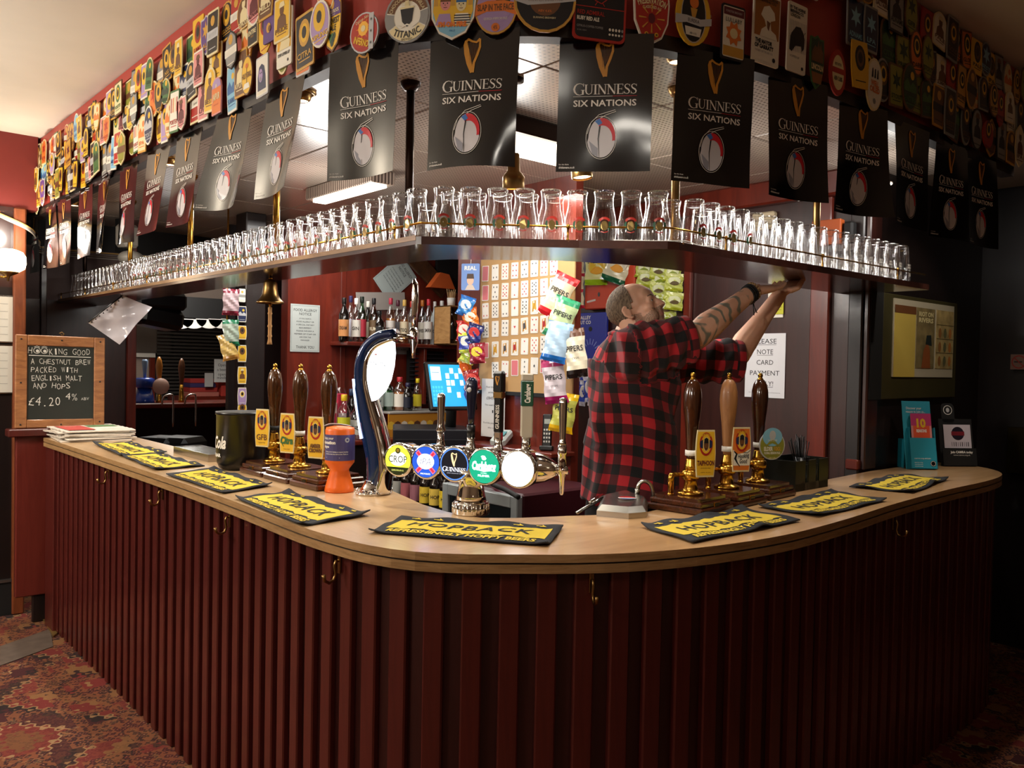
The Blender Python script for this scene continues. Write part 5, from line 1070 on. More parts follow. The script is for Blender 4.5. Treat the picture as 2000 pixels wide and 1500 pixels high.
m = MB(); sweep(m, [(q.x-2, q.y) for q in bp], wid, [18]*n_, M_cobalt); m.build('body', r)
cp = smoothpath([(745, 962, 0), (752, 920, 0), (748, 880, 0), (737, 835, 0), (724, 795, 0), (715, 760, 0), (712, 735, 0), (716, 705, 0), (730, 682, 0), (752, 670, 0), (772, 664, 0)], 4); m = MB(); sweep(m, [(q.x, q.y) for q in cp], [14 - 9*i/len(cp) for i in range(len(cp))], [22]*len(cp), M_chrome); m.build('chrome_spine', r)
lens = [(769, 668), (748, 674), (727, 692), (716, 715), (711, 742), (713, 765), (718, 789), (736, 780), (752, 764), (763, 742), (769, 715), (771, 690)][::-1]
M_lit = mat('#f4f8ff', .4, emit=3.2, name='lit_white_face'); m = MB(); b = U(0, 0)
vs = [U(x, y, .030) for x, y in lens] + [U(x, y, .012) for x, y in lens] + [U(743, 725, .036)]; n = len(lens)
m.add(vs, [(i, (i+1) % n, 2*n) for i in range(n)] + [(i, n+i, n+(i+1) % n, (i+1) % n) for i in range(n)], M_lit, True); m.build('lit_face', r)
m = MB(); FT = frame(U(742, 712, .0372), ux, nz_); m.text('PERONI', 0, 0, .016, mat('#5a6068', .5), 0, w=.062, M=FT); m.flat(circ(.004, 8, -.01, .034, 1.6, .6), 0, mat('#b85a50', .5), FT); m.build('lettering', r)
m = MB(); sp = smoothpath([(681, 742, 0), (684, 770, 0), (690, 805, 0), (699, 858, 0)], 4); sweep(m, [(q.x+5, q.y) for q in sp], [2.2]*len(sp), [3]*len(sp), mat('#cfe0ff', .4, emit=5), .022); m.build('light_strip', r)
m = MB(); m.lathe([(.066, 0), (.068, .006), (.06, .012), (.052, .016), (.044, .03), (.036, .05)], M_chrome, 32, sy=.8); m.build('foot', r)
m = MB()
for i in range(14): a = i*2*pi/14; m.tube([(.066*cos(a)+.01*cos(t)*(-sin(a)), .055*sin(a)+.01*cos(t)*cos(a), .012+.008*sin(t)) for t in [2*pi*j/8 for j in range(9)]], .0016, M_chrome, 5)
m.build('chain', r, kind='stuff')
tp = (atd(808, 660, 3.15) - r.location); m = MB(); m.tube([tuple(U(768, 658)), tuple(U(790, 658, -.03)), tuple(tp)], [.012, .009, .010], M_chrome, 12)
def pz(px, py): return atd(px, py, 3.15) - r.location
m.tube([tuple(pz(807, 700)), tuple(pz(807, 684)), tuple(pz(808, 668)), tuple(pz(808, 650)), tuple(pz(808, 640))], [.006, .008, .016, .017, .012], M_chrome, 14); m.build('tap', r)
m = MB(); m.tube([tuple(pz(808, 640)), tuple(pz(809, 612)), tuple(pz(811, 580)), tuple(pz(811, 556)), tuple(pz(809, 545))], [.009, .012, .013, .012, .005], M_chrome, 14); m.build('tap_lever', r)
# ---------------------------------------------------------------- five-lens chrome beer font
p = onz(918, 1008, CT) + FWD*.045; ux = Vector((.40, -.917, 0)).normalized(); nf = Vector((-.917, -.40, 0)).normalized(); HZ = .157
r = empty('five_lens_beer_font', 'chrome T-shaped beer font with five round glowing brand lenses', 'beer tap', (p.x, p.y, CT))
m = MB(); m.lathe([(.057, 0), (.059, .004), (.056, .036), (.053, .04)], M_chrome, 32); m.lathe([(.05, .038), (.044, .06), (.039, .09), (.044, .115), (.05, .14)], M_chrome, 28)
for i in range(26): a = 2*pi*i/26; m.rod((.0575*cos(a), .0575*sin(a), .006), (.0565*cos(a), .0565*sin(a), .034), .0028, M_chrome, n=6)
m.build('pedestal', r)
m = MB(); a = ux*-.285 + Vector((0, 0, HZ)); pts = []; rs = []
for t, q in ((-.285, .03), (-.278, .046), (-.26, .052), (-.2, .054), (.2, .056), (.22, .054), (.25, .045), (.272, .03), (.285, .018)): pts.append(tuple(ux*t - nf*.012 + Vector((0, 0, HZ)))); rs.append(q*.86)
m.tube(pts, rs, M_chrome, 24); m.build('cross_bar', r)
def ldisc(m, R, z, mt, M, n=32): m.flat(circ(R, n), z, mt, M)
pass
for i in range(5):
    cu = (i-2.35)*.1035 + (.01 if i == 4 else 0); c = ux*cu + Vector((0, 0, HZ)) + nf*.035; M = frame(c, ux*-1 if False else ux, nf)
    # face frame: x to the viewer's right
    xr = Vector((0, 0, 1)).cross(nf); M = frame(c, xr, nf); R = .0475 + .0012*i
    m = MB(); m.lathe([(R+.004, -.06), (R+.007, -.02), (R+.008, .004), (R+.005, .011), (R+.001, .012)], M_chrome, 36, M, cap=False); h_ = m.build('lens_housing', r)
    m = MB(); z = .0115
    if i == 0:
        ldisc(m, R, z, M_e('#d4e03a', 1.6), M); m.flat([(R*cos(a), R*sin(a)) for a in [pi+.5+(pi-1.0)*k/14 for k in range(15)]], z+.0004, mat('#2a3a10', .4), M); m.flat(circ(R*.6, 24, 0, .004, 1.1, .8), z+.0003, M_e('#fbfff0', 2.2), M)
        m.text('CROP', 0, .003, .022, M_e('#3c4a3a', .0), z+.0008, w=.07, M=M, bold=.01); m.flat(circ(.010, 12, 0, .03), z+.0008, mat('#4a5a20', .5), M); m.flat(circ(.006, 10, 0, .031), z+.0011, mat('#b8a030', .5), M); m.text('ELDERFLOWER ABV 4.1%', 0, -.033, .005, M_e('#c8d070', 1), z+.0008, w=.045, M=M, bold=.02)
    elif i == 1:
        ldisc(m, R, z, M_e('#1f4fc0', 1.3), M)
        for q in (pi/4, 3*pi/4, 5*pi/4, 7*pi/4): m.stroke([(R*.45*cos(q), R*.45*sin(q)), (R*.93*cos(q), R*.93*sin(q))], .014, z+.0004, M_e('#d86a80', 1.2), M); m.stroke([(R*.45*cos(q), R*.45*sin(q)), (R*.88*cos(q), R*.88*sin(q))], .007, z+.0006, M_e('#e02848', 1), M)
        m.flat(circ(R*.56, 22, 0, .002, 1.15, .9), z+.0008, M_e('#f4f8ff', 2.4), M); m.text('IPA', 0, .002, .022, M_e('#a0a8c8', .5), z+.0012, w=.04, M=M, italic=.2); m.text('FIVE POINTS', 0, -.037, .0045, M_e('#dfe6ff', 1.6), z+.0006, w=.036, M=M, bold=.03)
    elif i == 2:
        ldisc(m, R, z, M_e('#0a1224', .4), M); m.ring(circ(R, 32), .004, z+.0003, M_e('#4878c8', 1.4), M); w_ = MB(); w_.M = M; harp(w_, 0, .014, .021, z+.0006, M_e('#e8cfa0', 1.3), M_e('#7a6040', .3)); serif(w_, 'GUINNESS', 0, -.016, .0125, .082, M_e('#f0f2ff', 2.0), z+.001); w_.text('EXPORT DRAUGHT EST 1759', 0, -.028, .003, M_e('#b8c0d8', 1), z+.001, w=.05); 
        for v, f, k2, s2 in [(w_.v, w_.f, w_.mi, w_.sm)]:
            b0 = len(m.v); m.v += v; m.f += [tuple(b0+j for j in ff) for ff in f]; m.mi += [m.mid(w_.ms[j]) for j in k2]; m.sm += s2
    elif i == 3:
        ldisc(m, R, z, M_e('#0a9a78', 1.2), M); m.text('Carlsberg', 0, .002, .024, M_e('#ecfff8', 2.2), z+.0008, w=.082, M=M, bold=.06, italic=.1); m.stroke([(-.03, -.008), (0, -.014), (.03, -.009)], .004, z+.0008, M_e('#ecfff8', 2), M); m.text('DANISH', 0, -.02, .0035, M_e('#dffff4', 1.6), z+.0008, w=.02, M=M); m.text('PILSNER', 0, -.028, .006, M_e('#dffff4', 1.8), z+.0008, w=.04, M=M, bold=.04); m.flat(circ(.006, 6, 0, .025, 1.4, 1), z+.0006, M_e('#dffff4', 1.6), M); m.flat(circ(.008, 6, -.003, .03, 1, .5), z+.0006, M_e('#dffff4', 1.6), M)
    else: ldisc(m, R, z, M_e('#f6faff', 3.4), M)
    m.build('lit_lens', r)
def hb(u): return ux*u - nf*.02 + Vector((0, 0, HZ))
def zt(px, py): q = atd(px, py, (p.dot(FWD))); return q.z - CT
def colm(u, h0, rr, k=1): m = MB(); m.M = Matrix.Translation(hb(u)) @ Matrix.Translation((0, 0, .04)) @ Matrix.Diagonal((1, 1, k, 1)) @ Matrix.Translation((0, 0, -.04)); m.lathe([(rr*1.7, .04), (rr*1.3, .05), (rr, .062), (rr, h0)], M_chrome, 16); return m
m = colm(-.125, .085, .011, 1.18); m.lathe([(.014, .085), (.016, .09), (.011, .1), (.011, .12), (.012, .15), (.0135, .178), (.012, .187), (.004, .19)], M_chrome, 16); m.build('chrome_handle', r)
m = colm(-.015, .07, .013, 1.32); m.lathe([(.013, .07), (.014, .1)], M_black, 14); m.tube([(0, 0, .09), (0, 0, .12), (0, 0, .16), (0, 0, .19), (0, 0, .205), (0, 0, .214)], [.009, .011, .016, .019, .018, .01], mat('#1e2238', .2, .3, coat=1), 16); m.sph((-.0155, -.006, .185), .011, PM('silver'), 12, 8, (.4, 1, .6)); m.build('blue_handle', r)
m = colm(.082, .075, .012, 1.29); HM = m.M; m.box((0, 0, .078), (.024, .02, .024), M_chrome, (0, 0, math.atan2(ux.y, ux.x)), .003)
m.box((0, 0, .15), (.028, .022, .13), M_black, (0, 0, math.atan2(ux.y, ux.x)), .006); m.box((0, 0, .178), (.032, .025, .018), M_abrass, (0, 0, math.atan2(ux.y, ux.x)), .003); m.box((0, 0, .208), (.035, .027, .055), M_black, (0, 0, math.atan2(ux.y, ux.x)), .009)
FM = frame((hb(.082) + nf*.0115 + Vector((0, 0, .150))), Vector((0, 0, 1)), nf); m.M = Matrix.Identity(4); m.text('GUINNESS', 0, 0, .012, M_ink, .0003, w=.075, bold=.02, M=FM); ww = MB(); ww.M = frame(hb(.082) + nf*.0142 + Vector((0, 0, .262)), Vector((0, 0, 1)).cross(nf), nf); harp(ww, 0, 0, .014, .0004); b0 = len(m.v); m.v += ww.v; m.f += [tuple(b0+j for j in f) for f in ww.f]; m.mi += [m.mid(ww.ms[j]) for j in ww.mi]; m.sm += ww.sm; m.build('black_handle', r)
M_putty = mat('#b5ab98', .45); m = colm(.177, .088, .013, 1.14); m.lathe([(.017, .045), (.012, .09)], M_chrome, 16); rz_ = math.atan2(ux.y, ux.x) + .5
m.box((0, 0, .128), (.036, .036, .085), M_putty, (0, 0, rz_), .003); m.box((0, 0, .203), (.037, .037, .068), mat('#1d4a34', .35), (0, 0, rz_), .002); m.box((0, 0, .246), (.036, .036, .02), M_putty, (0, 0, rz_), .003)
m.M = Matrix.Identity(4)
for dr, tx, ti in ((Vector((sin(rz_), -cos(rz_), 0)), 'Carlsberg', 0), (Vector((-cos(rz_), -sin(rz_), 0)), 'Carlsberg', 0)):
    m.text(tx, 0, 0, .017, M_ink, .0004, w=.058, bold=.04, M=frame(hb(.177) + dr*.0186 + Vector((0, 0, .226)), Vector((0, 0, 1)), dr))
m.build('green_and_cream_handle', r)
e = ux*.30 - nf*.012 + Vector((0, 0, HZ)); m = MB(); m.M = Matrix.Translation(e); m.lathe([(.004, -.075), (.0065, -.07), (.010, -.02), (.012, -.015), (.013, .02), (.012, .045), (.015, .05), (.013, .075)], M_chrome, 16); m.rod((-.02*ux.x, -.02*ux.y, 0), (.02*ux.x, .02*ux.y, 0), .012, M_chrome); m.build('end_tap', r)
m = MB(); m.M = Matrix.Translation(e); m.lathe([(.01, .072), (.013, .08), (.0095, .086), (.0095, .1), (.0115, .15), (.0125, .20), (.011, .214), (.004, .217)], M_chrome, 16); m.build('end_lever', r)
# ---------------------------------------------------------------- silver drinks dispenser head and swan neck
C_ = [(1165, 1008), (1228, 1014), (1262, 1011), (1266, 993), (1222, 976), (1176, 982)]; g_ = [onz(x, y, CT) for x, y in C_]; c0 = sum(g_, Vector())/6
r = empty('soft_drink_dispenser', 'faceted silver soft drink dispenser head with red white blue roundel', 'dispenser', (c0.x, c0.y, CT)); m = MB()
base = [(q.x-c0.x, q.y-c0.y) for q in g_]; top = [(x*.82, y*.82) for x, y in base]; n = 6
vs = [(x, y, 0) for x, y in base] + [(x, y, .018) for x, y in base] + [(x, y, .034 + .006*(i in (3, 4))) for i, (x, y) in enumerate(top)]
m.add(vs, [tuple(range(6))[::-1]] + [(i, (i+1) % n, n+(i+1) % n, n+i) for i in range(n)] + [(n+i, n+(i+1) % n, 2*n+(i+1) % n, 2*n+i) for i in range(n)] + [tuple(range(12, 18))], M_steel); m.build('casing', r)
m = MB(); FM = Matrix.Translation((.012, .0, .0395)) @ Matrix.Rotation(YAW-pi/2, 4, 'Z'); m.flat(circ(.03, 24), 0, M_white, FM); m.flat([(.029*cos(a), .029*sin(a)) for a in [.15+(pi-.5)*k/12 for k in range(13)]] + [(-.01, .006)], .0006, mat('#c8202c', .3), FM); m.flat([(.029*cos(a), .029*sin(a)) for a in [pi+.25+(pi-.5)*k/12 for k in range(13)]] + [(.008, -.012)], .0006, mat('#1d3a86', .3), FM); m.build('roundel', r)
m = MB(); q0, q1 = onz(1176, 985, CT) - c0, onz(1126, 1006, CT) - c0; m.tube([(q0.x, q0.y, .02), (q1.x, q1.y, .006)], .006, M_steel, 8); m.tube([(q0.x, q0.y, .03), ((q0.x+q1.x)/2, (q0.y+q1.y)/2, .022)], .007, M_chrome, 8); m.build('feed_arm', r)
q0 = onz(1275, 985, CT); r = empty('swan_neck_spout', 'small curved silver swan-neck spout left of the right hand pumps', 'spout', (q0.x-.08, q0.y+.14, CT)); m = MB(); b = r.location
pp = [(atd(x, y, 2.86) - b) for x, y in ((1276, 965), (1272, 950), (1265, 942), (1256, 940), (1248, 946), (1245, 955))]; m.tube([(pp[0].x, pp[0].y, 0)] + [tuple(v) for v in smoothpath([tuple(v) for v in pp], 4)], .0065, M_steel, 10); m.rod(pp[-1], (pp[-1].x, pp[-1].y, pp[-1].z-.018), .0085, M_steel); m.build('neck', r)
# ---------------------------------------------------------------- napkin and straw caddy
r = empty('napkin_caddy', 'black napkin caddy with cut-out front beside the rightmost pump', 'caddy', (3.08, 1.80, CT), rad(2)); M_cad = mat('#16170f', .35); m = MB()
m.bb((-.13, -.075, 0), (.13, .075, .004), M_cad)
for a, b in ((-.13, -.055), (-.03, .03), (.055, .13)): m.bb((a, -.078, 0), (b, -.074, .118), M_cad)
m.bb((-.13, -.078, 0), (.13, -.074, .03), M_cad); m.bb((-.13, .072, 0), (.13, .076, .12), M_cad)
for x in (-.132, -.04, .04, .128): m.bb((x, -.078, 0), (x+.004, .076, .118 if abs(x) > .1 else .1), M_cad)
m.build('body', r); m = MB(); m.bb((-.12, -.065, .005), (-.05, .06, .045), M_white); m.bb((-.03, -.065, .005), (.035, .06, .055), M_white); m.build('napkins', r)
rr = random.Random(9); r2 = empty('straw_cup', 'cup of black drinking straws in the napkin caddy', 'straws', (3.17, 1.82, CT+.005)); m = MB(); m.lathe([(.028, 0), (.032, .11), (.030, .11), (.026, .004)], M_black, 20); m.build('cup', r2)
for i in range(26):
    a, t = rr.uniform(0, 2*pi), rr.uniform(0, .045); m = MB(); m.rod((.5*t*cos(a)*.4, .5*t*sin(a)*.4, .008), (t*1.4*cos(a)-.03, t*1.4*sin(a), rr.uniform(.17, .205)), .0022, M_black, n=6); m.build('straw', r2)
# ---------------------------------------------------------------- leaflet holders
def lf(x, y, rz, tilt, lab, name='leaflet_holder'): return empty(name, lab, 'leaflets', (x, y, CT), rz)
r = lf(4.19, 1.775, rad(-40), 0, 'teal cardboard leaflet holder with pink leaflets numbered 10 at the right end'); M_teal = mat('#1b8aa0', .6)
T = Matrix.Rotation(rad(-12), 4, 'X'); m = MB(); m.M = T
m.bb((-.07, 0, 0), (.07, .003, .335), M_teal); m.bb((-.055, -.028, .0), (.07, -.025, .15), M_teal); m.bb((-.055, -.028, .0), (.07, .0, .003), M_teal); m.bb((-.056, -.028, .0), (-.053, 0, .2), M_teal); m.bb((.068, -.028, .0), (.071, 0, .2), M_teal); m.M = Matrix.Identity(4); m.bb((-.06, .05, 0), (-.056, .11, .14), M_teal); m.bb((-.06, .108, 0), (.06, .112, .14), M_teal); m.build('holder', r)
m = MB(); m.M = T; FM = frame((0, -.0012, 0), (1, 0, 0), (0, -1, 0)); m.text('Discover your', -.012, .30, .012, M_white, .0, w=.075, M=FM); m.text('reason to join us...', -.004, .283, .012, M_white, .0, w=.095, M=FM); FM = frame((0, -.029, 0), (1, 0, 0), (0, -1, 0)); m.text('camra.org.uk/join', .0, .05, .006, M_white, .0006, w=.08, M=FM)
for q in range(3): m.text('membership', -.02, .03-.009*q, .004, M_white, .0006, w=.04, M=FM)
m.flat(circ(.014, 16, .05, .025), .0006, M_black, FM); m.ring(circ(.012, 16, .05, .025), .0015, .001, M_white, FM); m.build('lettering', r)
for i in range(3):
    m = MB(); m.M = T @ Matrix.Translation((.008+.003*i, -.022+.005*i, .06 + .006*i)); m.bb((-.05, 0, 0), (.05, .002, .2), PM('pink')); FM = frame((0, -.0006, 0), (1, 0, 0), (0, -1, 0)); m.flat([(-.05, .15), (.05, .15), (.05, .2), (-.05, .2)], .0, mat('#b8306a', .6), FM); m.flat([(-.04, .0), (.04, .0), (.04, .15), (-.04, .15)], .0003, mat('#d8502a', .6), FM)
    m.text('10', .0, .163, .04, PM('yellow'), .0008, w=.045, M=FM, bold=.05); m.text('REASONS', 0, .125, .014, M_white, .0008, w=.05, M=FM, bold=.04); m.flat(circ(.02, 10, 0, .05, 1.2, .8), .0008, PM('brown'), FM); m.build('leaflet', r)
r = lf(4.50, 1.72, rad(-35), 0, 'black display holder with white card and round badge, right of the teal holder'); T = Matrix.Rotation(rad(-10), 4, 'X'); m = MB(); m.M = T
m.bb((-.09, 0, 0), (.09, .003, .24), M_blackm); m.prism(rrect(.07, .1, .02, 3, -.035, .27), 0, .003, M_blackm, frame((0, .003, 0), (1, 0, 0), (0, -1, 0))); m.bb((-.09, -.02, 0), (.09, -.017, .09), M_blackm); m.bb((-.09, -.02, 0), (.09, 0, .003), M_blackm); m.build('holder', r)
m = MB(); m.M = T; m.bb((-.07, -.008, .03), (.075, -.006, .21), mat('#cfc4cc', .6)); FM = frame((0, -.0085, 0), (1, 0, 0), (0, -1, 0)); m.flat(circ(.034, 20, .005, .165), .0, mat('#1c1424', .5), FM); m.flat([(-.03, .155), (.04, .155), (.04, .175), (-.03, .175)], .0004, mat('#7a1c28', .5), FM)
for q in range(9): m.stroke([(-.03+q*.011, .1), (-.03+q*.011, .122)], .002+.001*(q % 3), .0, M_black, FM)
FM = frame((0, -.0208, 0), (1, 0, 0), (0, -1, 0)); m.text('Join CAMRA today', .01, .07, .011, M_white, .0, w=.12, M=FM, bold=.04); m.text('www.camra.org.uk', .01, .055, .007, M_white, .0, w=.09, M=FM); FM = frame((0, -.0006, 0), (1, 0, 0), (0, -1, 0)); m.ring(circ(.024, 20, -.035, .285), .003, .0, M_white, FM); m.flat(circ(.012, 10, -.035, .285, .8, 1), .0, PM('silver'), FM); m.build('card', r)
# ---------------------------------------------------------------- hooks under the counter
for i, (px, py) in enumerate(((215, 933), (320, 966), (452, 1024), (668, 1106), (1161, 1136), (1752, 1036))):
    # nearest point of the boarded front
    best = min(((abs(1000 + FPX*((Vector((a.x, a.y, 1)) - EYEP).dot(RGT))/((Vector((a.x, a.y, 1)) - EYEP).dot(FWD)) - px)), a.x, a.y, t) for a, t, d in along(offset(OUTP, .024), .01) if (a.x < 3.6))
    _, x, y, t = best; nn = Vector((t.y, -t.x, 0)); r = empty('bag_hook', ('tarnished metal bag hook under the bar top, ' + ['leftmost one', 'second from the left', 'third from the left', 'below the towel by the left pumps', 'below the middle of the curve', 'on the dark right side'][i]), 'hook', (x, y, 1.0), 0, 'bag hooks under the bar top')
    m = MB(); m.tube([tuple(nn*a + Vector((0, 0, b))) for a, b in ((.004, .012), (.014, .012), (.018, .0), (.014, -.022), (.02, -.038), (.034, -.044), (.048, -.036), (.052, -.02))], [.004, .004, .0045, .004, .004, .0045, .0045, .006], M_abrass, 8); m.build('hook', r)
    m = MB(); m.box((0, 0, .002), (.012, .004, .05), M_abrass, (0, 0, math.atan2(t.y, t.x)), .001); q = m.build('back_plate', r); q.location = nn*.003
# ================================================================ things on the walls
# chalkboard at the end of the bar
def plank_frame(m, w, h, t, d, mt):
    m.bb((-w/2, 0, 0), (-w/2+t, d, h), mt, .004); m.bb((w/2-t, 0, 0), (w/2, d, h), mt, .004); m.bb((-w/2+t, .001, 0), (w/2-t, d, t*.8), mt, .004); m.bb((-w/2+t, .001, h-t), (w/2-t, d, h), mt, .004)
M_pine = wood('worn_pine', '#7a4a28', '#b47a48', (3, 3, 12), .5, .05)
r = empty('chalkboard', 'chalkboard in worn pine frame advertising a chestnut brew', 'chalkboard', (1.262, 5.46, 1.131)); r.rotation_euler = (rad(-2), rad(.6), 0)
m = MB(); plank_frame(m, .475, .535, .06, .02, M_pine); m.build('frame', r)
m = MB(); m.bb((-.18, .008, .04), (.18, .014, .48), mat('#22261f', .75, var=.15, bscale=6)); m.build('board', r)
M_chalk = mat('#d9d8cf', .95); m = MB(); FM = frame((0, .0078, 0), (1, 0, 0), (0, -1, 0))
rc = random.Random(6)
def chalk(t, x, y, h, w):
    n = len(t)
    for i, c in enumerate(t):
        if c != ' ': m.text(c, x - w/2 + w*(i+.5)/n, y + rc.uniform(-.1, .1)*h, h*rc.uniform(.85, 1.1), M_chalk, .0004, w=w/n*(.35 if c == 'I' else .25 if c == '.' else .78)*rc.uniform(.9, 1.1), M=FM, bold=-.012, rot=rc.uniform(-.12, .12))
chalk('H', -.163, .445, .036, .026); chalk('KING GOOD', .045, .445, .036, .225)
for x in (-.128, -.09): m.stroke(circ(.017, 14, x, .447), .003, .0004, M_chalk, FM, True); m.flat(circ(.009, 10, x+.003, .444), .0004, M_chalk, FM); m.stroke([(x-.015, .466), (x, .473), (x+.015, .466)], .003, .0004, M_chalk, FM)
m.stroke([(-.17, .418), (.16, .415)], .004, .0004, M_chalk, FM)
chalk('A CHESTNUT BREW', .0, .385, .032, .32); chalk('PACKED WITH', -.035, .337, .034, .25); chalk('ENGLISH MALT', -.022, .29, .032, .27); chalk('AND HOPS', -.05, .243, .034, .2)
chalk('£4.20', -.085, .155, .055, .17); chalk('4%', .055, .18, .042, .07); chalk('ABV', .13, .168, .016, .045); m.build('chalk_writing', r)
m = MB()
for x, y in ((-.21, .02), (.0, .018), (.21, .03), (-.21, .51), (.0, .51), (.21, .51), (-.21, .26), (.21, .27)): m.sph((x, -.0005, y), .005, M_blackm, 8, 5)
m.build('screw_heads', r, kind='stuff')
m = MB(); m.tube([(.0, .008, .53), (.0, .008, .545), (-.012, .008, .552), (0, .008, .56), (.014, .008, .55), (.005, .008, .538)], .003, M_abrass, 6); m.build('hanging_hook', r)
# wall lamp
r = empty('wall_lamp', 'brass wall lamp with glowing white glass shade at the left edge', 'wall lamp', tuple(ony(16, 507, 5.6))); LPX = r.location.copy(); 
m = MB(); m.lathe([(.02, -.075), (.055, -.07), (.085, -.05), (.092, -.02), (.09, .02), (.075, .045), (.05, .055), (.035, .06)], mat('#ffe2b8', .5, emit=9, name='lamp_shade_glow'), 28); m.build('shade', r)
m = MB(); m.lathe([(.003, -.125), (.006, -.12), (.008, -.105), (.012, -.095), (.05, -.078), (.055, -.07)], M_abrass, 20); m.tube([(0, 0, -.1), (-.03, .03, -.1), (-.05, .08, -.1), (-.05, .135, -.08)], .006, M_brass, 8); m.build('arm', r)
light('POINT', 'wall_lamp_light', tuple(LPX + Vector((0, -.1, .16))), 10, WARM, .06)
# framed notices on the left wall
for i, (z0, z1) in enumerate(((1.62, 1.90), (1.32, 1.61))):
    r = empty('wall_notice', ('upper' if i == 0 else 'lower') + ' white notice in thin frame under the wall lamp', 'notice', (ony(28, 700, 5.72).x-.315, 5.72, z0), 0, 'notices under the wall lamp'); m = MB(); m.bb((-.3, 0, 0), (.315, .018, z1-z0), M_steel); m.build('frame', r); m = MB(); m.bb((-.29, -.002, .008), (.305, 0, z1-z0-.008), mat('#d8d4c8', .3)); m.build('sheet', r)
    m = MB()
    for q in range(5): m.stroke([(.08, z1-z0-.05-.045*q), (.28, z1-z0-.05-.045*q)], .002, 0, mat('#8a8680', .7), frame((0, -.003, 0), (1, 0, 0), (0, -1, 0)))
    m.build('print', r)
# cables along the top of the wall
for k, cc in enumerate(('#a8a298', '#8c8070', '#8a8078', '#caa050')):
    m = MB(); pts = [(-.4, 5.70, 2.34+.012*k), (.6, 5.70, 2.35+.01*k), (.9, 5.70, 2.37+.006*k), (1.04, 5.69, 2.33+.007*k), (1.16, 5.72, 2.28+.007*k), (1.3, 6.2, 2.26+.01*k), (1.5, YB-.04, 2.27+.014*k), (2.6, YB-.04, 2.29+.014*k)]
    m.tube(smoothpath(pts, 6), .0042, mat(cc, .5), 6); m.build('cable', None, ['white', 'cream', 'grey', 'ochre'][k] + ' cable run along the top of the left wall', 'cable', 'cables along the left wall top')
# speaker and camera-like white box hung at the far left
p = atd(248, 470, 5.9); r = empty('wall_speaker', 'pale grey box speaker with black bracket above the far glasses', 'speaker', (p.x, p.y, p.z)); m = MB(); m.box((0, 0, .03), (.12, .12, .16), mat('#a39c92', .5), (0, 0, .4), .02); m.sph((0.02, -.02, -.12), .085, mat('#9a948a', .5), 16, 10, (1, 1, .6)); m.build('casing', r); m = MB(); m.box((-.0, .09, .05), (.05, .1, .24), M_blackm, (0, 0, .4)); m.rod((0, .1, .1), (0, .14, CZ-p.z), .012, M_blackm); m.build('bracket', r)
# plastic sleeve hung under the shelf
r = empty('plastic_sleeve', 'clear punched plastic sleeve with white paper hung under the shelf', 'document sleeve', (0, 0, 0)); q = [ony(x, y, 5.5) for x, y in ((171, 630), (233, 673), (296, 600), (238, 577))]
M_slv = mat('#cfc8cc', .12, coat=1, name='plastic_sleeve_film'); c0 = sum(q, Vector())/4; r.location = c0; m = MB(); q = [v - c0 for v in q]; N = 12; vs = []; fs = []
for s_ in (0, 1):
    b = len(vs)
    for i in range(N+1):
        for j in range(N+1):
            u, v = i/N, j/N; a = (q[0]*(1-u)+q[3]*u)*(1-v) + (q[1]*(1-u)+q[2]*u)*v; a = a + Vector((0, -.012*sin(u*9)*sin(v*7+1) - .02*(u-.5)**2 + .0015*s_, 0)); vs.append(a)
    for i in range(N):
        for j in range(N): k = (b+i*(N+1)+j, b+i*(N+1)+j+1, b+(i+1)*(N+1)+j+1, b+(i+1)*(N+1)+j); fs.append(k if s_ else k[::-1])
m.add(vs, fs, M_slv, True); m.build('sleeve', r)
m = MB(); a, b_ = q[0], q[3]
for i in range(9): c = a*(1-(i+.5)/9) + b_*((i+.5)/9); d = (q[1]-q[0]).normalized()*.012; m.sph(c + d + Vector((0, -.012, 0)), .0045, M_black, 8, 5)
m.tube([a + Vector((0, -.014, 0)), (a+b_)/2 + Vector((0, -.012, 0)), b_ + Vector((0, -.014, 0))], .004, M_black, 6); m.build('punched_edge', r, kind='stuff')
m = MB(); t_ = (SZ0 - c0.z); m.tube([(q[3].x, q[3].y-.01, q[3].z), (q[3].x+.0, q[3].y-.005, t_+.004)], .0012, M_white, 5); m.build('hanging_tape', r)
# brass bell with rope
p = onz(528, 552, SZ0); p = Vector((1.68, 3.62, SZ0)); p = onx(528, 560, 1.68); r = empty('brass_bell', 'last orders brass bell hanging from the shelf with knotted rope', 'bell', (p.x, p.y, SZ0))
s_ = .001*p.dot(FWD)/1.65; m = MB(); m.lathe([(.0, -.012), (.014, -.013), (.026, -.02), (.030, -.03), (.032, -.055), (.036, -.08), (.046, -.1), (.058, -.112), (.062, -.117), (.060, -.121), (.052, -.118), (.04, -.1), (.03, -.06)], M_abrass, 32); m.build('bell_body', r)
m = MB(); m.lathe([(.005, -.014), (.009, -.01), (.007, -.004), (.004, 0)], M_brass, 12); m.build('crown', r)
m = MB(); m.rod((0, 0, -.06), (0, 0, -.125), .003, M_brass); m.sph((0, 0, -.127), .008, M_brass); m.build('clapper', r)
M_rope = mat('#b88a58', .9); m = MB(); m.lathe([(.004, -.135), (.009, -.14), (.008, -.16), (.011, -.165), (.008, -.172), (.008, -.2), (.0075, -.215), (.011, -.222), (.008, -.23), (.008, -.262), (.011, -.268), (.007, -.275), (.009, -.29), (.012, -.305), (.0, -.306)], M_rope, 12); m.build('rope', r)
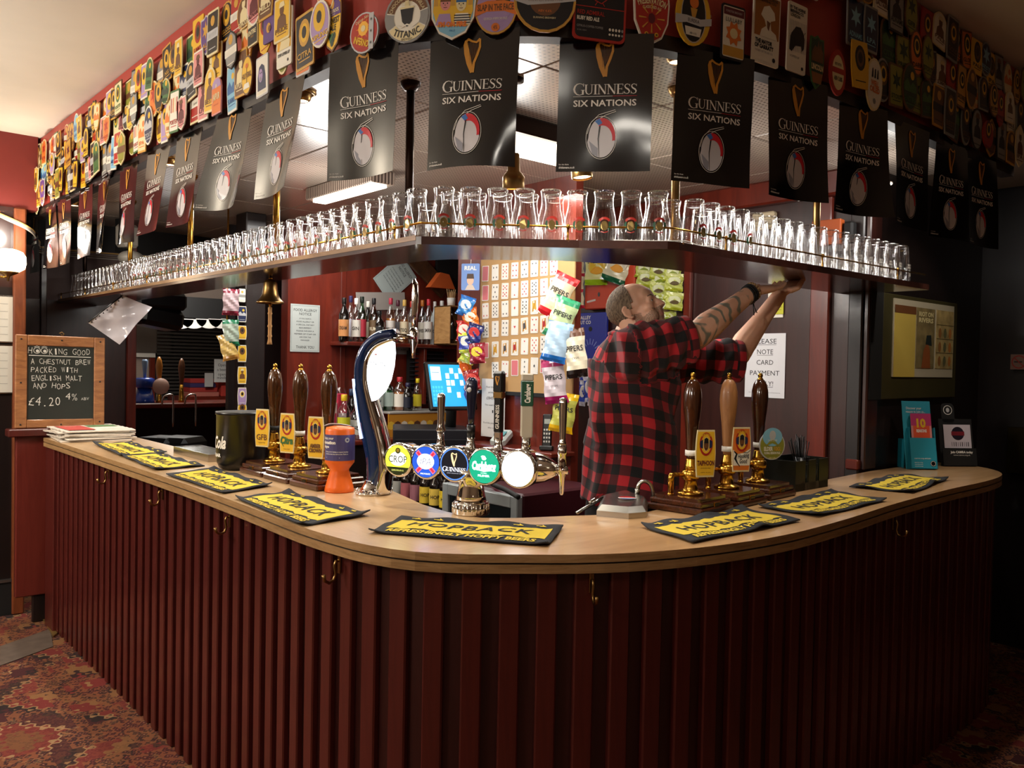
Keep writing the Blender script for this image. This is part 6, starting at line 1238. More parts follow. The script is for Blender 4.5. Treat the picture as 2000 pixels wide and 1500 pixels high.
# notices
def sheet(name, label, cx, cz, w, h, plane, face, edge=None, roll=0, txt=(), cat='notice', th=.003, ink='#2a2a2c', border=None):
    """paper on a wall: plane ('x', X) faces -X, plane ('y', Y) faces -Y"""
    if plane[0] == 'y': M = frame((cx, plane[1], cz), (1, 0, 0), (0, -1, 0))
    else: M = frame((plane[1], cx, cz), (0, -1, 0), (-1, 0, 0))
    M = M @ Matrix.Rotation(roll, 4, 'Z'); r = MB(); r.box((0, 0, 0), (w, h, th), mat(face, .5)); o = r.build(name, None, label, cat, M=M)
    m = MB()
    if border: m.ring(rrect(w*.94, h*.95, .004, 1), .002, th/2+.0006, mat(border, .6)) if False else m.stroke([(-w*.46, -h*.47), (w*.46, -h*.47), (w*.46, h*.47), (-w*.46, h*.47)], .002, th/2+.0006, mat(border, .6), closed=True)
    for t, x, y, hh, ww, *rest in txt:
        m.text(t, x*w, y*h, hh*h, mat(rest[0] if rest else ink, .7), th/2+.0006, w=ww*w, bold=.0)
    if txt or border: m.build('print', o)
    return o
p = ony(596, 641, YR-.004); T_ = [('FOOD ALLERGY', 0, .38, .055, .8), ('NOTICE', 0, .30, .055, .42)]
T_ += [(t, 0, .2-.065*i, .028, w_) for i, (t, w_) in enumerate((('IF YOU HAVE A', .4), ('FOOD ALLERGY OR', .6), ('A SPECIAL DIETARY', .62), ('REQUIREMENT', .42), ('PLEASE INFORM A', .6), ('MEMBER OF STAFF OR', .74), ('ASK FOR THE', .4), ('MANAGER', .3)))] + [('THANK YOU', 0, -.4, .06, .62)]
sheet('allergy_notice', 'grey food allergy notice on the red wall behind the pumps', p.x, p.z, .222, .33, ('y', YR-.004), '#b4bab6', txt=T_, border='#6a7478')
p = ony(772, 543, YR-.006); sheet('allergy_notice', 'second allergy notice taped up at an angle above the spirits', p.x, p.z, .222, .32, ('y', YR-.006), '#a4aeac', roll=rad(-50), txt=[('FOOD ALLERGY', 0, .36, .07, .8), ('NOTICE', 0, .25, .07, .4)] + [('if you have a food allergy', 0, .1-.08*i, .03, .7) for i in range(5)], border='#6a7478')
p = ony(784, 683, YR-.006); sheet('shelf_card', 'small white card on the red wall under the spirit shelf', p.x, p.z, .13, .07, ('y', YR-.006), '#a8a8ac', txt=[('STAFF', 0, 0, .2, .6)], border='#77777c')
p = onx(1494, 714, XW-.004); T_ = [(t, 0, .38-.165*i, .075, w_) for i, (t, w_) in enumerate((('PLEASE', .56), ('NOTE', .4), ('CARD', .42), ('PAYMENT', .74), ('ONLY!', .44)))] + [('we apologise for any inconvenience', 0, -.42, .014, .8)]
o = sheet('card_payment_notice', 'white notice on the dark wall reading PLEASE NOTE CARD PAYMENT ONLY!', p.y, p.z, .235, .335, ('x', XW-.004), '#c9c8cc', txt=T_, ink='#1c1c20')
m = MB()
for y, w_ in ((.325, .56), (.16, .4), (-.335, .44)): m.stroke([(-.235*w_/2, .335*y), (.235*w_/2, .335*y)], .002, .0022, mat('#1c1c20', .7))
m.build('underlines', o)
p = onx(1515, 592, XW-.004); sheet('warning_notice', 'yellow and white notice half hidden behind the barman\'s forearm', p.y, p.z, .09, .15, ('x', XW-.004), '#d8d2c4', txt=[('!', 0, .1, .4, .1)]); 
p = onx(1519, 590, XW-.007); sheet('warning_sticker', 'yellow panel stuck on the notice behind the forearms', p.y, p.z, .07, .125, ('x', XW-.008), '#b8b418', txt=[('CAUTION', 0, -.2, .07, .7), ('WET FLOOR', 0, -.32, .05, .7)])
# beige junction box and white cable on the right wall
p = onx(1493, 432, XW-.02); m = MB(); m.box((p.x, p.y, p.z), (.04, .13, .09), mat('#c8b898', .5), None, .008); m.build('junction_box', None, 'cream junction box high on the dark wall behind the glasses', 'junction box')
m = MB(); pts = [onx(x, y, XW-.02) for x, y in ((1390, 411), (1440, 405), (1500, 398), (1560, 390), (1620, 379), (1700, 364), (1740, 358))]; m.tube(smoothpath([tuple(v) for v in pts], 4), .006, M_white, 6)
for v in pts: m.sph(v, .009, M_white, 8, 5)
m.build('wall_cable', None, 'white cable clipped across the top of the dark right wall', 'cable')
m = MB(); a, b_ = onx(1428, 395, XW-.02), onx(1428, 470, XW-.02); m.box(((a.x+b_.x)/2, a.y, (a.z+b_.z)/2), (.015, .02, abs(a.z-b_.z)), mat('#7a7678', .4)); m.build('cable_trunking', None, 'short grey vertical cable trunking behind the right glasses', 'trunking')
# folded orange box above glasses on the right
p = onx(1617, 455, 3.82); r = MB(); r.box((p.x-.0, p.y, p.z), (.05, .14, .12), mat('#b8541c', .6), (0, rad(0), rad(6)), .003); r.box((p.x+.02, p.y-.1, p.z-.01), (.05, .05, .11), M_blackm, None, .01); r.box((p.x+.03, p.y-.02, p.z-.08), (.1, .3, .03), M_mahog); r.build('wall_box', None, 'orange box on a small ledge behind the right glasses', 'box')
# framed comic posters by the right end
PX0 = ony(1745, 580, 1.90); PX1 = ony(1862, 590, 1.90); zt0, zb0 = ony(1745, 582, 1.9).z, ony(1745, 736, 1.9).z; w_, h_ = PX1.x-PX0.x, zt0-zb0
r = empty('framed_posters', 'wall display board with three pale poster panels at the right end', 'poster', (PX0.x, 1.9, zb0)); 
m = MB(); m.bb((-.1, -.0, -.11), (w_+.06, .028, h_+.02), mat('#3a3418', .5), .004); m.bb((-.22, .0, -.11), (-.1, .03, h_+.02), M_blackm); m.build('backing_board', r)
m = MB(); m.bb((0, -.006, 0), (w_, 0, h_), mat('#b8ae94', .45)); m.build('mount', r)
pw = w_/3
m = MB(); m.bb((.006, -.009, .0), (pw, -.006, h_*.86), mat('#c9ae50', .5)); m.bb((.006, -.010, h_*.82), (pw, -.006, h_*.92), mat('#6a4020', .5)); m.build('yellow_panel', r)
for k in (1, 2):
    m = MB(); x0 = pw*k+.012; x1 = pw*(k+1)-.012; m.bb((x0, -.009, h_*.12), (x1, -.006, h_*.92), mat(('#7a6a44', '#a08a58')[k-1], .5, var=.35, bscale=16)); FM = frame((x0, -.0095, h_*.12), (1, 0, 0), (0, -1, 0)); W_, H_ = x1-x0, h_*.8
    if k == 1: m.text('RIOT ON', W_*.5, H_*.9, H_*.07, mat('#cfc08a', .6), .0003, w=W_*.8, M=FM, bold=.04); m.text('RIVERS', W_*.5, H_*.8, H_*.07, mat('#cfc08a', .6), .0003, w=W_*.8, M=FM, bold=.04); m.flat([(W_*.3, 0), (W_*.8, 0), (W_*.75, H_*.3), (W_*.6, H_*.45), (W_*.4, H_*.3)], .0003, mat('#8a4a20', .6), FM); m.flat([(W_*.5, H_*.4), (W_*.85, H_*.38), (W_*.8, H_*.56), (W_*.55, H_*.55)], .0005, mat('#1c2420', .6), FM)
    else:
        for q in range(3): m.stroke([(0, H_*(.27+.24*q)), (W_, H_*(.27+.24*q))], .003, .0003, mat('#4a3c20', .6), FM)
        for q in range(9): m.flat(circ(W_*.09, 7, W_*(.2+.3*(q % 3)), H_*(.13+.24*(q//3)), 1, 1.5), .0003, mat(('#8a5a2a', '#5a5a3a', '#a8682c')[q % 3], .6), FM)
    m.build('poster_panel', r)
# pilaster foot on the counter and door with brass plate in the dark
struct('trim_15', MB().bb((3.86, 1.925, CT), (4.02, 1.99, CT+.05), M_redwood, .006)); struct('trim_16', MB().bb((3.885, 1.905, CT), (4.0, 1.93, 2.4), M_mahog, .006))
struct('door_1', MB().bb((5.26, .6, 0), (5.3, 1.6, 2.1), M_dark, .004))
def xx(px, py, X=5.25): return onx(px, py, X)
a, b_ = xx(1969, 833), xx(1999, 926); m = MB(); m.bb((5.24, b_.y-.04, b_.z), (5.258, a.y, a.z), mat('#3a3018', .3, .8), .002); m.build('push_plate', None, 'dull brass push plate on the dark door at the right edge', 'door plate')
a, b_ = xx(1974, 692), xx(2006, 722); m = MB(); m.bb((5.25, b_.y, b_.z), (5.258, a.y, a.z), mat('#8a6a5a', .6)); cy, cz, hh = (a.y+b_.y)/2, (a.z+b_.z)/2, (a.z-b_.z); o = m.build('no_smoking_sign', None, 'small no smoking sign on the dark wall at the right edge', 'sign')
FM = frame((5.2495, cy, cz), (0, -1, 0), (-1, 0, 0)); m = MB(); m.stroke(circ(hh*.4, 24), hh*.07, .0004, mat('#a82a1c', .6), FM, True); m.stroke([(-hh*.27, hh*.27), (hh*.27, -hh*.27)], hh*.06, .0006, mat('#a82a1c', .6), FM); m.stroke([(-hh*.28, 0), (hh*.2, 0)], hh*.07, .0004, M_black, FM); m.build('symbol', o)
# ================================================================ the other bar seen through the hatch
r = empty('far_window', 'dark window with closed slatted blind in the far bar', 'window', (3.9, 10.17, .9)); 
m = MB(); m.bb((-.62, 0, 0), (1.2, .04, 1.35), M_redwood, .01); m.build('frame', r); m = MB(); m.bb((-.56, -.01, .06), (1.14, 0, 1.3), M_blackm); m.build('pane', r)
sl = MB().box((0, 0, 0), (1.68, .03, .003), mat('#26201c', .5), (rad(55), 0, 0)).build('slat', r)
for i in range(30):
    s2 = sl if i == 0 else sl.copy()
    if i: COL.objects.link(s2); s2.parent = r
    s2.location = (.29, -.03, .08 + i*.041)
p = ony(297, 656, 10.18); sheet('framed_photo', 'framed dark photo in white mount on the far grey wall', p.x, p.z, .5, .5, ('y', 10.17), '#d8d4cc', cat='picture', th=.02)
sheet('framed_photo_print', 'dark photograph inside the white mount on the far wall', p.x, p.z, .4, .4, ('y', 10.157), '#4a4038', cat='picture', th=.004)
# far beam with hanging cut-out discs
struct('trim_20', MB().bb((2.0, 9.0, 1.98), (5.5, 9.1, 2.2), M_blackm)); 
for i, px in enumerate((352, 378, 408, 432, 456, 478)):
    p = ony(px, 629, 8.96); m = MB(); m.prism([(.14*cos(a), .1*sin(a)) for a in [pi+pi*k/12 for k in range(13)]], 0, .004, M_white, frame((p.x, 8.96, p.z + .03), (1, 0, 0), (0, -1, 0))); m.build('paper_half_disc', None, 'white half-round paper cut-out under the far dark beam, ' + ['leftmost', 'second from left', 'third from left', 'third from right', 'second from right', 'rightmost'][i], 'decoration', 'paper cut-outs under the far beam')
# far counter
FY = 8.0; a = ony(268, 790, FY); b_ = ony(470, 783, FY); FZ = (a.z+b_.z)/2
r = empty('far_counter', 'far bar counter with dark front and lit wooden edge', 'counter', (a.x, FY, 0)); m = MB(); m.bb((-.3, 0, FZ-.05), (b_.x-a.x+.8, .5, FZ), M_redwood, .01); m.build('worktop', r); m = MB(); m.bb((-.3, .05, 0), (b_.x-a.x+.8, .45, FZ-.05), M_black); m.build('front', r)
m = MB(); m.bb((.95, -.012, FZ-.055), (b_.x-a.x+.3, -.002, FZ-.005), M_brass); m.build('edge_strip', r)
m = MB(); m.bb((1.2, .03, FZ-.6), (2.0, .05, FZ-.1), mat('#22304a', .3)); m.build('glass_front', r)
def far_pump(px, pyt, col, hm, lab, badge=None):
    q = ony(px, pyt, FY+.1); r = empty('far_pump', lab, 'beer pump', (q.x, FY+.1, FZ)); h = q.z-FZ; m = MB(); m.lathe([(.03, 0), (.025, .02), (.02, .1), (.018, h*.4)], M_brass, 14); m.build('column', r)
    m = MB(); m.lathe([(.015, h*.38), (.022, h*.55), (.032, h*.8), (.022, h*.93), (.008, h)], hm, 14); m.build('handle', r)
    if badge: m = MB(); m.lathe([(0, -.01), (.075, -.01), (.075, .0), (0, .0)], mat(badge, .4), 20, frame((0.0, -.06, h*.36), (1, 0, 0), (0, -1, 0))); m.build('badge', r)
far_pump(311, 697, None, mat('#b0702c', .25), 'far pump with amber wooden handle and white round badge', '#d0a898'); far_pump(355, 700, None, wood('far_handle', '#4a2a14', '#7a4a28'), 'far pump with dark wooden handle')
q = ony(283, 702, FY+.12); h = q.z-FZ; r = empty('far_lager_font', 'blue lager font with pale blue handle on the far bar', 'beer tap', (q.x, FY+.12, FZ)); m = MB(); m.lathe([(.09, 0), (.085, .02), (.06, .15), (.05, h*.3), (.085, h*.38), (.09, h*.55), (.06, h*.58)], mat('#1c3fa0', .25, coat=.5), 18); m.build('body', r); m = MB(); m.lathe([(.012, h*.56), (.016, h*.7), (.028, h*.95), (.02, h)], mat('#7c94b4', .3), 12); m.build('handle', r)
for i, px in enumerate((336, 380)):
    q = ony(px, 770, FY-.03); m = MB(); m.tube(smoothpath([(q.x-.09, FY-.02, FZ-.02), (q.x-.08, FY-.05, FZ+.06), (q.x-.02, FY-.06, FZ+.08), (q.x, FY-.06, FZ+.04), (q.x, FY-.06, FZ-.22)], 4), .009, M_chrome, 8); m.build('far_spout', None, 'chrome swan-neck spout on the far bar front, ' + ('left one' if i == 0 else 'right one'), 'spout', 'swan-neck spouts of the far bar')
# books behind
r0 = ony(362, 745, 9.85); m = MB(); sz = ony(362, 774, 9.85).z; struct('trim_21', MB().bb((r0.x-.1, 9.7, sz-.05), (r0.x+2.2, 10.16, sz), M_redwood)); rr = random.Random(8); x = r0.x + .02
BC = ['#b8382c', '#c8b830', '#d8d0c0', '#3a3a3a', '#e0ddd4', '#2a2420', '#d0a828', '#1c1c1c', '#c8c4b8', '#6a2420', '#7a4a30', '#a87850', '#d8d4c8', '#402018']; BN_ = ['red', 'mustard', 'cream', 'charcoal', 'white', 'dark brown', 'ochre', 'black', 'pale grey', 'maroon', 'brown', 'tan', 'ivory', 'oxblood']
for i in range(4):
    m = MB(); m.bb((x, 9.75, sz + .052*i), (x+.34-.02*i, 9.98, sz + .05 + .052*i), mat(('#a8302c', '#3a2a5a', '#a83028', '#b8685a')[3-i], .6), .004); m.build('book', None, ('salmon', 'crimson', 'violet', 'scarlet')[i] + ' book lying flat, ' + ('bottom', 'second from the bottom', 'second from the top', 'top')[i] + ' of the pile on the far sill', 'book', 'books on the far sill')
x += .37
for i, c in enumerate(BC):
    w = rr.uniform(.05, .09); m = MB(); m.bb((x, 9.76, sz), (x+w, 9.96, sz + rr.uniform(.19, .25)), mat(c, .6), .004); m.build('book', None, BN_[i] + ' book standing upright in the row on the far sill', 'book', 'books on the far sill'); x += w + .004
p = ony(433, 724, 9.7); sheet('far_poster', 'small black and white open sign card above the books', p.x, p.z, .18, .27, ('y', 9.7), '#d8d8d4', cat='sign', txt=[('Open', 0, .25, .12, .5), ('a beer', 0, .05, .12, .6), ('open', 0, -.15, .12, .5), ('minds', 0, -.3, .12, .6)], ink='#0c0c0c')
p = ony(408, 742, 9.7); sheet('far_card', 'small blank white card standing left of the open sign', p.x, p.z, .1, .16, ('y', 9.7), '#b8b4b0', cat='card')
# extractor-like black fitting over the hatch
p = atd(300, 600, 6.6); r = empty('hanging_screen', 'black boxy television bracket hanging over the hatch', 'bracket', (p.x, p.y, p.z)); m = MB(); m.box((0, 0, .05), (.42, .3, .14), M_black, (0, 0, .2), .03); m.box((0.02, 0, -.08), (.36, .26, .16), M_black, (0, rad(8), .2), .05); m.rod((0, 0, .1), (0, 0, CZ-p.z), .03, M_steel); m.build('casing', r)
# black leather seats beyond
for i, px in enumerate((318, 352)):
    p = atd(px, 850, 6.3); m = MB(); m.box((p.x, p.y, p.z-.09), (.3, .3, .16), M_black, (0, 0, .6), .05); m.rod((p.x, p.y, 0), (p.x, p.y, p.z-.1), .03, M_blackm); m.lathe([(.2, 0), (.2, .02), (.03, .03)], M_blackm, 20, Matrix.Translation((p.x, p.y, 0))); m.build('bar_stool', None, 'black padded stool beyond the hatch, ' + ('left' if i == 0 else 'right') + ' one', 'stool', 'stools beyond the hatch')
# dark lower panelling behind the hatch
# pump clips up the post and crisp bags beside it
CL = [('yellow', 'yellow', 'roundel', 'brown')]*6
for i, (py0, py1, fc, sc2, mo, nm) in enumerate(((564, 590, 'white', 'grey', 'band', 'small white card'), (598, 629, 'navy', 'silver', 'landscape', 'navy and silver'), (636, 663, 'yellow', 'brown', 'roundel', 'yellow'), (674, 707, 'yellow', 'brown', 'roundel', 'yellow'), (716, 750, 'yellow', 'brown', 'figure', 'yellow'), (757, 792, 'lilac', 'white', 'roundel', 'lilac'), (793, 803, 'yellow', 'brown', 'roundel', 'yellow'))):
    a, b_ = ony(473, py0, YR-.06), ony(473, py1, YR-.06); h = a.z-b_.z; m = MB(); badge_mesh(m, .062 if i else .045, max(h, .05), 'barrel-sided' if i else 'rectangular', fc, 'white', mo, sc2, None)
    m.build('post_badge', None, nm + ' badge on the dark post, ' + ('topmost', 'second from the top', 'third from the top', 'fourth from the top', 'fifth from the top', 'sixth from the top', 'lowest, half behind the bucket')[i], 'badge', 'badges pinned up the dark post', M=frame((a.x, YR-.058, (a.z+b_.z)/2), (1, 0, 0), (0, -1, 0)))
# ================================================================ back bar
r = empty('spirit_shelf', 'red wooden shelf of spirits on the back wall', 'shelf', (3.0, 5.2, 1.66))
m = MB(); m.bb((-.02, -.04, 0), (1.1, .2, .028), M_redwood, .005); m.build('board', r)
m = MB(); m.prism([(0, 0), (.0, -.16), (.16, 0)], 0, .03, M_blackm, frame((.05, .195, 0), (0, -1, 0), (1, 0, 0))); m.build('bracket', r)
m = MB(); m.bb((.66, -.0, -.42), (.685, .19, 0), M_redwood, .003); m.build('divider', r)
SZ = 1.688
M_grn = glassmat('green_glass', (.25, .5, .3), .12, .7); M_clr = glassmat('clear_bottle_glass', (.93, .96, .96), .1, .8); M_brn = glassmat('brown_glass', (.4, .2, .08), .15, .7)
def bottle(x, y, z, h, rr, glass, cap, labc, txt, label, liquid=None, neck=.3, lab2=None, group='spirit bottles on the shelf', name='spirit_bottle', shoulder=.62, labr=(.12, .5), rz=0, square=False):
    r = empty(name, label, 'bottle', (x, y, z), rz, group); rn = rr*neck; n = 4 if square else 20
    m = MB(); g = glass; m.lathe([(rr*.9, 0), (rr, .006), (rr, h*shoulder), (rr*.85, h*(shoulder+.06)), (rn*1.25, h*(shoulder+.15)), (rn, h*(shoulder+.2)), (rn, h*.93)], g, 20, cap=False)
    m.lathe([(0, .0), (rr*.9, .0)], g, 20, cap=False); m.build('body', r)
    if liquid: m = MB(); m.lathe([(0, .004), (rr*.93, .006), (rr*.93, h*.55), (0, h*.55)], liquid, 16, cap=False); m.build('liquid', r)
    m = MB(); m.lathe([(rn*1.15, h*.86), (rn*1.25, h*.88), (rn*1.25, h*.985), (rn*1.1, h), (0, h)], mat(cap, .3), 14, cap=False); m.build('cap', r)
    a0 = math.atan2(-FWD.x, FWD.y); m = MB(); k = rr + .0008
    m.W = lambda v: Vector(((k+v.z)*sin(v.x/k + a0), -(k+v.z)*cos(v.x/k + a0), v.y))
    for i in range(12): x0 = -k*1.5 + k*3*i/12; m.flat([(x0, h*labr[0]), (x0+k*.25, h*labr[0]), (x0+k*.25, h*labr[1]), (x0, h*labr[1])], 0, mat(labc, .5))
    if lab2: m.flat([(-k*.9, h*(labr[1]-.1)), (k*.9, h*(labr[1]-.1)), (k*.9, h*labr[1]), (-k*.9, h*labr[1])], .0005, mat(lab2, .5))
    if txt: m.text(txt, 0, h*(labr[0]+labr[1])/2, h*.075, mat('#2a1c18' if labc[1] in '9abcdef' else '#e8dcc0', .5), .001, w=k*1.5, bold=.02)
    m.build('label', r); return r
M_dkgl = mat('#120c0a', .1, coat=.5, name='dark_bottle_glass')
SP = [(671, .305, .036, M_dkgl, '#14100e', '#c88850', 'CREAM', 'dark cream liqueur bottle with orange banded label, leftmost on the spirit shelf', None, '#e0d0b0'),
 (684, .33, .03, M_clr, '#2a2450', '#c8c4d0', '', 'clear bottle with violet cap behind the cream liqueur', None, None),
 (695, .31, .033, M_clr, '#e8e4dc', '#e2dcd0', 'GIN', 'clear bottle with white cap and white red-lettered label', None, '#b83038'),
 (706, .325, .033, M_grn, '#101a12', '#a82838', '', 'green bottle with crimson label', mat('#1a2a14', .2), None),
 (718, .30, .031, M_dkgl, '#d8d4c8', '#d8ccb4', '', 'black bottle with white cap and cream label', None, '#d88030'),
 (729, .32, .033, M_brn, '#101014', '#6a5238', 'RUM', 'brown bottle with black cap and bronze label', mat('#4a2410', .2), None),
 (740, .23, .04, M_dkgl, '#101010', '#1a1a1c', '7', 'squat black square-shouldered bottle with black and white label', None, '#c8c4bc'),
 (762, .33, .034, M_clr, '#a82a40', '#dcd4cc', 'BELLS', 'clear bottle with crimson cap and white label with big black letters', mat('#a86420', .2), None),
 (776, .325, .031, M_clr, '#4a1428', '#6a6468', '', 'clear bottle with maroon cap and grey label', None, None),
 (789, .325, .033, M_clr, '#c8a050', '#d8c8a8', 'TEQ', 'clear bottle with gold foil cap', mat('#8a4a18', .2), '#b84820'),
 (803, .325, .031, M_clr, '#c03028', '#e0dcd4', '', 'clear bottle with scarlet cap behind the tall tap', None, None),
 (824, .34, .032, M_brn, '#b86820', '#d8d0c0', 'WHISKY', 'whisky bottle with orange neck right of the tall tap', mat('#8a4a14', .2), '#c85a28'),
 (836, .345, .033, M_clr, '#c8283a', '#dcd8d0', 'SMIRN', 'clear vodka bottle with red neck and silver pourer', None, '#c02838'),
 (848, .33, .03, mat('#d4dada', .35, alpha=1, name='frosted_glass'), '#e8e4e0', '#dcdfe0', 'VOD', 'frosted white vodka bottle with pink lettering', None, '#d88a98'),
 (862, .34, .036, M_clr, '#e2e0dc', '#d4d6d4', 'di S', 'large clear bottle with white cap and white label, right of the frosted one', None, None)]
for i, (px, h, rr, g, cap, lc, tx, lb, liq, l2) in enumerate(SP):
    y = 5.25 + (.07 if i in (1, 4, 8, 10, 11) else 0) - (.02 if i in (0, 6) else 0); p = ony(px, 668, y)
    bottle(p.x, y, SZ, h, rr, g, cap, lc, tx, lb, liq, lab2=l2, neck=.36)
# silver trophy cup
p = ony(862, 665, 5.19); r = empty('trophy_cup', 'small tarnished trophy cup on black plinth in front of the bottles', 'trophy', (p.x+.01, 5.185, SZ)); m = MB(); m.lathe([(.04, 0), (.038, .04), (.02, .045)], M_black, 20); m.build('plinth', r); m = MB(); m.lathe([(.012, .045), (.006, .06), (.006, .085), (.024, .1), (.028, .14), (.026, .14), (.02, .105)], M_steel, 20, cap=False)
for s_ in (-1, 1): m.tube([(s_*.026, 0, .135), (s_*.042, 0, .13), (s_*.04, 0, .11), (s_*.022, 0, .1)], .0025, M_steel, 6)
m.build('cup', r)
p = ony(745, 588, 5.37); m = MB(); m.box((p.x, 5.375, p.z), (.42, .006, .13), mat('#9c948e', .35), (0, rad(-4), 0)); m.build('leaning_sheet', None, 'plain grey sheet leaning on the wall behind the spirit bottles', 'sheet')
# crate with wine bottle and pot of sticks
p = ony(889, 664, 5.05); r = empty('wooden_crate', 'small open pine crate standing on end on the spirit shelf', 'crate', (p.x, 5.1, SZ)); M_ply = wood('crate_pine', '#9a6c3c', '#c89a60', (3, 3, 9), .6); m = MB()
for a, b_ in (((-.09, -.1, 0), (-.08, .1, .29)), ((.08, -.1, 0), (.09, .1, .29)), ((-.09, -.1, 0), (.09, .1, .01)), ((-.09, -.1, .28), (.09, .1, .29)), ((-.09, .09, 0), (.09, .1, .29))): m.bb(a, b_, M_ply, .002)
m.build('case', r)
bottle(p.x+.0, 5.1, SZ+.012, .26, .034, M_brn, '#101010', '#20201e', '', 'dark port bottle lying inside the pine crate', mat('#3a1410', .2), group=None)
r = empty('stick_pot', 'white pot of wooden cocktail sticks on top of the pine crate', 'pot', (p.x-.02, 5.08, SZ+.291)); m = MB(); m.lathe([(.028, 0), (.032, .06), (.03, .06), (.026, .003)], M_white, 18); m.build('pot', r); rr = random.Random(2)
for i in range(22): a, t = rr.uniform(0, 6.28), rr.uniform(0, .02); m = MB(); m.rod((t*.8*cos(a), t*.8*sin(a), .004), (t*1.9*cos(a), t*1.9*sin(a), rr.uniform(.1, .13)), .0018, mat('#c8a070', .7), n=5); m.build('stick', r)
# orange wedge box and slanting board behind
p = ony(862, 553, 5.3); m = MB(); m.prism([(-.12, 0), (.12, 0), (.06, .11), (-.02, .12)], 0, .06, mat('#d8642a', .6), frame((p.x, 5.34, p.z-.04), (1, 0, 0), (0, -1, 0))); m.build('orange_box', None, 'orange triangular box end showing above the spirit bottles', 'box')
p = ony(835, 535, 5.37); m = MB(); m.box((p.x, 5.36, p.z), (.42, .03, .13), wood('scuffed_board', '#2a1a10', '#5a3a22', (6, 6, 6)), (0, rad(38), 0), .004); m.build('slanting_board', None, 'scuffed brown board slanting across the wall above the spirits', 'board')
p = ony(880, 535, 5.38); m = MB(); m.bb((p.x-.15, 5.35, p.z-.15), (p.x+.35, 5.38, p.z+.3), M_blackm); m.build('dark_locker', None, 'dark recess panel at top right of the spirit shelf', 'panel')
# lower back counter
struct('trim_30', MB().bb((2.68, 4.86, 0), (4.2, 5.39, 1.0), M_dark)); m = MB(); m.bb((2.66, 4.82, 1.0), (4.25, 5.4, 1.03), M_redwood, .006); m.build('back_counter', None, 'red wooden back counter top under the spirit shelf', 'counter')
r = empty('grey_riser', 'grey riser shelf with orange printed front on the back counter', 'shelf', (3.35, 5.1, 1.03)); m = MB(); m.bb((-.15, -.15, .16), (.75, .15, .175), mat('#a8a49e', .3), .003); m.build('top', r); m = MB(); m.bb((-.15, -.14, 0), (.75, -.13, .16), mat('#c88a2a', .5)); 
for i in range(14): m.flat(circ(.03, 8, .02+.055*i - .15, .08), 0, mat(('#e8c040', '#5a3a2a', '#d8d0c0')[i % 3], .5), frame((0, -.141, 0), (1, 0, 0), (0, -1, 0)))
m.build('printed_front', r)
RZ = 1.206
for px, h, rr, g, cap, lc, tx, lb, liq, z, y in ((737, .24, .042, M_grn, '#1a4a3a', '#c8d8d0', 'GIN', 'green gin bottle at the left of the riser', mat('#1c6a50', .2), RZ, 5.08), (757, .26, .04, M_grn, '#1a5a44', '#c0d4cc', '', 'taller green bottle on the riser', mat('#1c7a5c', .2), RZ, 5.1), (780, .24, .042, M_clr, '#b83038', '#e0d8cc', '', 'amber bottle with red cap on the riser', mat('#b0622a', .2), RZ, 5.06), (796, .2, .036, M_dkgl, '#2a2a48', '#101428', '', 'dark blue bottle on the riser', None, RZ, 5.02), (815, .23, .03, M_clr, '#d8c020', '#e0cc30', '', 'small bottle with yellow cap and label on the riser', None, RZ, 5.08),
  (672, .3, .042, M_clr, '#d8b820', '#c8c828', 'gold', 'clear bottle with yellow cap and yellow picture label', None, 1.03, 4.95), (697, .26, .045, M_clr, '#8a9090', '#b8bab4', 'GIN', 'ribbed clear bottle with white hexagonal label', None, 1.03, 4.95), (650, .34, .034, M_dkgl, '#c8c4bc', '#3a3028', '', 'tall dark bottle with silver cap behind the third hand pump', None, 1.03, 5.1), (686, .33, .035, M_dkgl, '#2a3a5a', '#2a3040', '', 'dark blue bottle behind the tall beer font', None, 1.03, 5.15)):
    p = ony(px, 800, y); bottle(p.x, y, z, h, rr, g, cap, lc, tx, lb, liq, group='bottles on the back counter', neck=.4)
p = ony(661, 760, 5.2); r = empty('balloon_glass', 'upright balloon gin glass behind the tall beer font', 'glass', (p.x, 5.2, 1.03)); m = MB(); m.lathe([(.04, 0), (.006, .006), (.005, .18), (.03, .2), (.06, .25), (.062, .29), (.048, .34)], M_glass, 20, cap=False); m.build('bowl', r)
p = ony(641, 800, 5.1)
for i, (dx, c, c2, nm) in enumerate(((-.03, '#c8a8a4', '#a82a40', 'pink and white'), (.045, '#b82a48', '#e0c8c8', 'crimson'))):
    m = MB(); m.bb((p.x+dx, 5.05, 1.03), (p.x+dx+.07, 5.13, 1.27+.06*i), mat(c, .4), .002); m.bb((p.x+dx+.006, 5.048, 1.1), (p.x+dx+.064, 5.05, 1.2), mat(c2, .4)); m.build('drinks_carton', None, nm + ' carton behind the third hand pump', 'carton', 'cartons on the back counter')
# till: cash drawer and touch screen
c = atd(842, 868, 4.65); r = empty('cash_register', 'black cash drawer with blue touch screen till on the back counter', 'till', (c.x, c.y, 1.03), YAW-pi/2+rad(8))
m = MB(); m.bb((-.2, 0, 0), (.2, .36, .03), M_blackm); m.bb((-.21, -.02, .02), (.21, .38, .155), mat('#15161c', .35), .006); m.build('cash_drawer', r); m = MB(); m.bb((-.195, -.026, .03), (.195, -.02, .1), mat('#101116', .3), .002); m.sph((-.03, -.028, .062), .008, M_steel, 10, 6); m.build('drawer_front', r)
m = MB(); m.rod((.12, .2, .15), (.12, .14, .34), .03, M_blackm); T = Matrix.Translation((.13, .06, .26)) @ Matrix.Rotation(rad(28), 4, 'Z') @ Matrix.Rotation(rad(-16), 4, 'X'); m.M = T; m.bb((-.15, 0, 0), (.16, .03, .28), M_black, .008); m.build('screen_case', r)
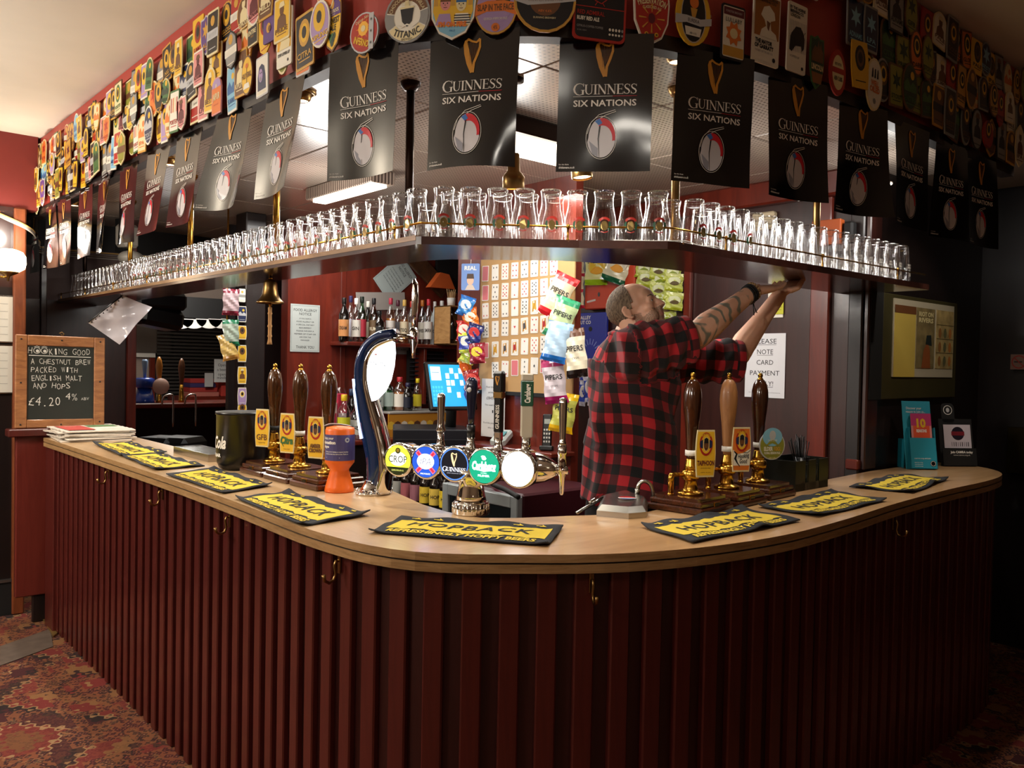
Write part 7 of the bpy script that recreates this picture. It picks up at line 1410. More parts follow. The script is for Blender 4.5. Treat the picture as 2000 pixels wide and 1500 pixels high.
m = MB(); m.M = T; FM = frame((0, -.0008, 0), (1, 0, 0), (0, -1, 0)); z = 0; m.flat([(-.135, .02), (.145, .02), (.145, .262), (-.135, .262)], z, M_e('#1f8fd0', 1.1), FM); m.flat([(-.125, .17), (-.06, .17), (-.06, .25), (-.125, .25)], .0004, M_e('#bfe0f0', 1.3), FM); m.flat([(-.12, .215), (-.07, .215), (-.07, .218), (-.12, .218)], .0008, M_black, FM)
for i in range(4):
    for j in range(5): m.flat([(-.125+.018*i, .035+.022*j), (-.112+.018*i, .035+.022*j), (-.112+.018*i, .05+.022*j), (-.125+.018*i, .05+.022*j)], .0004, M_e('#3aa4e0', 1.2), FM)
for (a, b_) in ((-.03, .18), (-.03, .14), (-.03, .1), (0, .21), (.03, .18), (.0, .14), (.06, .21), (.06, .14), (.09, .18), (.03, .07), (.09, .1)): m.flat([(a, b_), (a+.024, b_), (a+.024, b_+.032), (a, b_+.032)], .0004, M_e('#c8e4f0', 1.2), FM)
m.build('screen', r)
p = ony(828, 705, 5.36); r = empty('wire_rack', 'tall dark wire rack of black trays under the spirit shelf', 'rack', (p.x-.1, 5.3, 1.24)); m = MB(); m.bb((-.06, .02, 0), (.26, .06, .4), M_blackm); m.build('back', r); m = MB()
for i in range(12): m.bb((-.06, -.03, .02+.032*i), (.26, .02, .028+.032*i), mat('#22242c', .4), .002)
m.build('trays', r, kind='stuff')
# ---------------------------------------------------------------- playing card board
b0, b1 = onx(934, 640, XC-.03), onx(1117, 640, XC-.03); zt_, zb_ = 2.16, onx(1050, 768, XC-.03).z
r = empty('card_board', 'brown cardboard raffle board covered in playing cards', 'board', (XC-.01, (b0.y+b1.y)/2, zb_)); BW, BH = b0.y-b1.y, zt_-zb_
m = MB(); m.bb((-.008, -BW/2, 0), (0, BW/2, BH), mat('#b08a5a', .8)); m.build('backing', r); m = MB(); m.bb((-.012, -BW/2-.01, -.02), (.003, BW/2+.01, -.0), M_blackm); m.build('bottom_edge', r)
rr = random.Random(12); suit = ['club', 'diamond', 'heart', 'spade']; RED = mat('#b8242c', .5); BLK = mat('#1a1a1e', .5); M_card = mat('#dcd8d0', .45)
def pip(m, s, x, y, k, FM, z=.0012, up=1):
    c = RED if s in (1, 2) else BLK; k2 = k*up
    if s == 1: m.flat([(x, y-k), (x+k*.75, y), (x, y+k), (x-k*.75, y)], z, c, FM)
    elif s == 2: m.flat([(x, y-k2), (x+k*.9, y+k2*.2), (x+k*.6, y+k2*.8), (x, y+k2*.35), (x-k*.6, y+k2*.8), (x-k*.9, y+k2*.2)][::(1 if up > 0 else -1)], z, c, FM)
    elif s == 3: m.flat([(x, y+k2), (x+k*.85, y-k2*.3), (x+k*.3, y-k2*.4), (x+k*.35, y-k2*.95), (x-k*.35, y-k2*.95), (x-k*.3, y-k2*.4), (x-k*.85, y-k2*.3)][::(-1 if up > 0 else 1)], z, c, FM)
    else:
        for dx, dy in ((-.45, -.15), (.45, -.15), (0, .5)): m.flat(circ(k*.42, 7, x+k*dx, y+k2*dy), z, c, FM)
        m.flat([(x-k*.3, y-k2), (x+k*.3, y-k2), (x, y)][::(1 if up > 0 else -1)], z, c, FM)
PIPS = {1: [(0, 0)], 2: [(0, .65), (0, -.65)], 3: [(0, .65), (0, 0), (0, -.65)], 4: [(-.4, .65), (.4, .65), (-.4, -.65), (.4, -.65)]}
PIPS[5] = PIPS[4] + [(0, 0)]; PIPS[6] = PIPS[4] + [(-.4, 0), (.4, 0)]; PIPS[7] = PIPS[6] + [(0, .33)]; PIPS[8] = PIPS[7] + [(0, -.33)]; PIPS[9] = [(a, b) for a in (-.4, .4) for b in (.65, .22, -.22, -.65)] + [(0, 0)]; PIPS[10] = PIPS[9][:8] + [(0, .43), (0, -.43)]
ROWS = [(566, ['b', (4, 0), (7, 2), (4, 2), (4, 0), (2, 3), (1, 2), (3, 3)]), (532+0, None)]
cardlay = [(529-4, ['b', (4, 3), (9, 1), (6, 2), (5, 3), (4, 3), (6, 1), (5, 2)]), (563, ['b', (5, 0), (10, 2), (2, 2), (8, 1), (10, 3), (3, 1), (4, 1)]), (598, [(4, 1), (10, 3), (4, 0), (1, 1), (9, 0), 'KB', (1, 0), (6, 2)]), (635, [(9, 0), (3, 3), (6, 0), (1, 2), 'QG', (5, 2), 'KR', (8, 2)]), (675, ['b', 'JB', 'KG', 'QR', (2, 2), (8, 1), (7, 3)]), (715, [None, (10, 0), (4, 1), 'b', (3, 3), (1, 3), 'b'])]
SN = ['clubs', 'diamonds', 'hearts', 'spades']
for ri, (py, cards) in enumerate(cardlay):
    for ci, cd in enumerate(cards):
        if cd is None: continue
        px = 948 + 19.1*ci; q = onx(px, py + (3.2 - ci)*2.0 + 3, XC-.02); FM = frame((-.0095, q.y - r.location.y, q.z - zb_), (0, -1, 0), (-1, 0, 0)) @ Matrix.Rotation(rr.gauss(0, .025), 4, 'Z')
        m = MB(); m.prism(rrect(.058, .088, .004, 2), 0, .0008, M_card, FM)
        if cd == 'b': m.flat(rrect(.05, .08, .003, 2), .0011, mat('#c86a70', .5), FM)
        elif isinstance(cd, str):
            cc = {'B': '#c8962a', 'G': '#4a4a50', 'R': '#b02a30'}[cd[1]]; m.stroke([(-.019, -.036), (.019, -.036), (.019, .036), (-.019, .036)], .001, .0011, BLK, FM, True); m.flat([(-.016, -.032), (.016, -.02), (.012, .03), (-.014, .026)], .0011, mat('#c8902a', .5), FM); m.flat([(-.01, -.02), (.012, -.01), (.006, .02), (-.012, .012)], .0014, mat(cc, .5), FM); m.flat(circ(.006, 8, -.002, .02), .0017, M_card, FM); m.flat(circ(.006, 8, .002, -.022), .0017, M_card, FM); m.stroke([(-.014, -.03), (.014, .03)], .002, .0019, BLK, FM)
        else:
            n, s_ = cd
            for (a, b_) in PIPS[n]: pip(m, s_, a*.034, b_*.042, .0062 if n > 1 else .009, FM, up=1 if b_ >= 0 else -1)
            for sx in (-1, 1): pip(m, s_, sx*.024, sx*-.036, .002, FM)
        m.build('playing_card', r)
# raffle notice and notice sheets on the board
p = onx(963, 797, XC-.035); T_ = [('Find the Joker', 0, .36, .03, .6), ('prize pot', 0, .27, .03, .4), ('£8450.00', 0, .17, .05, .56), ("This week's number", 0, .05, .028, .7), ('1', 0, -.06, .05, .05), ('Find the joker and win', 0, -.26, .028, .8), ('the cash', 0, -.34, .028, .4)]
sheet('raffle_notice', 'white raffle notice giving a prize of £8450 under the playing cards', p.y, p.z-.0, .2, .325, ('x', XC-.035), '#cfccc8', txt=T_)
# ---------------------------------------------------------------- crisp and snack bags
def bag(name, label, M, w, h, body, band, word=None, wc='#2a2a2a', depth=.02, top=None, cat='snack bag', group=None, blob=None, sub=None, seed=0, tex=.15):
    m = MB(); N, K = 10, 12; vs = []; fs = []; r_ = random.Random(seed or label)
    a1, a2 = r_.uniform(-.25, .25), r_.uniform(2, 5)
    def Z(u, v):
        e = max(0, 1-u*u)**.6 * max(0, 1-v**4)**.7; return depth*e*(1 + .12*sin(a2*u*3+v*4)) + .0035*sin(u*14+a1*9)*(abs(v) > .6)*(1-abs(u)*.5) + .004*sin(v*9+u*5+a1)
    def X(u, v): return w/2*u*(1-.09*(1-v**4)) + .003*sin(v*6+a1*20)
    mb = lambda v: mat(band, .22, coat=.5) if v < -.62 else (mat(top or band, .22, coat=.5) if v > .66 else mat(body, .25, coat=.5))
    for s_ in (1, -1):
        for j in range(K):
            v0, v1 = -1+2*j/K, -1+2*(j+1)/K; q = []
            for i in range(N+1): u = -1+2*i/N; q.append((X(u, v0), h/2*v0, Z(u, v0)*s_ if s_ > 0 else -Z(u, v0)*.5)); 
            for i in range(N+1): u = -1+2*i/N; q.append((X(u, v1), h/2*v1, Z(u, v1)*s_ if s_ > 0 else -Z(u, v1)*.5))
            f = [(i, i+1, N+2+i, N+1+i) for i in range(N)]; m.add(q, f if s_ > 0 else [x[::-1] for x in f], mb((v0+v1)/2), True)
    o = m.build(name, None, label, cat, group, M=M)
    m = MB(); m.W = lambda v: Vector((v.x, v.y, Z(min(1, max(-1, v.x/(w/2))), min(1, max(-1, v.y/(h/2)))) + .0018 + v.z))
    if blob: m.flat(circ(1, 18, 0, h*.08, w*.34, h*.24), 0, mat(blob, .4))
    if sub: m.flat(circ(1, 12, 0, -h*.06, w*.26, h*.12), .001, mat(sub, .4))
    if word: m.text(word, 0, h*(.1 if not blob else .22), h*.11, mat(wc, .5), .001, w=w*.72, bold=.02); m.text('CRISPS', 0, -h*.1, h*.04, mat(wc, .5), .001, w=w*.3)
    if word or blob: m.build('print', o)
    return o
def bagM(px, py, X=None, d=None, roll=0, yaw=0, tilt=0):
    p = onx(px, py, X) if X else atd(px, py, d); n = Vector((-.80, -.6, 0)); xr = Vector((0, 0, 1)).cross(n)
    return frame(p, xr, n) @ Matrix.Rotation(yaw, 4, 'Y') @ Matrix.Rotation(tilt, 4, 'X') @ Matrix.Rotation(roll, 4, 'Z')
XB = XC - .1
BG = [('red and cream crisp bag, topmost beside the card board', 1090, 578, .13, .23, '#d8c8a8', '#c02028', 'PIPERS', -.45, '#b8282c'), ('pale green crisp bag with dark green ends beside the card board', 1097, 622, .13, .21, '#b8cc9c', '#2a7a54', 'PIPERS', -.35, '#2f8a60'), ('light blue crisp bag with bright blue foot below the green one', 1088, 668, .13, .2, '#a8c4dc', '#2068b8', '', -.2, '#8fb4d8'), ('cream and brown crisp bag overlapping the blue nut card', 1124, 690, .115, .24, '#dcd4bc', '#1a1210', 'PIPERS', .15, '#5a3a28'), ('white and magenta crisp bag low beside the card board', 1083, 745, .12, .22, '#d8ccd4', '#98185a', 'PIPERS', .12, '#b03a68'), ('yellow crisp bag hanging lowest behind the end tap', 1101, 806, .125, .2, '#c8c860', '#e0b010', 'PIPERS', -.15, '#e0b818')]
for i, (lb, px, py, w, h, bc, bd, wd, ro, tp) in enumerate(BG): bag('crisp_bag', lb, bagM(px, py, XB - .03*(i % 3) + .08*(i == 5), roll=ro), w, h, bc, bd, wd, top=tp, seed=i+1, group='large crisp bags beside the card board')
SN_ = [('small blue snack bag, topmost left of the card board', 910, 598, '#3a8ad0', '#2a6ab8', '#d8e4ec'), ('orange snack bag under the blue one left of the board', 919, 622, '#e07828', '#c85a18', '#e8e0d0'), ('red snack bag left of the card board', 907, 646, '#c8302a', '#a82020', '#e0d8cc'), ('navy snack bag behind the red one', 926, 652, '#26327a', '#1a2458', '#c83a3a'), ('blue and yellow snack bag left of the card board', 911, 669, '#3848a8', '#c8d040', '#e8e8e0'), ('lime and yellow snack bag left of the card board', 916, 690, '#a8b838', '#c8cc50', '#e8e4c0'), ('maroon snack bag behind the lime one', 932, 690, '#982038', '#801828', '#d8c840'), ('orange snack bag lettered in dark, left of the board', 906, 722, '#e88020', '#e0a040', '#c85010'), ('dark red snack bag low left of the card board', 922, 742, '#a02024', '#881820', '#c84038'), ('navy and white snack bag hanging lowest left of the board', 914, 776, '#2a2e68', '#d8d8e0', '#4a50a0')]
for i, (lb, px, py, bc, bd, bl) in enumerate(SN_): bag('snack_bag', lb, bagM(px, py, XB + .02*(i % 2), roll=(-.3, .25, 0, -.3, .1, -.35, .1, -.15, .2, -.4)[i]), .095, .115, bc, bd, None, depth=.014, blob=bl, seed=i+20, group='small snack bags left of the card board')
m = MB(); p = onx(919, 541, XB); FM = bagM(919, 541, XB); m.prism(rrect(.105, .15, .006, 2), 0, .003, mat('#6f8fc8', .5), FM); m.text('REAL', 0, .05, .022, M_white, .0036, w=.07, M=FM, bold=.03); m.flat(circ(.022, 14, 0, -.02, .9, 1.2), .0036, mat('#d8b098', .6), FM); m.flat([(-.022, -.01), (.022, -.01), (.018, .018), (-.018, .018)], .004, mat('#4a3a30', .6), FM); m.flat([(-.03, -.073), (.03, -.073), (.015, -.045), (-.015, -.045)], .0036, mat('#c8b8a8', .6), FM); m.tube([(p.x, p.y, p.z+.07), (p.x+.01, p.y, p.z+.2)], .002, M_white, 5)
m.build('header_card', None, 'blue snack strip header card with small portrait', 'display card')
# orange carton, with two bags pinned on it, on the dark pier behind the barman
p0, p1 = onx(1143, 512, XD-.06), onx(1238, 600, XD-.06); r = MB(); r.bb((XD-.06, p1.y, p1.z-.0), (XD, p0.y, 2.16), mat('#c8401c', .55), .006); r.flat(circ(.012, 14, 0, 0, .8, 1.2), .0008, M_black, frame((XD-.061, onx(1170, 575, XD-.06).y, onx(1170, 575, XD-.06).z), (0, -1, 0), (-1, 0, 0))); q = onx(1155, 588, XD-.06); r.box((XD-.0615, q.y, q.z), (.001, .075, .012), mat('#d8c8c0', .6), (rad(-8), 0, 0)); r.build('orange_carton', None, 'large orange display carton on the dark pier behind the head', 'carton')
bag('crisp_bag', 'yellow and green crisp bag pinned to the orange carton, left one', bagM(1166, 525, XD-.09, yaw=-.15), .16, .2, '#e0dc98', '#98b820', 'salt', depth=.012, blob='#d8b020', sub='#e0a020', seed=31, top='#c8cc60', group='bags pinned on the orange carton')
bag('crisp_bag', 'white and dark green crisp bag pinned to the orange carton, right one', bagM(1207, 521, XD-.09, yaw=-.15, roll=-.35), .16, .2, '#d8d0b0', '#1f5a3c', 'onion', depth=.012, blob='#c8c0a8', sub='#e09a30', seed=32, top='#c8c4a0', group='bags pinned on the orange carton')
for i, (py, lb) in enumerate(((522, 'upper'), (552, 'middle'), (584, 'lower'))): bag('snack_stick_bag', lb + ' red and cream stick snack bag beside the orange carton', bagM(1133, py, XD-.08, roll=.1*(-1)**i), .05, .12, '#e0d4b0', '#b82038', None, depth=.01, seed=40+i, group='stick snacks beside the orange carton')
p0, p1 = onx(1124, 612, XD-.03), onx(1182, 745, XD-.03); r = MB(); r.bb((XD-.03, p1.y, p1.z), (XD-.01, p0.y, p0.z), mat('#24309a', .5), .003); o = r.build('nut_card', None, 'tall blue hanging card for peanut packets left of the barman', 'display card'); FM = frame((XD-.0305, (p0.y+p1.y)/2, p1.z), (0, -1, 0), (-1, 0, 0)); W_, H_ = p0.y-p1.y, p0.z-p1.z; m = MB(); m.text('VALLEY', -W_*.2, H_*.93, H_*.05, M_white, .0004, w=W_*.42, M=FM, bold=.03); m.text('NUT CO', -W_*.2, H_*.86, H_*.05, M_white, .0004, w=W_*.42, M=FM, bold=.03)
for i in range(9): a = pi*(i+.5)/9; m.stroke([(W_*.18*cos(a), H_*.42+W_*.18*sin(a)), (W_*.32*cos(a), H_*.42+W_*.32*sin(a))], W_*.02, .0004, mat('#8a9ad8', .5), FM)
m.text('EXPLORE', 0, H_*.28, H_*.06, mat('#d8a850', .5), .0004, w=W_*.7, M=FM, bold=.03); m.text('CRAFTED', 0, H_*.2, H_*.06, mat('#d8a850', .5), .0004, w=W_*.7, M=FM, bold=.03); m.flat(circ(W_*.06, 8, 0, H_*.76, 1, 1), .0004, M_black, FM); m.build('print', o)
for i, (px, py) in enumerate(((1127, 762), (1138, 768), (1149, 760), (1158, 768))): bag('snack_bar_packet', 'blue and white snack packet below the blue nut card, ' + ('leftmost', 'second from the left', 'third from the left', 'rightmost')[i], bagM(px, py, XD-.08, roll=.1*(-1)**i), .056, .16, '#3a52b8', '#d8d4e0', None, depth=.012, blob='#e8e0d8', seed=50+i, group='snack packets below the blue nut card')
RN = ['top', 'second', 'third', 'fourth', 'fifth', 'bottom']
for j in range(6):
    for i in range(3 if j < 4 else 2):
        px, py = 1258 + 28*i + 3*(j % 2) + (14 if j > 3 else 0), 526 + 18.5*j + 3.5*i
        bag('peanut_sachet', 'lime green nut sachet on the crowded card behind the head, %s row %s' % (RN[j], ('left', 'middle', 'right')[i]), bagM(px, py, XD-.045-.01*((j+i) % 2), roll=-.1+.03*((i*3+j) % 3)), .105, .1, '#b8c060', '#a0a828', None, depth=.012, blob='#c8cca0', sub='#5a4a2a' if (i+j) % 2 else '#7a8a20', seed=60+j*3+i, top='#c8cc88', group='lime nut sachets behind the head')
# bags by the dark post at the hatch
for i, (px, py, bc, bd, lb) in enumerate(((451, 590, '#b8a0a4', '#7a2838', 'upper pink snack bag hanging left of the dark post'), (451, 650, '#9aa898', '#1f6a48', 'pale green snack bag with green top hanging left of the post'), (446, 678, '#b89a58', '#a87838', 'golden snack bag hanging tilted left of the post'))):
    p = ony(px, py, 5.3); bag('snack_bag', lb, frame(p, RGT, -FWD) @ Matrix.Rotation((0, .05, .25)[i], 4, 'Z') @ Matrix.Rotation(.6, 4, 'Y'), .11, .17, bc, bd, None, depth=.018, seed=90+i, top=bd if i < 2 else '#b09050', group='snack bags by the dark post')
m = MB(); p = ony(446, 620, 5.34); m.rod((p.x, 5.36, 2.52), (p.x, 5.36, 1.55), .006, M_brass); m.build('strip_hanger', None, 'thin brass hanger strip holding the snack bags by the post', 'hanger')
# ---------------------------------------------------------------- ledge, phone, card machine, fridge and low bottles
m = MB(); m.bb((2.88, 3.0, 1.09), (XC, 3.72, 1.115), M_redwood, .005); m.build('wall_ledge', None, 'red wooden ledge below the playing card board', 'ledge')
p = onx(1068, 860, 2.96); r = empty('cordless_phone', 'black cordless phone standing on the red ledge', 'phone', (2.96, p.y, 1.116), rad(-50)); r.rotation_euler = (rad(-6), 0, rad(-52)); m = MB(); m.box((0, 0, .012), (.07, .06, .024), M_black, None, .008); m.build('cradle', r); m = MB(); m.box((0, 0, .1), (.048, .025, .17), M_black, None, .009); m.build('handset', r); m = MB(); m.bb((-.015, -.0135, .135), (.015, -.0125, .16), mat('#9aa098', .4))
for i in range(3):
    for j in range(4): m.bb((-.017+.013*i, -.0138, .04+.02*j), (-.009+.013*i, -.0125, .05+.02*j), M_steel)
m.build('keypad', r)
p = onx(978, 870, 2.96); r = empty('card_machine', 'white card payment machine lying on the red ledge', 'card machine', (2.965, p.y, 1.116), rad(-60)); m = MB(); m.box((0, 0, .035), (.085, .15, .045), mat('#b8c0bc', .4), (rad(18), 0, 0), .012); m.build('case', r); m = MB(); m.box((0, -.02, .062), (.06, .05, .004), mat('#4a8a90', .3), (rad(18), 0, 0)); m.build('display', r)
r = empty('undercounter_fridge', 'grey framed undercounter bottle fridge with glass door', 'fridge', (2.5, 2.8, 0)); M_gr = mat('#8f9698', .35); m = MB(); m.bb((.02, 0, .05), (.53, .56, .97), mat('#3e141c', .4), .01); m.build('cabinet', r)
m = MB(); m.bb((-.015, 0, .1), (.02, .045, .96), M_gr, .004); m.bb((-.015, .515, .1), (.02, .56, .96), M_gr, .004); m.bb((-.015, .045, .905), (.02, .515, .96), M_gr, .004); m.bb((-.015, .045, .1), (.02, .515, .15), M_gr, .004); m.build('door_frame', r); m = MB(); m.bb((0, .045, .15), (.005, .515, .905), mat('#1c2226', .06)); m.build('door_glass', r); m = MB(); m.bb((-.035, .02, .5), (-.015, .035, .8), M_steel, .003); m.build('door_handle', r)
m = MB(); m.bb((2.52, 3.39, 0), (3.0, 4.12, .8), M_blackm, .01); m.build('low_cabinet', None, 'low black cabinet topped with beer bottles beside the fridge', 'cabinet')
BB = [('#7a2434', 'maroon'), ('#b8a858', 'straw'), ('#a0a098', 'grey'), ('#a85a60', 'pink'), ('#98606c', 'dusky pink'), ('#d8b838', 'yellow'), ('#e0c050', 'pale yellow'), ('#e8c828', 'bright yellow')]
for row in range(2):
    for i, (c, nm) in enumerate(BB):
        y = 4.06 - .088*i; bottle(2.57 + .09*row, y, .8, .235, .031, M_dkgl, '#101010' if i % 2 else '#8a8478', c, ('HOP' if i > 4 else ''), nm + ' labelled brown beer bottle on the low black cabinet, ' + ('front' if row == 0 else 'back') + ' row', None, group='beer bottles on the low cabinet', name='beer_bottle', shoulder=.5, neck=.38, labr=(.08, .44), lab2='#1a1a20' if i < 5 else '#3a2414')
m = MB(); m.tube(smoothpath([(2.62, 3.2, 1.03), (2.5, 3.0, 1.0), (2.46, 2.85, .99), (2.45, 2.75, .97)], 5), .012, M_blackm, 8); m.build('black_hose', None, 'black dispenser hose lying over the top of the fridge', 'hose')
# ================================================================ the barman
c0 = atd(1236, 850, 3.2); root = empty('person', 'bearded man in red and black checked shirt reaching up under the glass shelf', 'person', (c0.x, c0.y, 0))
def L_(v): return Vector((v[0]-c0.x, v[1]-c0.y, v[2]))
def A(px, py, d): return L_(atd(px, py, d))
th = rad(28); D = (RGT*cos(th) + FWD*sin(th)).normalized(); RT = (RGT*sin(th) - FWD*cos(th)).normalized(); UPV = Vector((0, 0, 1))
def loft(m, secs, mt, n=22):
    """closed tube of ellipses: (centre, half axis a, half axis b)"""
    vs = []; fs = []
    for c, a, b in secs:
        for k in range(n): t = 2*pi*k/n; vs.append(c + a*cos(t) + b*sin(t))
    for i in range(len(secs)-1):
        for k in range(n): q = (k+1) % n; fs.append((i*n+k, i*n+q, (i+1)*n+q, (i+1)*n+k))
    fs += [tuple(range(n))[::-1], tuple((len(secs)-1)*n+k for k in range(n))]; m.add(vs, fs, mt, True)
def remesh(m, name, voxel, smooth=6, fac=.5):
    me = bpy.data.meshes.new(name); me.from_pydata([tuple(v) for v in m.v], [], m.f); o = bpy.data.objects.new(name, me); COL.objects.link(o)
    q = o.modifiers.new('r', 'REMESH'); q.mode = 'VOXEL'; q.voxel_size = voxel
    q = o.modifiers.new('s', 'SMOOTH'); q.iterations = smooth; q.factor = fac
    dg = bpy.context.evaluated_depsgraph_get(); me2 = bpy.data.meshes.new_from_object(o.evaluated_get(dg)); bpy.data.objects.remove(o); bpy.data.meshes.remove(me)
    me2.name = name; me2.materials.clear(); me2.polygons.foreach_set('use_smooth', [True]*len(me2.polygons)); return me2
def skinmat(name, tattoo=False, beard=False):
    m = bpy.data.materials.new(name); m.use_nodes = True; nt = m.node_tree; b = nt.nodes['Principled BSDF']; tc = nd(nt, 'TexCoord')
    n = nd(nt, 'TexNoise', iScale=9., iDetail=4.); nt.links.new(tc.outputs['Object'], n.inputs['Vector']); col = ramp(nt, n.outputs['Fac'], [(.3, '#d09a7e'), (.7, '#e2b094')])
    if tattoo:
        w = nd(nt, 'TexWave', iScale=7., iDistortion=9., iDetail=2.); w.inputs['Detail Scale'].default_value = 1.4; nt.links.new(tc.outputs['Object'], w.inputs['Vector']); n2 = nd(nt, 'TexNoise', iScale=16.); nt.links.new(tc.outputs['Object'], n2.inputs['Vector'])
        f1 = ramp(nt, w.outputs['Fac'], [(.0, (.8, .8, .8)), (.24, (.6, .6, .6)), (.32, (0, 0, 0))]); f2 = ramp(nt, n2.outputs['Fac'], [(.36, (0, 0, 0)), (.44, (1, 1, 1))]); mu = nd(nt, 'Math', operation='MULTIPLY'); nt.links.new(f1, mu.inputs[0]); nt.links.new(f2, mu.inputs[1])
        mx = nd(nt, 'Mix', data_type='RGBA'); nt.links.new(mu.outputs[0], mx.inputs[0]); nt.links.new(col, mx.inputs[6]); mx.inputs[7].default_value = (*lin('#4a6a62'), 1); col = mx.outputs[2]
    if beard:
        n2 = nd(nt, 'TexNoise', iScale=260., iDetail=3.); nt.links.new(tc.outputs['Object'], n2.inputs['Vector']); f = ramp(nt, n2.outputs['Fac'], [(.3, (.3, .3, .3)), (.65, (.85, .85, .85))]); mx = nd(nt, 'Mix', data_type='RGBA'); nt.links.new(f, mx.inputs[0]); nt.links.new(col, mx.inputs[6]); mx.inputs[7].default_value = (*lin('#75604c'), 1); col = mx.outputs[2]
        bp = nd(nt, 'Bump', iStrength=.5, iDistance=.004); nt.links.new(n2.outputs['Fac'], bp.inputs['Height']); nt.links.new(bp.outputs[0], b.inputs['Normal'])
    nt.links.new(col, b.inputs['Base Color']); b.inputs['Roughness'].default_value = .5; b.inputs['Subsurface Weight'].default_value = .08; b.inputs['Subsurface Scale'].default_value = .02; return m
M_skin, M_tat, M_beard = skinmat('skin'), skinmat('tattooed_skin', tattoo=True), skinmat('stubbled_skin', beard=True)
# joints
neck = A(1234, 650, 3.2); HEADC = A(1243, 607, 3.12)
sR = A(1222, 690, 3.03); eR = A(1350, 662, 3.06); wR = A(1472, 568, 3.2); hR = A(1522, 562, 3.27)
sL = A(1290, 700, 3.42); eL = A(1428, 705, 3.42); wL = A(1524, 574, 3.5); hL = A(1556, 548, 3.55)
pel = A(1215, 985, 3.2)
fd = (RGT*.88 - FWD*.46 + UPV*.50).normalized(); fl = UPV.cross(fd).normalized(); fu = fd.cross(fl).normalized()   # face forward, its left, its up
HM_ = Matrix((fd, fl, fu)).transposed().to_4x4(); HM_.translation = HEADC; HM_ = HM_ @ Matrix.Scale(.9, 4)
def H_(x, y, z): return HM_ @ Vector((x, y, z))
def esph(m, c, r, mt=M_skin, n=18, k=12): m.add([HM_ @ (Vector(c) + Vector((r[0]*sin(pi*j/k)*cos(2*pi*i/n), r[1]*sin(pi*j/k)*sin(2*pi*i/n), -r[2]*cos(pi*j/k)))) for j in range(k+1) for i in range(n)], [(j*n+i, j*n+(i+1) % n, (j+1)*n+(i+1) % n, (j+1)*n+i) for j in range(k) for i in range(n)], mt, True)
b = MB()
esph(b, (-.012, 0, .03), (.101, .076, .088)); esph(b, (.03, 0, -.022), (.058, .061, .085)); esph(b, (.028, 0, -.072), (.052, .054, .042)); esph(b, (.070, 0, -.094), (.024, .026, .022)); esph(b, (.055, 0, .035), (.036, .056, .045))
esph(b, (.082, 0, .019), (.0125, .046, .0095)); b.tube([H_(.082, 0, .014), H_(.096, 0, -.002), H_(.107, 0, -.022)], [.0085, .0095, .0115], M_skin, 12); esph(b, (.109, 0, -.025), (.0125, .013, .0115))
for s_ in (-1, 1):
    esph(b, (.100, s_*.0125, -.029), (.0105, .0075, .008)); esph(b, (.062, s_*.043, -.022), (.024, .02, .02)); esph(b, (.058, s_*.038, -.058), (.03, .022, .03))
    b.tube([H_(.083, s_*.014, .006), H_(.088, s_*.026, .0115), H_(.082, s_*.04, .009), H_(.074, s_*.047, .002)], .0038, M_skin, 8); b.tube([H_(.083, s_*.016, -.004), H_(.085, s_*.028, -.0085), H_(.078, s_*.042, -.005)], .0042, M_skin, 8)
    ear = [(-.004, .074, .018), (-.018, .083, .02), (-.028, .088, .008), (-.026, .087, -.012), (-.014, .081, -.03), (-.003, .074, -.036), (.003, .072, -.028)]
    b.tube([H_(x, s_*y, z) for x, y, z in ear], [.004, .0052, .0055, .005, .0055, .007, .005], M_skin, 8); esph(b, (-.012, s_*.076, -.008), (.013, .004, .022)); b.tube([H_(-.004, s_*.078, .008), H_(-.016, s_*.083, .004), H_(-.014, s_*.081, -.014)], .003, M_skin, 6)
esph(b, (.088, 0, -.047), (.014, .026, .008)); esph(b, (.0905, 0, -.0535), (.0115, .021, .0045)); esph(b, (.0885, 0, -.0635), (.0115, .019, .0055)); esph(b, (.078, 0, -.076), (.014, .02, .01))
b.tube([H_(-.03, 0, .0), H_(-.022, 0, -.075), (H_(-.02, 0, -.1)+neck)/2, neck + Vector((0, 0, -.02))], [.058, .06, .064, .075], M_skin, 20)
# trunk, arms, legs in one surface
tz = [(.70, .155, .115), (.86, .17, .125), (1.0, .165, .125), (1.12, .16, .125), (1.28, .17, .128), (1.42, .185, .12), (1.50, .185, .1), (1.56, .14, .08), (1.60, .07, .065)]
def spine(z): t = (z-.9)/(neck.z-.9); return Vector((pel.x + (neck.x-pel.x)*max(0, t), pel.y + (neck.y-pel.y)*max(0, t), z)) + D*(.02*sin(t*pi) if t > 0 else 0)
kz = (neck.z-.02)/1.60
loft(b, [(spine(z*kz if z > 1.2 else z), RT*a*.88, D*b_*.88) for z, a, b_ in tz], M_skin)
def lim(P, R, n=14): b.tube([tuple(v) for v in smoothpath([tuple(p) for p in P], 5)], [R[min(int(i/5), len(R)-1)] + (R[min(int(i/5)+1, len(R)-1)] - R[min(int(i/5), len(R)-1)])*(i % 5)/5 for i in range((len(P)-1)*5+1)], M_skin, n)
lim([sR, (sR+eR)/2, eR, eR*.72+wR*.28, eR*.35+wR*.65, wR], [.062, .054, .049, .053, .038, .0295]); lim([sL, (sL+eL)/2, eL, eL*.72+wL*.28, eL*.35+wL*.65, wL], [.062, .052, .047, .051, .036, .029])
b.tube([tuple(spine(neck.z-.1) + RT*.08), tuple(sR)], [.075, .066], M_skin, 14); b.tube([tuple(spine(neck.z-.1) - RT*.08), tuple(sL)], [.075, .066], M_skin, 14)
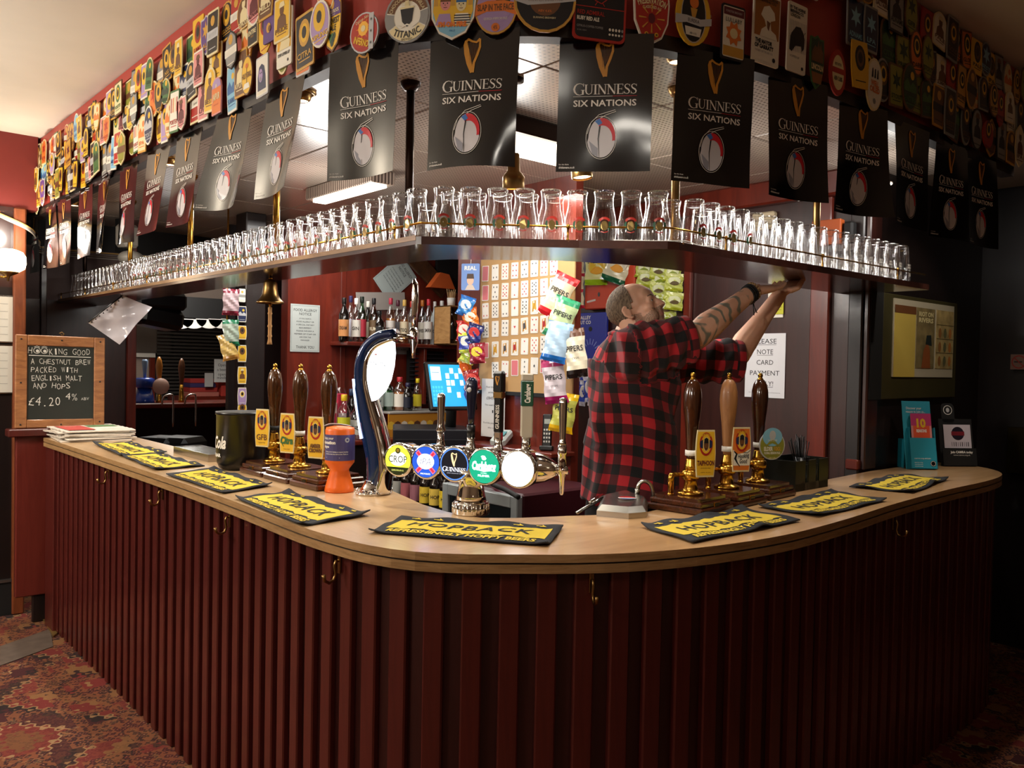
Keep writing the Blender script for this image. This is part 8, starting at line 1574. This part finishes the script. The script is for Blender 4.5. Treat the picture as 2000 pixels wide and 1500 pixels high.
def hand(w, h, side, bend):
    ax = (h-w).normalized(); nrm = (UPV - ax*UPV.dot(ax)).normalized(); lat = ax.cross(nrm)*side; p = w + ax*.05
    loft(b, [(w, lat*.026, nrm*.02), (w + ax*.03, lat*.036, nrm*.019), (w + ax*.07, lat*.042, nrm*.017), (w + ax*.095, lat*.04, nrm*.014)], M_skin, 14)
    for i, (o_, l, r_) in enumerate(((-.032, .072, .0088), (-.011, .080, .0092), (.011, .075, .009), (.031, .06, .008))):
        k0 = w + ax*.088 + lat*o_; d1 = (ax*cos(bend[0]) + nrm*sin(bend[0])).normalized(); d2 = (ax*cos(bend[1]) + nrm*sin(bend[1])).normalized(); d3 = (ax*cos(bend[2]) + nrm*sin(bend[2])).normalized()
        k1 = k0 + d1*l*.45; k2 = k1 + d2*l*.32; k3 = k2 + d3*l*.25; b.tube([tuple(k0 - ax*.02), tuple(k0), tuple(k1), tuple(k2), tuple(k3)], [r_*1.1, r_*1.1, r_, r_*.92, r_*.75], M_skin, 10)
    t0 = w + ax*.025 - lat*.03; b.tube([tuple(t0), tuple(t0 + (ax*.5 - lat*.7).normalized()*.035), tuple(t0 + (ax*.5 - lat*.7).normalized()*.035 + (ax*.9 + nrm*.3).normalized()*.03), tuple(t0 + (ax*.5 - lat*.7).normalized()*.035 + (ax*.9 + nrm*.3).normalized()*.055)], [.015, .0125, .011, .0085], M_skin, 10)
hand(wR, hR, 1, (.1, .35, .7)); hand(wL, hL, -1, (-.05, .15, .4))
for s_ in (-1, 1):
    hp = spine(.9) + RT*s_*.085; b.tube([tuple(Vector((hp.x, hp.y, z))+RT*s_*e) for z, e in ((.92, 0), (.75, .005), (.5, .012), (.3, .015), (.1, .015), (.05, .015))], [.085, .08, .055, .05, .036, .036], M_skin, 14)
me = remesh(b, 'body', .0047, 4, .45)
for mm in (M_skin, M_tat, M_beard, mat('#b27a68', .45, name='lips')): me.materials.append(mm)
inv = HM_.inverted(); rn = random.Random(5)
for p in me.polygons:
    c = p.center; q = inv @ c; k = 0
    if q.length < .16:
        if q.z < -.03 + .02*max(0, .04-q.x)/.1 and q.x > -.012 - q.z*.1 and q.z > -.13 and abs(q.y) < .08: k = 2
        if q.x > .07 and -.05 < q.z < -.034 and abs(q.y) > .0: k = 2
        if .03 < q.x < .078 and q.z > -.05+.25*(q.x-.03) and q.z > -.048: k = 0
        if q.x > .0885 and -.069 < q.z < -.0495 and abs(q.y) < .022: k = 3
    elif (c - (eR+wR)/2).length < .2 and (c-eR).dot(wR-eR) > -.002: 
        e = wR-eR; t = (c-eR).dot(e)/e.length_squared
        if t > .02 and t < .98 and (c - eR - e*t).length < .08: k = 1
    p.material_index = k
body = bpy.data.objects.new('body', me); COL.objects.link(body); body.parent = root
# eyes
for s_ in (-1, 1):
    m = MB(); m.sph(H_(.0745, s_*.030, .0015), .0112, mat('#e4dcd4', .15), 16, 12); n_ = (fd + fl*s_*.05 + fu*.12).normalized(); m.sph(H_(.0745, s_*.030, .0015) + n_*.0075, .0052, mat('#4a3a2c', .15), 12, 8); m.sph(H_(.0745, s_*.030, .0015) + n_*.0102, .003, M_black, 10, 6); m.build('eye', root)
    m = MB(); m.tube([H_(.091, s_*.012, .020), H_(.090, s_*.028, .0255), H_(.079, s_*.046, .022)], [.0022, .003, .0018], mat('#6a5442', .8), 6); m.build('eyebrow', root)
# hair: cropped sides, thin receding top
def hairmat():
    m = bpy.data.materials.new('cropped_hair'); m.use_nodes = True; nt = m.node_tree; b_ = nt.nodes['Principled BSDF']; tc = nd(nt, 'TexCoord'); mp = nd(nt, 'Mapping'); mp.inputs['Scale'].default_value = (1, 1, .25); n = nd(nt, 'TexNoise', iScale=220., iDetail=3.); nt.links.new(tc.outputs['Object'], mp.inputs[0]); nt.links.new(mp.outputs[0], n.inputs['Vector'])
    nt.links.new(ramp(nt, n.outputs['Fac'], [(.3, '#3c2e22'), (.7, '#8a745c')]), b_.inputs['Base Color']); b_.inputs['Roughness'].default_value = .75; bp = nd(nt, 'Bump', iStrength=.8, iDistance=.006); nt.links.new(n.outputs['Fac'], bp.inputs['Height']); nt.links.new(bp.outputs[0], b_.inputs['Normal']); return m
M_hair = hairmat(); m = MB(); N, K = 56, 40; vs = []; keep = []
for j in range(K+1):
    for i in range(N):
        t, f = 2*pi*i/N, pi*j/K; x, y, z = -.012+.101*sin(f)*cos(t), .076*sin(f)*sin(t), .03-.088*cos(f)*1.0
        edge = 0; lim_z = -.065 if x < -.03 else (-.065 + (x+.03)*1.6); ok = z > lim_z
        if x > -.006 + .03*(abs(y)/.076): ok = False
        if z > .085 and x > .02 - (.05 - abs(y))*.9 and abs(y) < .05: ok = ok and x < -.0
        d_ = .0035 + .003*(z > .0) + .0012*sin(i*7.3+j*3.1); nrm = Vector((x+.012, y*1.5, z-.03)).normalized(); vs.append(HM_ @ (Vector((x, y, z)) + nrm*d_)); keep.append(ok)
fs = []
for j in range(K):
    for i in range(N):
        q = (j*N+i, j*N+(i+1) % N, (j+1)*N+(i+1) % N, (j+1)*N+i)
        if all(keep[a] for a in q): fs.append(q)
m.add(vs, fs, M_hair, True); m.build('hair', root)
# ---- shirt
def plaid():
    m = bpy.data.materials.new('buffalo_check_flannel'); m.use_nodes = True; nt = m.node_tree; b_ = nt.nodes['Principled BSDF']; at = nd(nt, 'Attribute'); at.attribute_name = 'weave'; sp = nd(nt, 'SeparateXYZ'); nt.links.new(at.outputs['Vector'], sp.inputs[0]); fs_ = []
    for k in (0, 1):
        a = nd(nt, 'Math', operation='MULTIPLY'); a.inputs[1].default_value = 1/.074; nt.links.new(sp.outputs[k], a.inputs[0]); f = nd(nt, 'Math', operation='FRACT'); nt.links.new(a.outputs[0], f.inputs[0]); g = nd(nt, 'Math', operation='GREATER_THAN'); g.inputs[1].default_value = .5; nt.links.new(f.outputs[0], g.inputs[0]); fs_.append(g.outputs[0])
    s = nd(nt, 'Math', operation='ADD'); nt.links.new(fs_[0], s.inputs[0]); nt.links.new(fs_[1], s.inputs[1]); h = nd(nt, 'Math', operation='MULTIPLY'); h.inputs[1].default_value = .5; nt.links.new(s.outputs[0], h.inputs[0])
    nt.links.new(ramp(nt, h.outputs[0], [(0, '#a81a24'), (.3, '#4c1014'), (.7, '#0e0c0e')], 'CONSTANT'), b_.inputs['Base Color']); b_.inputs['Roughness'].default_value = .95; b_.inputs['Sheen Weight'].default_value = .1; return m
M_plaid = plaid(); b = MB()
hemz = A(1225, 972, 3.2).z; tz2 = [(hemz-.01, .215, .168), (hemz+.08, .205, .162), (hemz+.2, .19, .155), (hemz+.32, .19, .157), (hemz+.44, .195, .158), (hemz+.53, .2, .15)]
loft(b, [(spine(z), RT*a, D*b_) for z, a, b_ in tz2] + [(spine(neck.z-.12), RT*.2, D*.13), (spine(neck.z-.06), RT*.17, D*.1), (spine(neck.z-.02), RT*.1, D*.085), (spine(neck.z+.005), RT*.075, D*.078)], M_plaid, 30)
cR, cL = eR - (eR-sR)*.03, eL + (eL-sL)*.12
def slv(s_, e, k): 
    P = [s_ - (e-s_)*.12, s_ + (e-s_)*.15, s_ + (e-s_)*.5, s_ + (e-s_)*.85, e]; R = [.092, .098, .093, .088, .083]; b.tube([tuple(p) for p in P], [r*k for r in R], M_plaid, 18)
slv(sR, cR, 1); slv(sL, cL, .98); b.tube([tuple(spine(neck.z-.11) + RT*.05), tuple(sR)], [.1, .092], M_plaid, 16); b.tube([tuple(spine(neck.z-.11) - RT*.05), tuple(sL)], [.1, .092], M_plaid, 16)
me = remesh(b, 'shirt', .009, 5, .5); me.materials.append(M_plaid)
# folds, and the weave coordinates that follow trunk and sleeves
N_ = [v.normal.copy() for v in me.vertices]; wv = me.attributes.new('weave', 'FLOAT_VECTOR', 'POINT')
def seg(c, a, e): t = (c-a).dot(e-a)/(e-a).length_squared; return t, (c - a - (e-a)*min(1, max(0, t))).length
for i, v in enumerate(me.vertices):
    c = v.co.copy(); tR, dR = seg(c, sR, cR); tL, dL = seg(c, sL, cL); q = c - spine(min(c.z, neck.z))
    arm = None
    if tR > .1 and dR < .125: arm = (sR, cR, tR)
    elif tL > .1 and dL < .125: arm = (sL, cL, tL)
    if arm:
        e = (arm[1]-arm[0]); u = e.normalized(); a1 = u.cross(UPV).normalized(); a2 = u.cross(a1); w = c - arm[0] - e*arm[2]; ang = math.atan2(w.dot(a2), w.dot(a1)); wv.data[i].vector = (ang*.083, arm[2]*e.length + .02, 0)
        f = .007*sin(arm[2]*26 + 2.2*sin(ang*2)) + .004*sin(ang*5 + arm[2]*9)
    else:
        ang = math.atan2(q.dot(D), q.dot(RT)); wv.data[i].vector = (ang*.17 + .012*sin(c.z*9), c.z + .025*sin(ang*1.0+.6) + .01*sin(ang*3), 0)
        dg_ = q.dot(D)*7 + (c.z-1.2)*16; f = .006*sin(dg_ + 2*sin(ang*2)) + .005*sin(ang*9 + c.z*7)*(c.z < 1.35) + .006*sin((c.z-1.3)*30 + ang*4)*(1.25 < c.z < 1.5)
    v.co = c + N_[i]*f
for p in me.polygons: p.use_smooth = True
# open the hem
shirt = bpy.data.objects.new('shirt', me); COL.objects.link(shirt); shirt.parent = root
def cuff(e, s_, r_): u = (e-s_).normalized(); b = MB(); M = Matrix.Translation(e - u*.028) @ u.to_track_quat('Z', 'Y').to_matrix().to_4x4(); b.lathe([(r_-.014, .034), (r_-.002, .036), (r_+.004, .03), (r_+.005, .008), (r_, .0), (r_-.01, .003)], M_plaid, 28, M, cap=False); o = b.build('rolled_cuff', root); a = o.data.attributes.new('weave', 'FLOAT_VECTOR', 'POINT'); [a.data.__getitem__(i).__setattr__('vector', ((i % 28)*.0185, (i//28)*.012, 0)) for i in range(len(o.data.vertices))]
cuff(cR, sR, .084); cuff(cL, sL, .082)
m = MB(); cp_ = [spine(neck.z+.0) + RT*.076*cos(t) + D*.078*sin(t) + Vector((0, 0, -.016 + .008*(sin(t) < 0))) for t in [2*pi*i/20 for i in range(21)]]; m.tube([tuple(p) for p in cp_], .0095, M_plaid, 8, flat=1.6); o = m.build('collar', root); a = o.data.attributes.new('weave', 'FLOAT_VECTOR', 'POINT'); [a.data.__getitem__(i).__setattr__('vector', ((i//8)*.025, (i % 8)*.01, 0)) for i in range(len(o.data.vertices))]
# ---- trousers, belt, shoes
M_tr = mat('#121214', .8, name='black_trousers'); b = MB(); loft(b, [(spine(.74), RT*.17, D*.125), (spine(.86), RT*.182, D*.135), (spine(hemz+.06), RT*.18, D*.135)], M_tr)
for s_ in (-1, 1):
    hp = spine(.9) + RT*s_*.088; b.tube([tuple(Vector((hp.x, hp.y, z))+RT*s_*e) for z, e in ((.88, 0), (.75, .005), (.5, .012), (.3, .015), (.06, .015))], [.1, .098, .078, .07, .066], M_tr, 16)
me = remesh(b, 'trousers', .012, 4); me.materials.append(M_tr); o = bpy.data.objects.new('trousers', me); COL.objects.link(o); o.parent = root
for s_ in (-1, 1):
    hp = spine(.9) + RT*s_*.103; m = MB(); m.add([Vector((hp.x, hp.y, 0)) + D*x + RT*y + Vector((0, 0, z)) for x, y, z in [(-.08+.28*i/8, (.05 - .012*abs(i-4)/4)*cos(t), max(.002, .035 + .035*sin(t)*(1.3-.1*i))) for i in range(9) for t in [2*pi*k/12 for k in range(12)]]], [(i*12+k, i*12+(k+1) % 12, (i+1)*12+(k+1) % 12, (i+1)*12+k) for i in range(8) for k in range(12)] + [tuple(range(12))[::-1], tuple(96+k for k in range(12))], M_black, True); m.build('shoe', root)
# ---- bracelets on the near wrist
ax = (wR-eR).normalized(); lat = ax.cross(UPV).normalized(); n2 = lat.cross(ax)
def ringp(t, r_, tilt=0): return [tuple(eR + (wR-eR)*t + lat*cos(a)*r_ + n2*sin(a)*r_ + ax*tilt*sin(a)) for a in [2*pi*i/20 for i in range(21)]]
m = MB()
for t, r_, tl in ((.90, .0335, .006), (.93, .0335, .004), (.96, .033, .002)): m.tube(ringp(t, r_, tl), .0038, M_blackm, 8)
q = Vector(ringp(.93, .034)[15]); [m.tube([tuple(q), tuple(q + Vector((0, 0, -.03)) + ax*dx), tuple(q + Vector((0, 0, -.055)) + ax*dx*2.2)], .0018, M_blackm, 5) for dx in (.004, .012)]; m.sph(q, .008, M_blackm, 10, 6); m.build('cord_bracelets', root, label='black cord bracelets with dangling ends')
m = MB(); [m.sph(p, .0048, mat('#a8865a', .5), 8, 6) for p in ringp(.995, .032, .003)[::1]]; m.build('bead_bracelet', root)
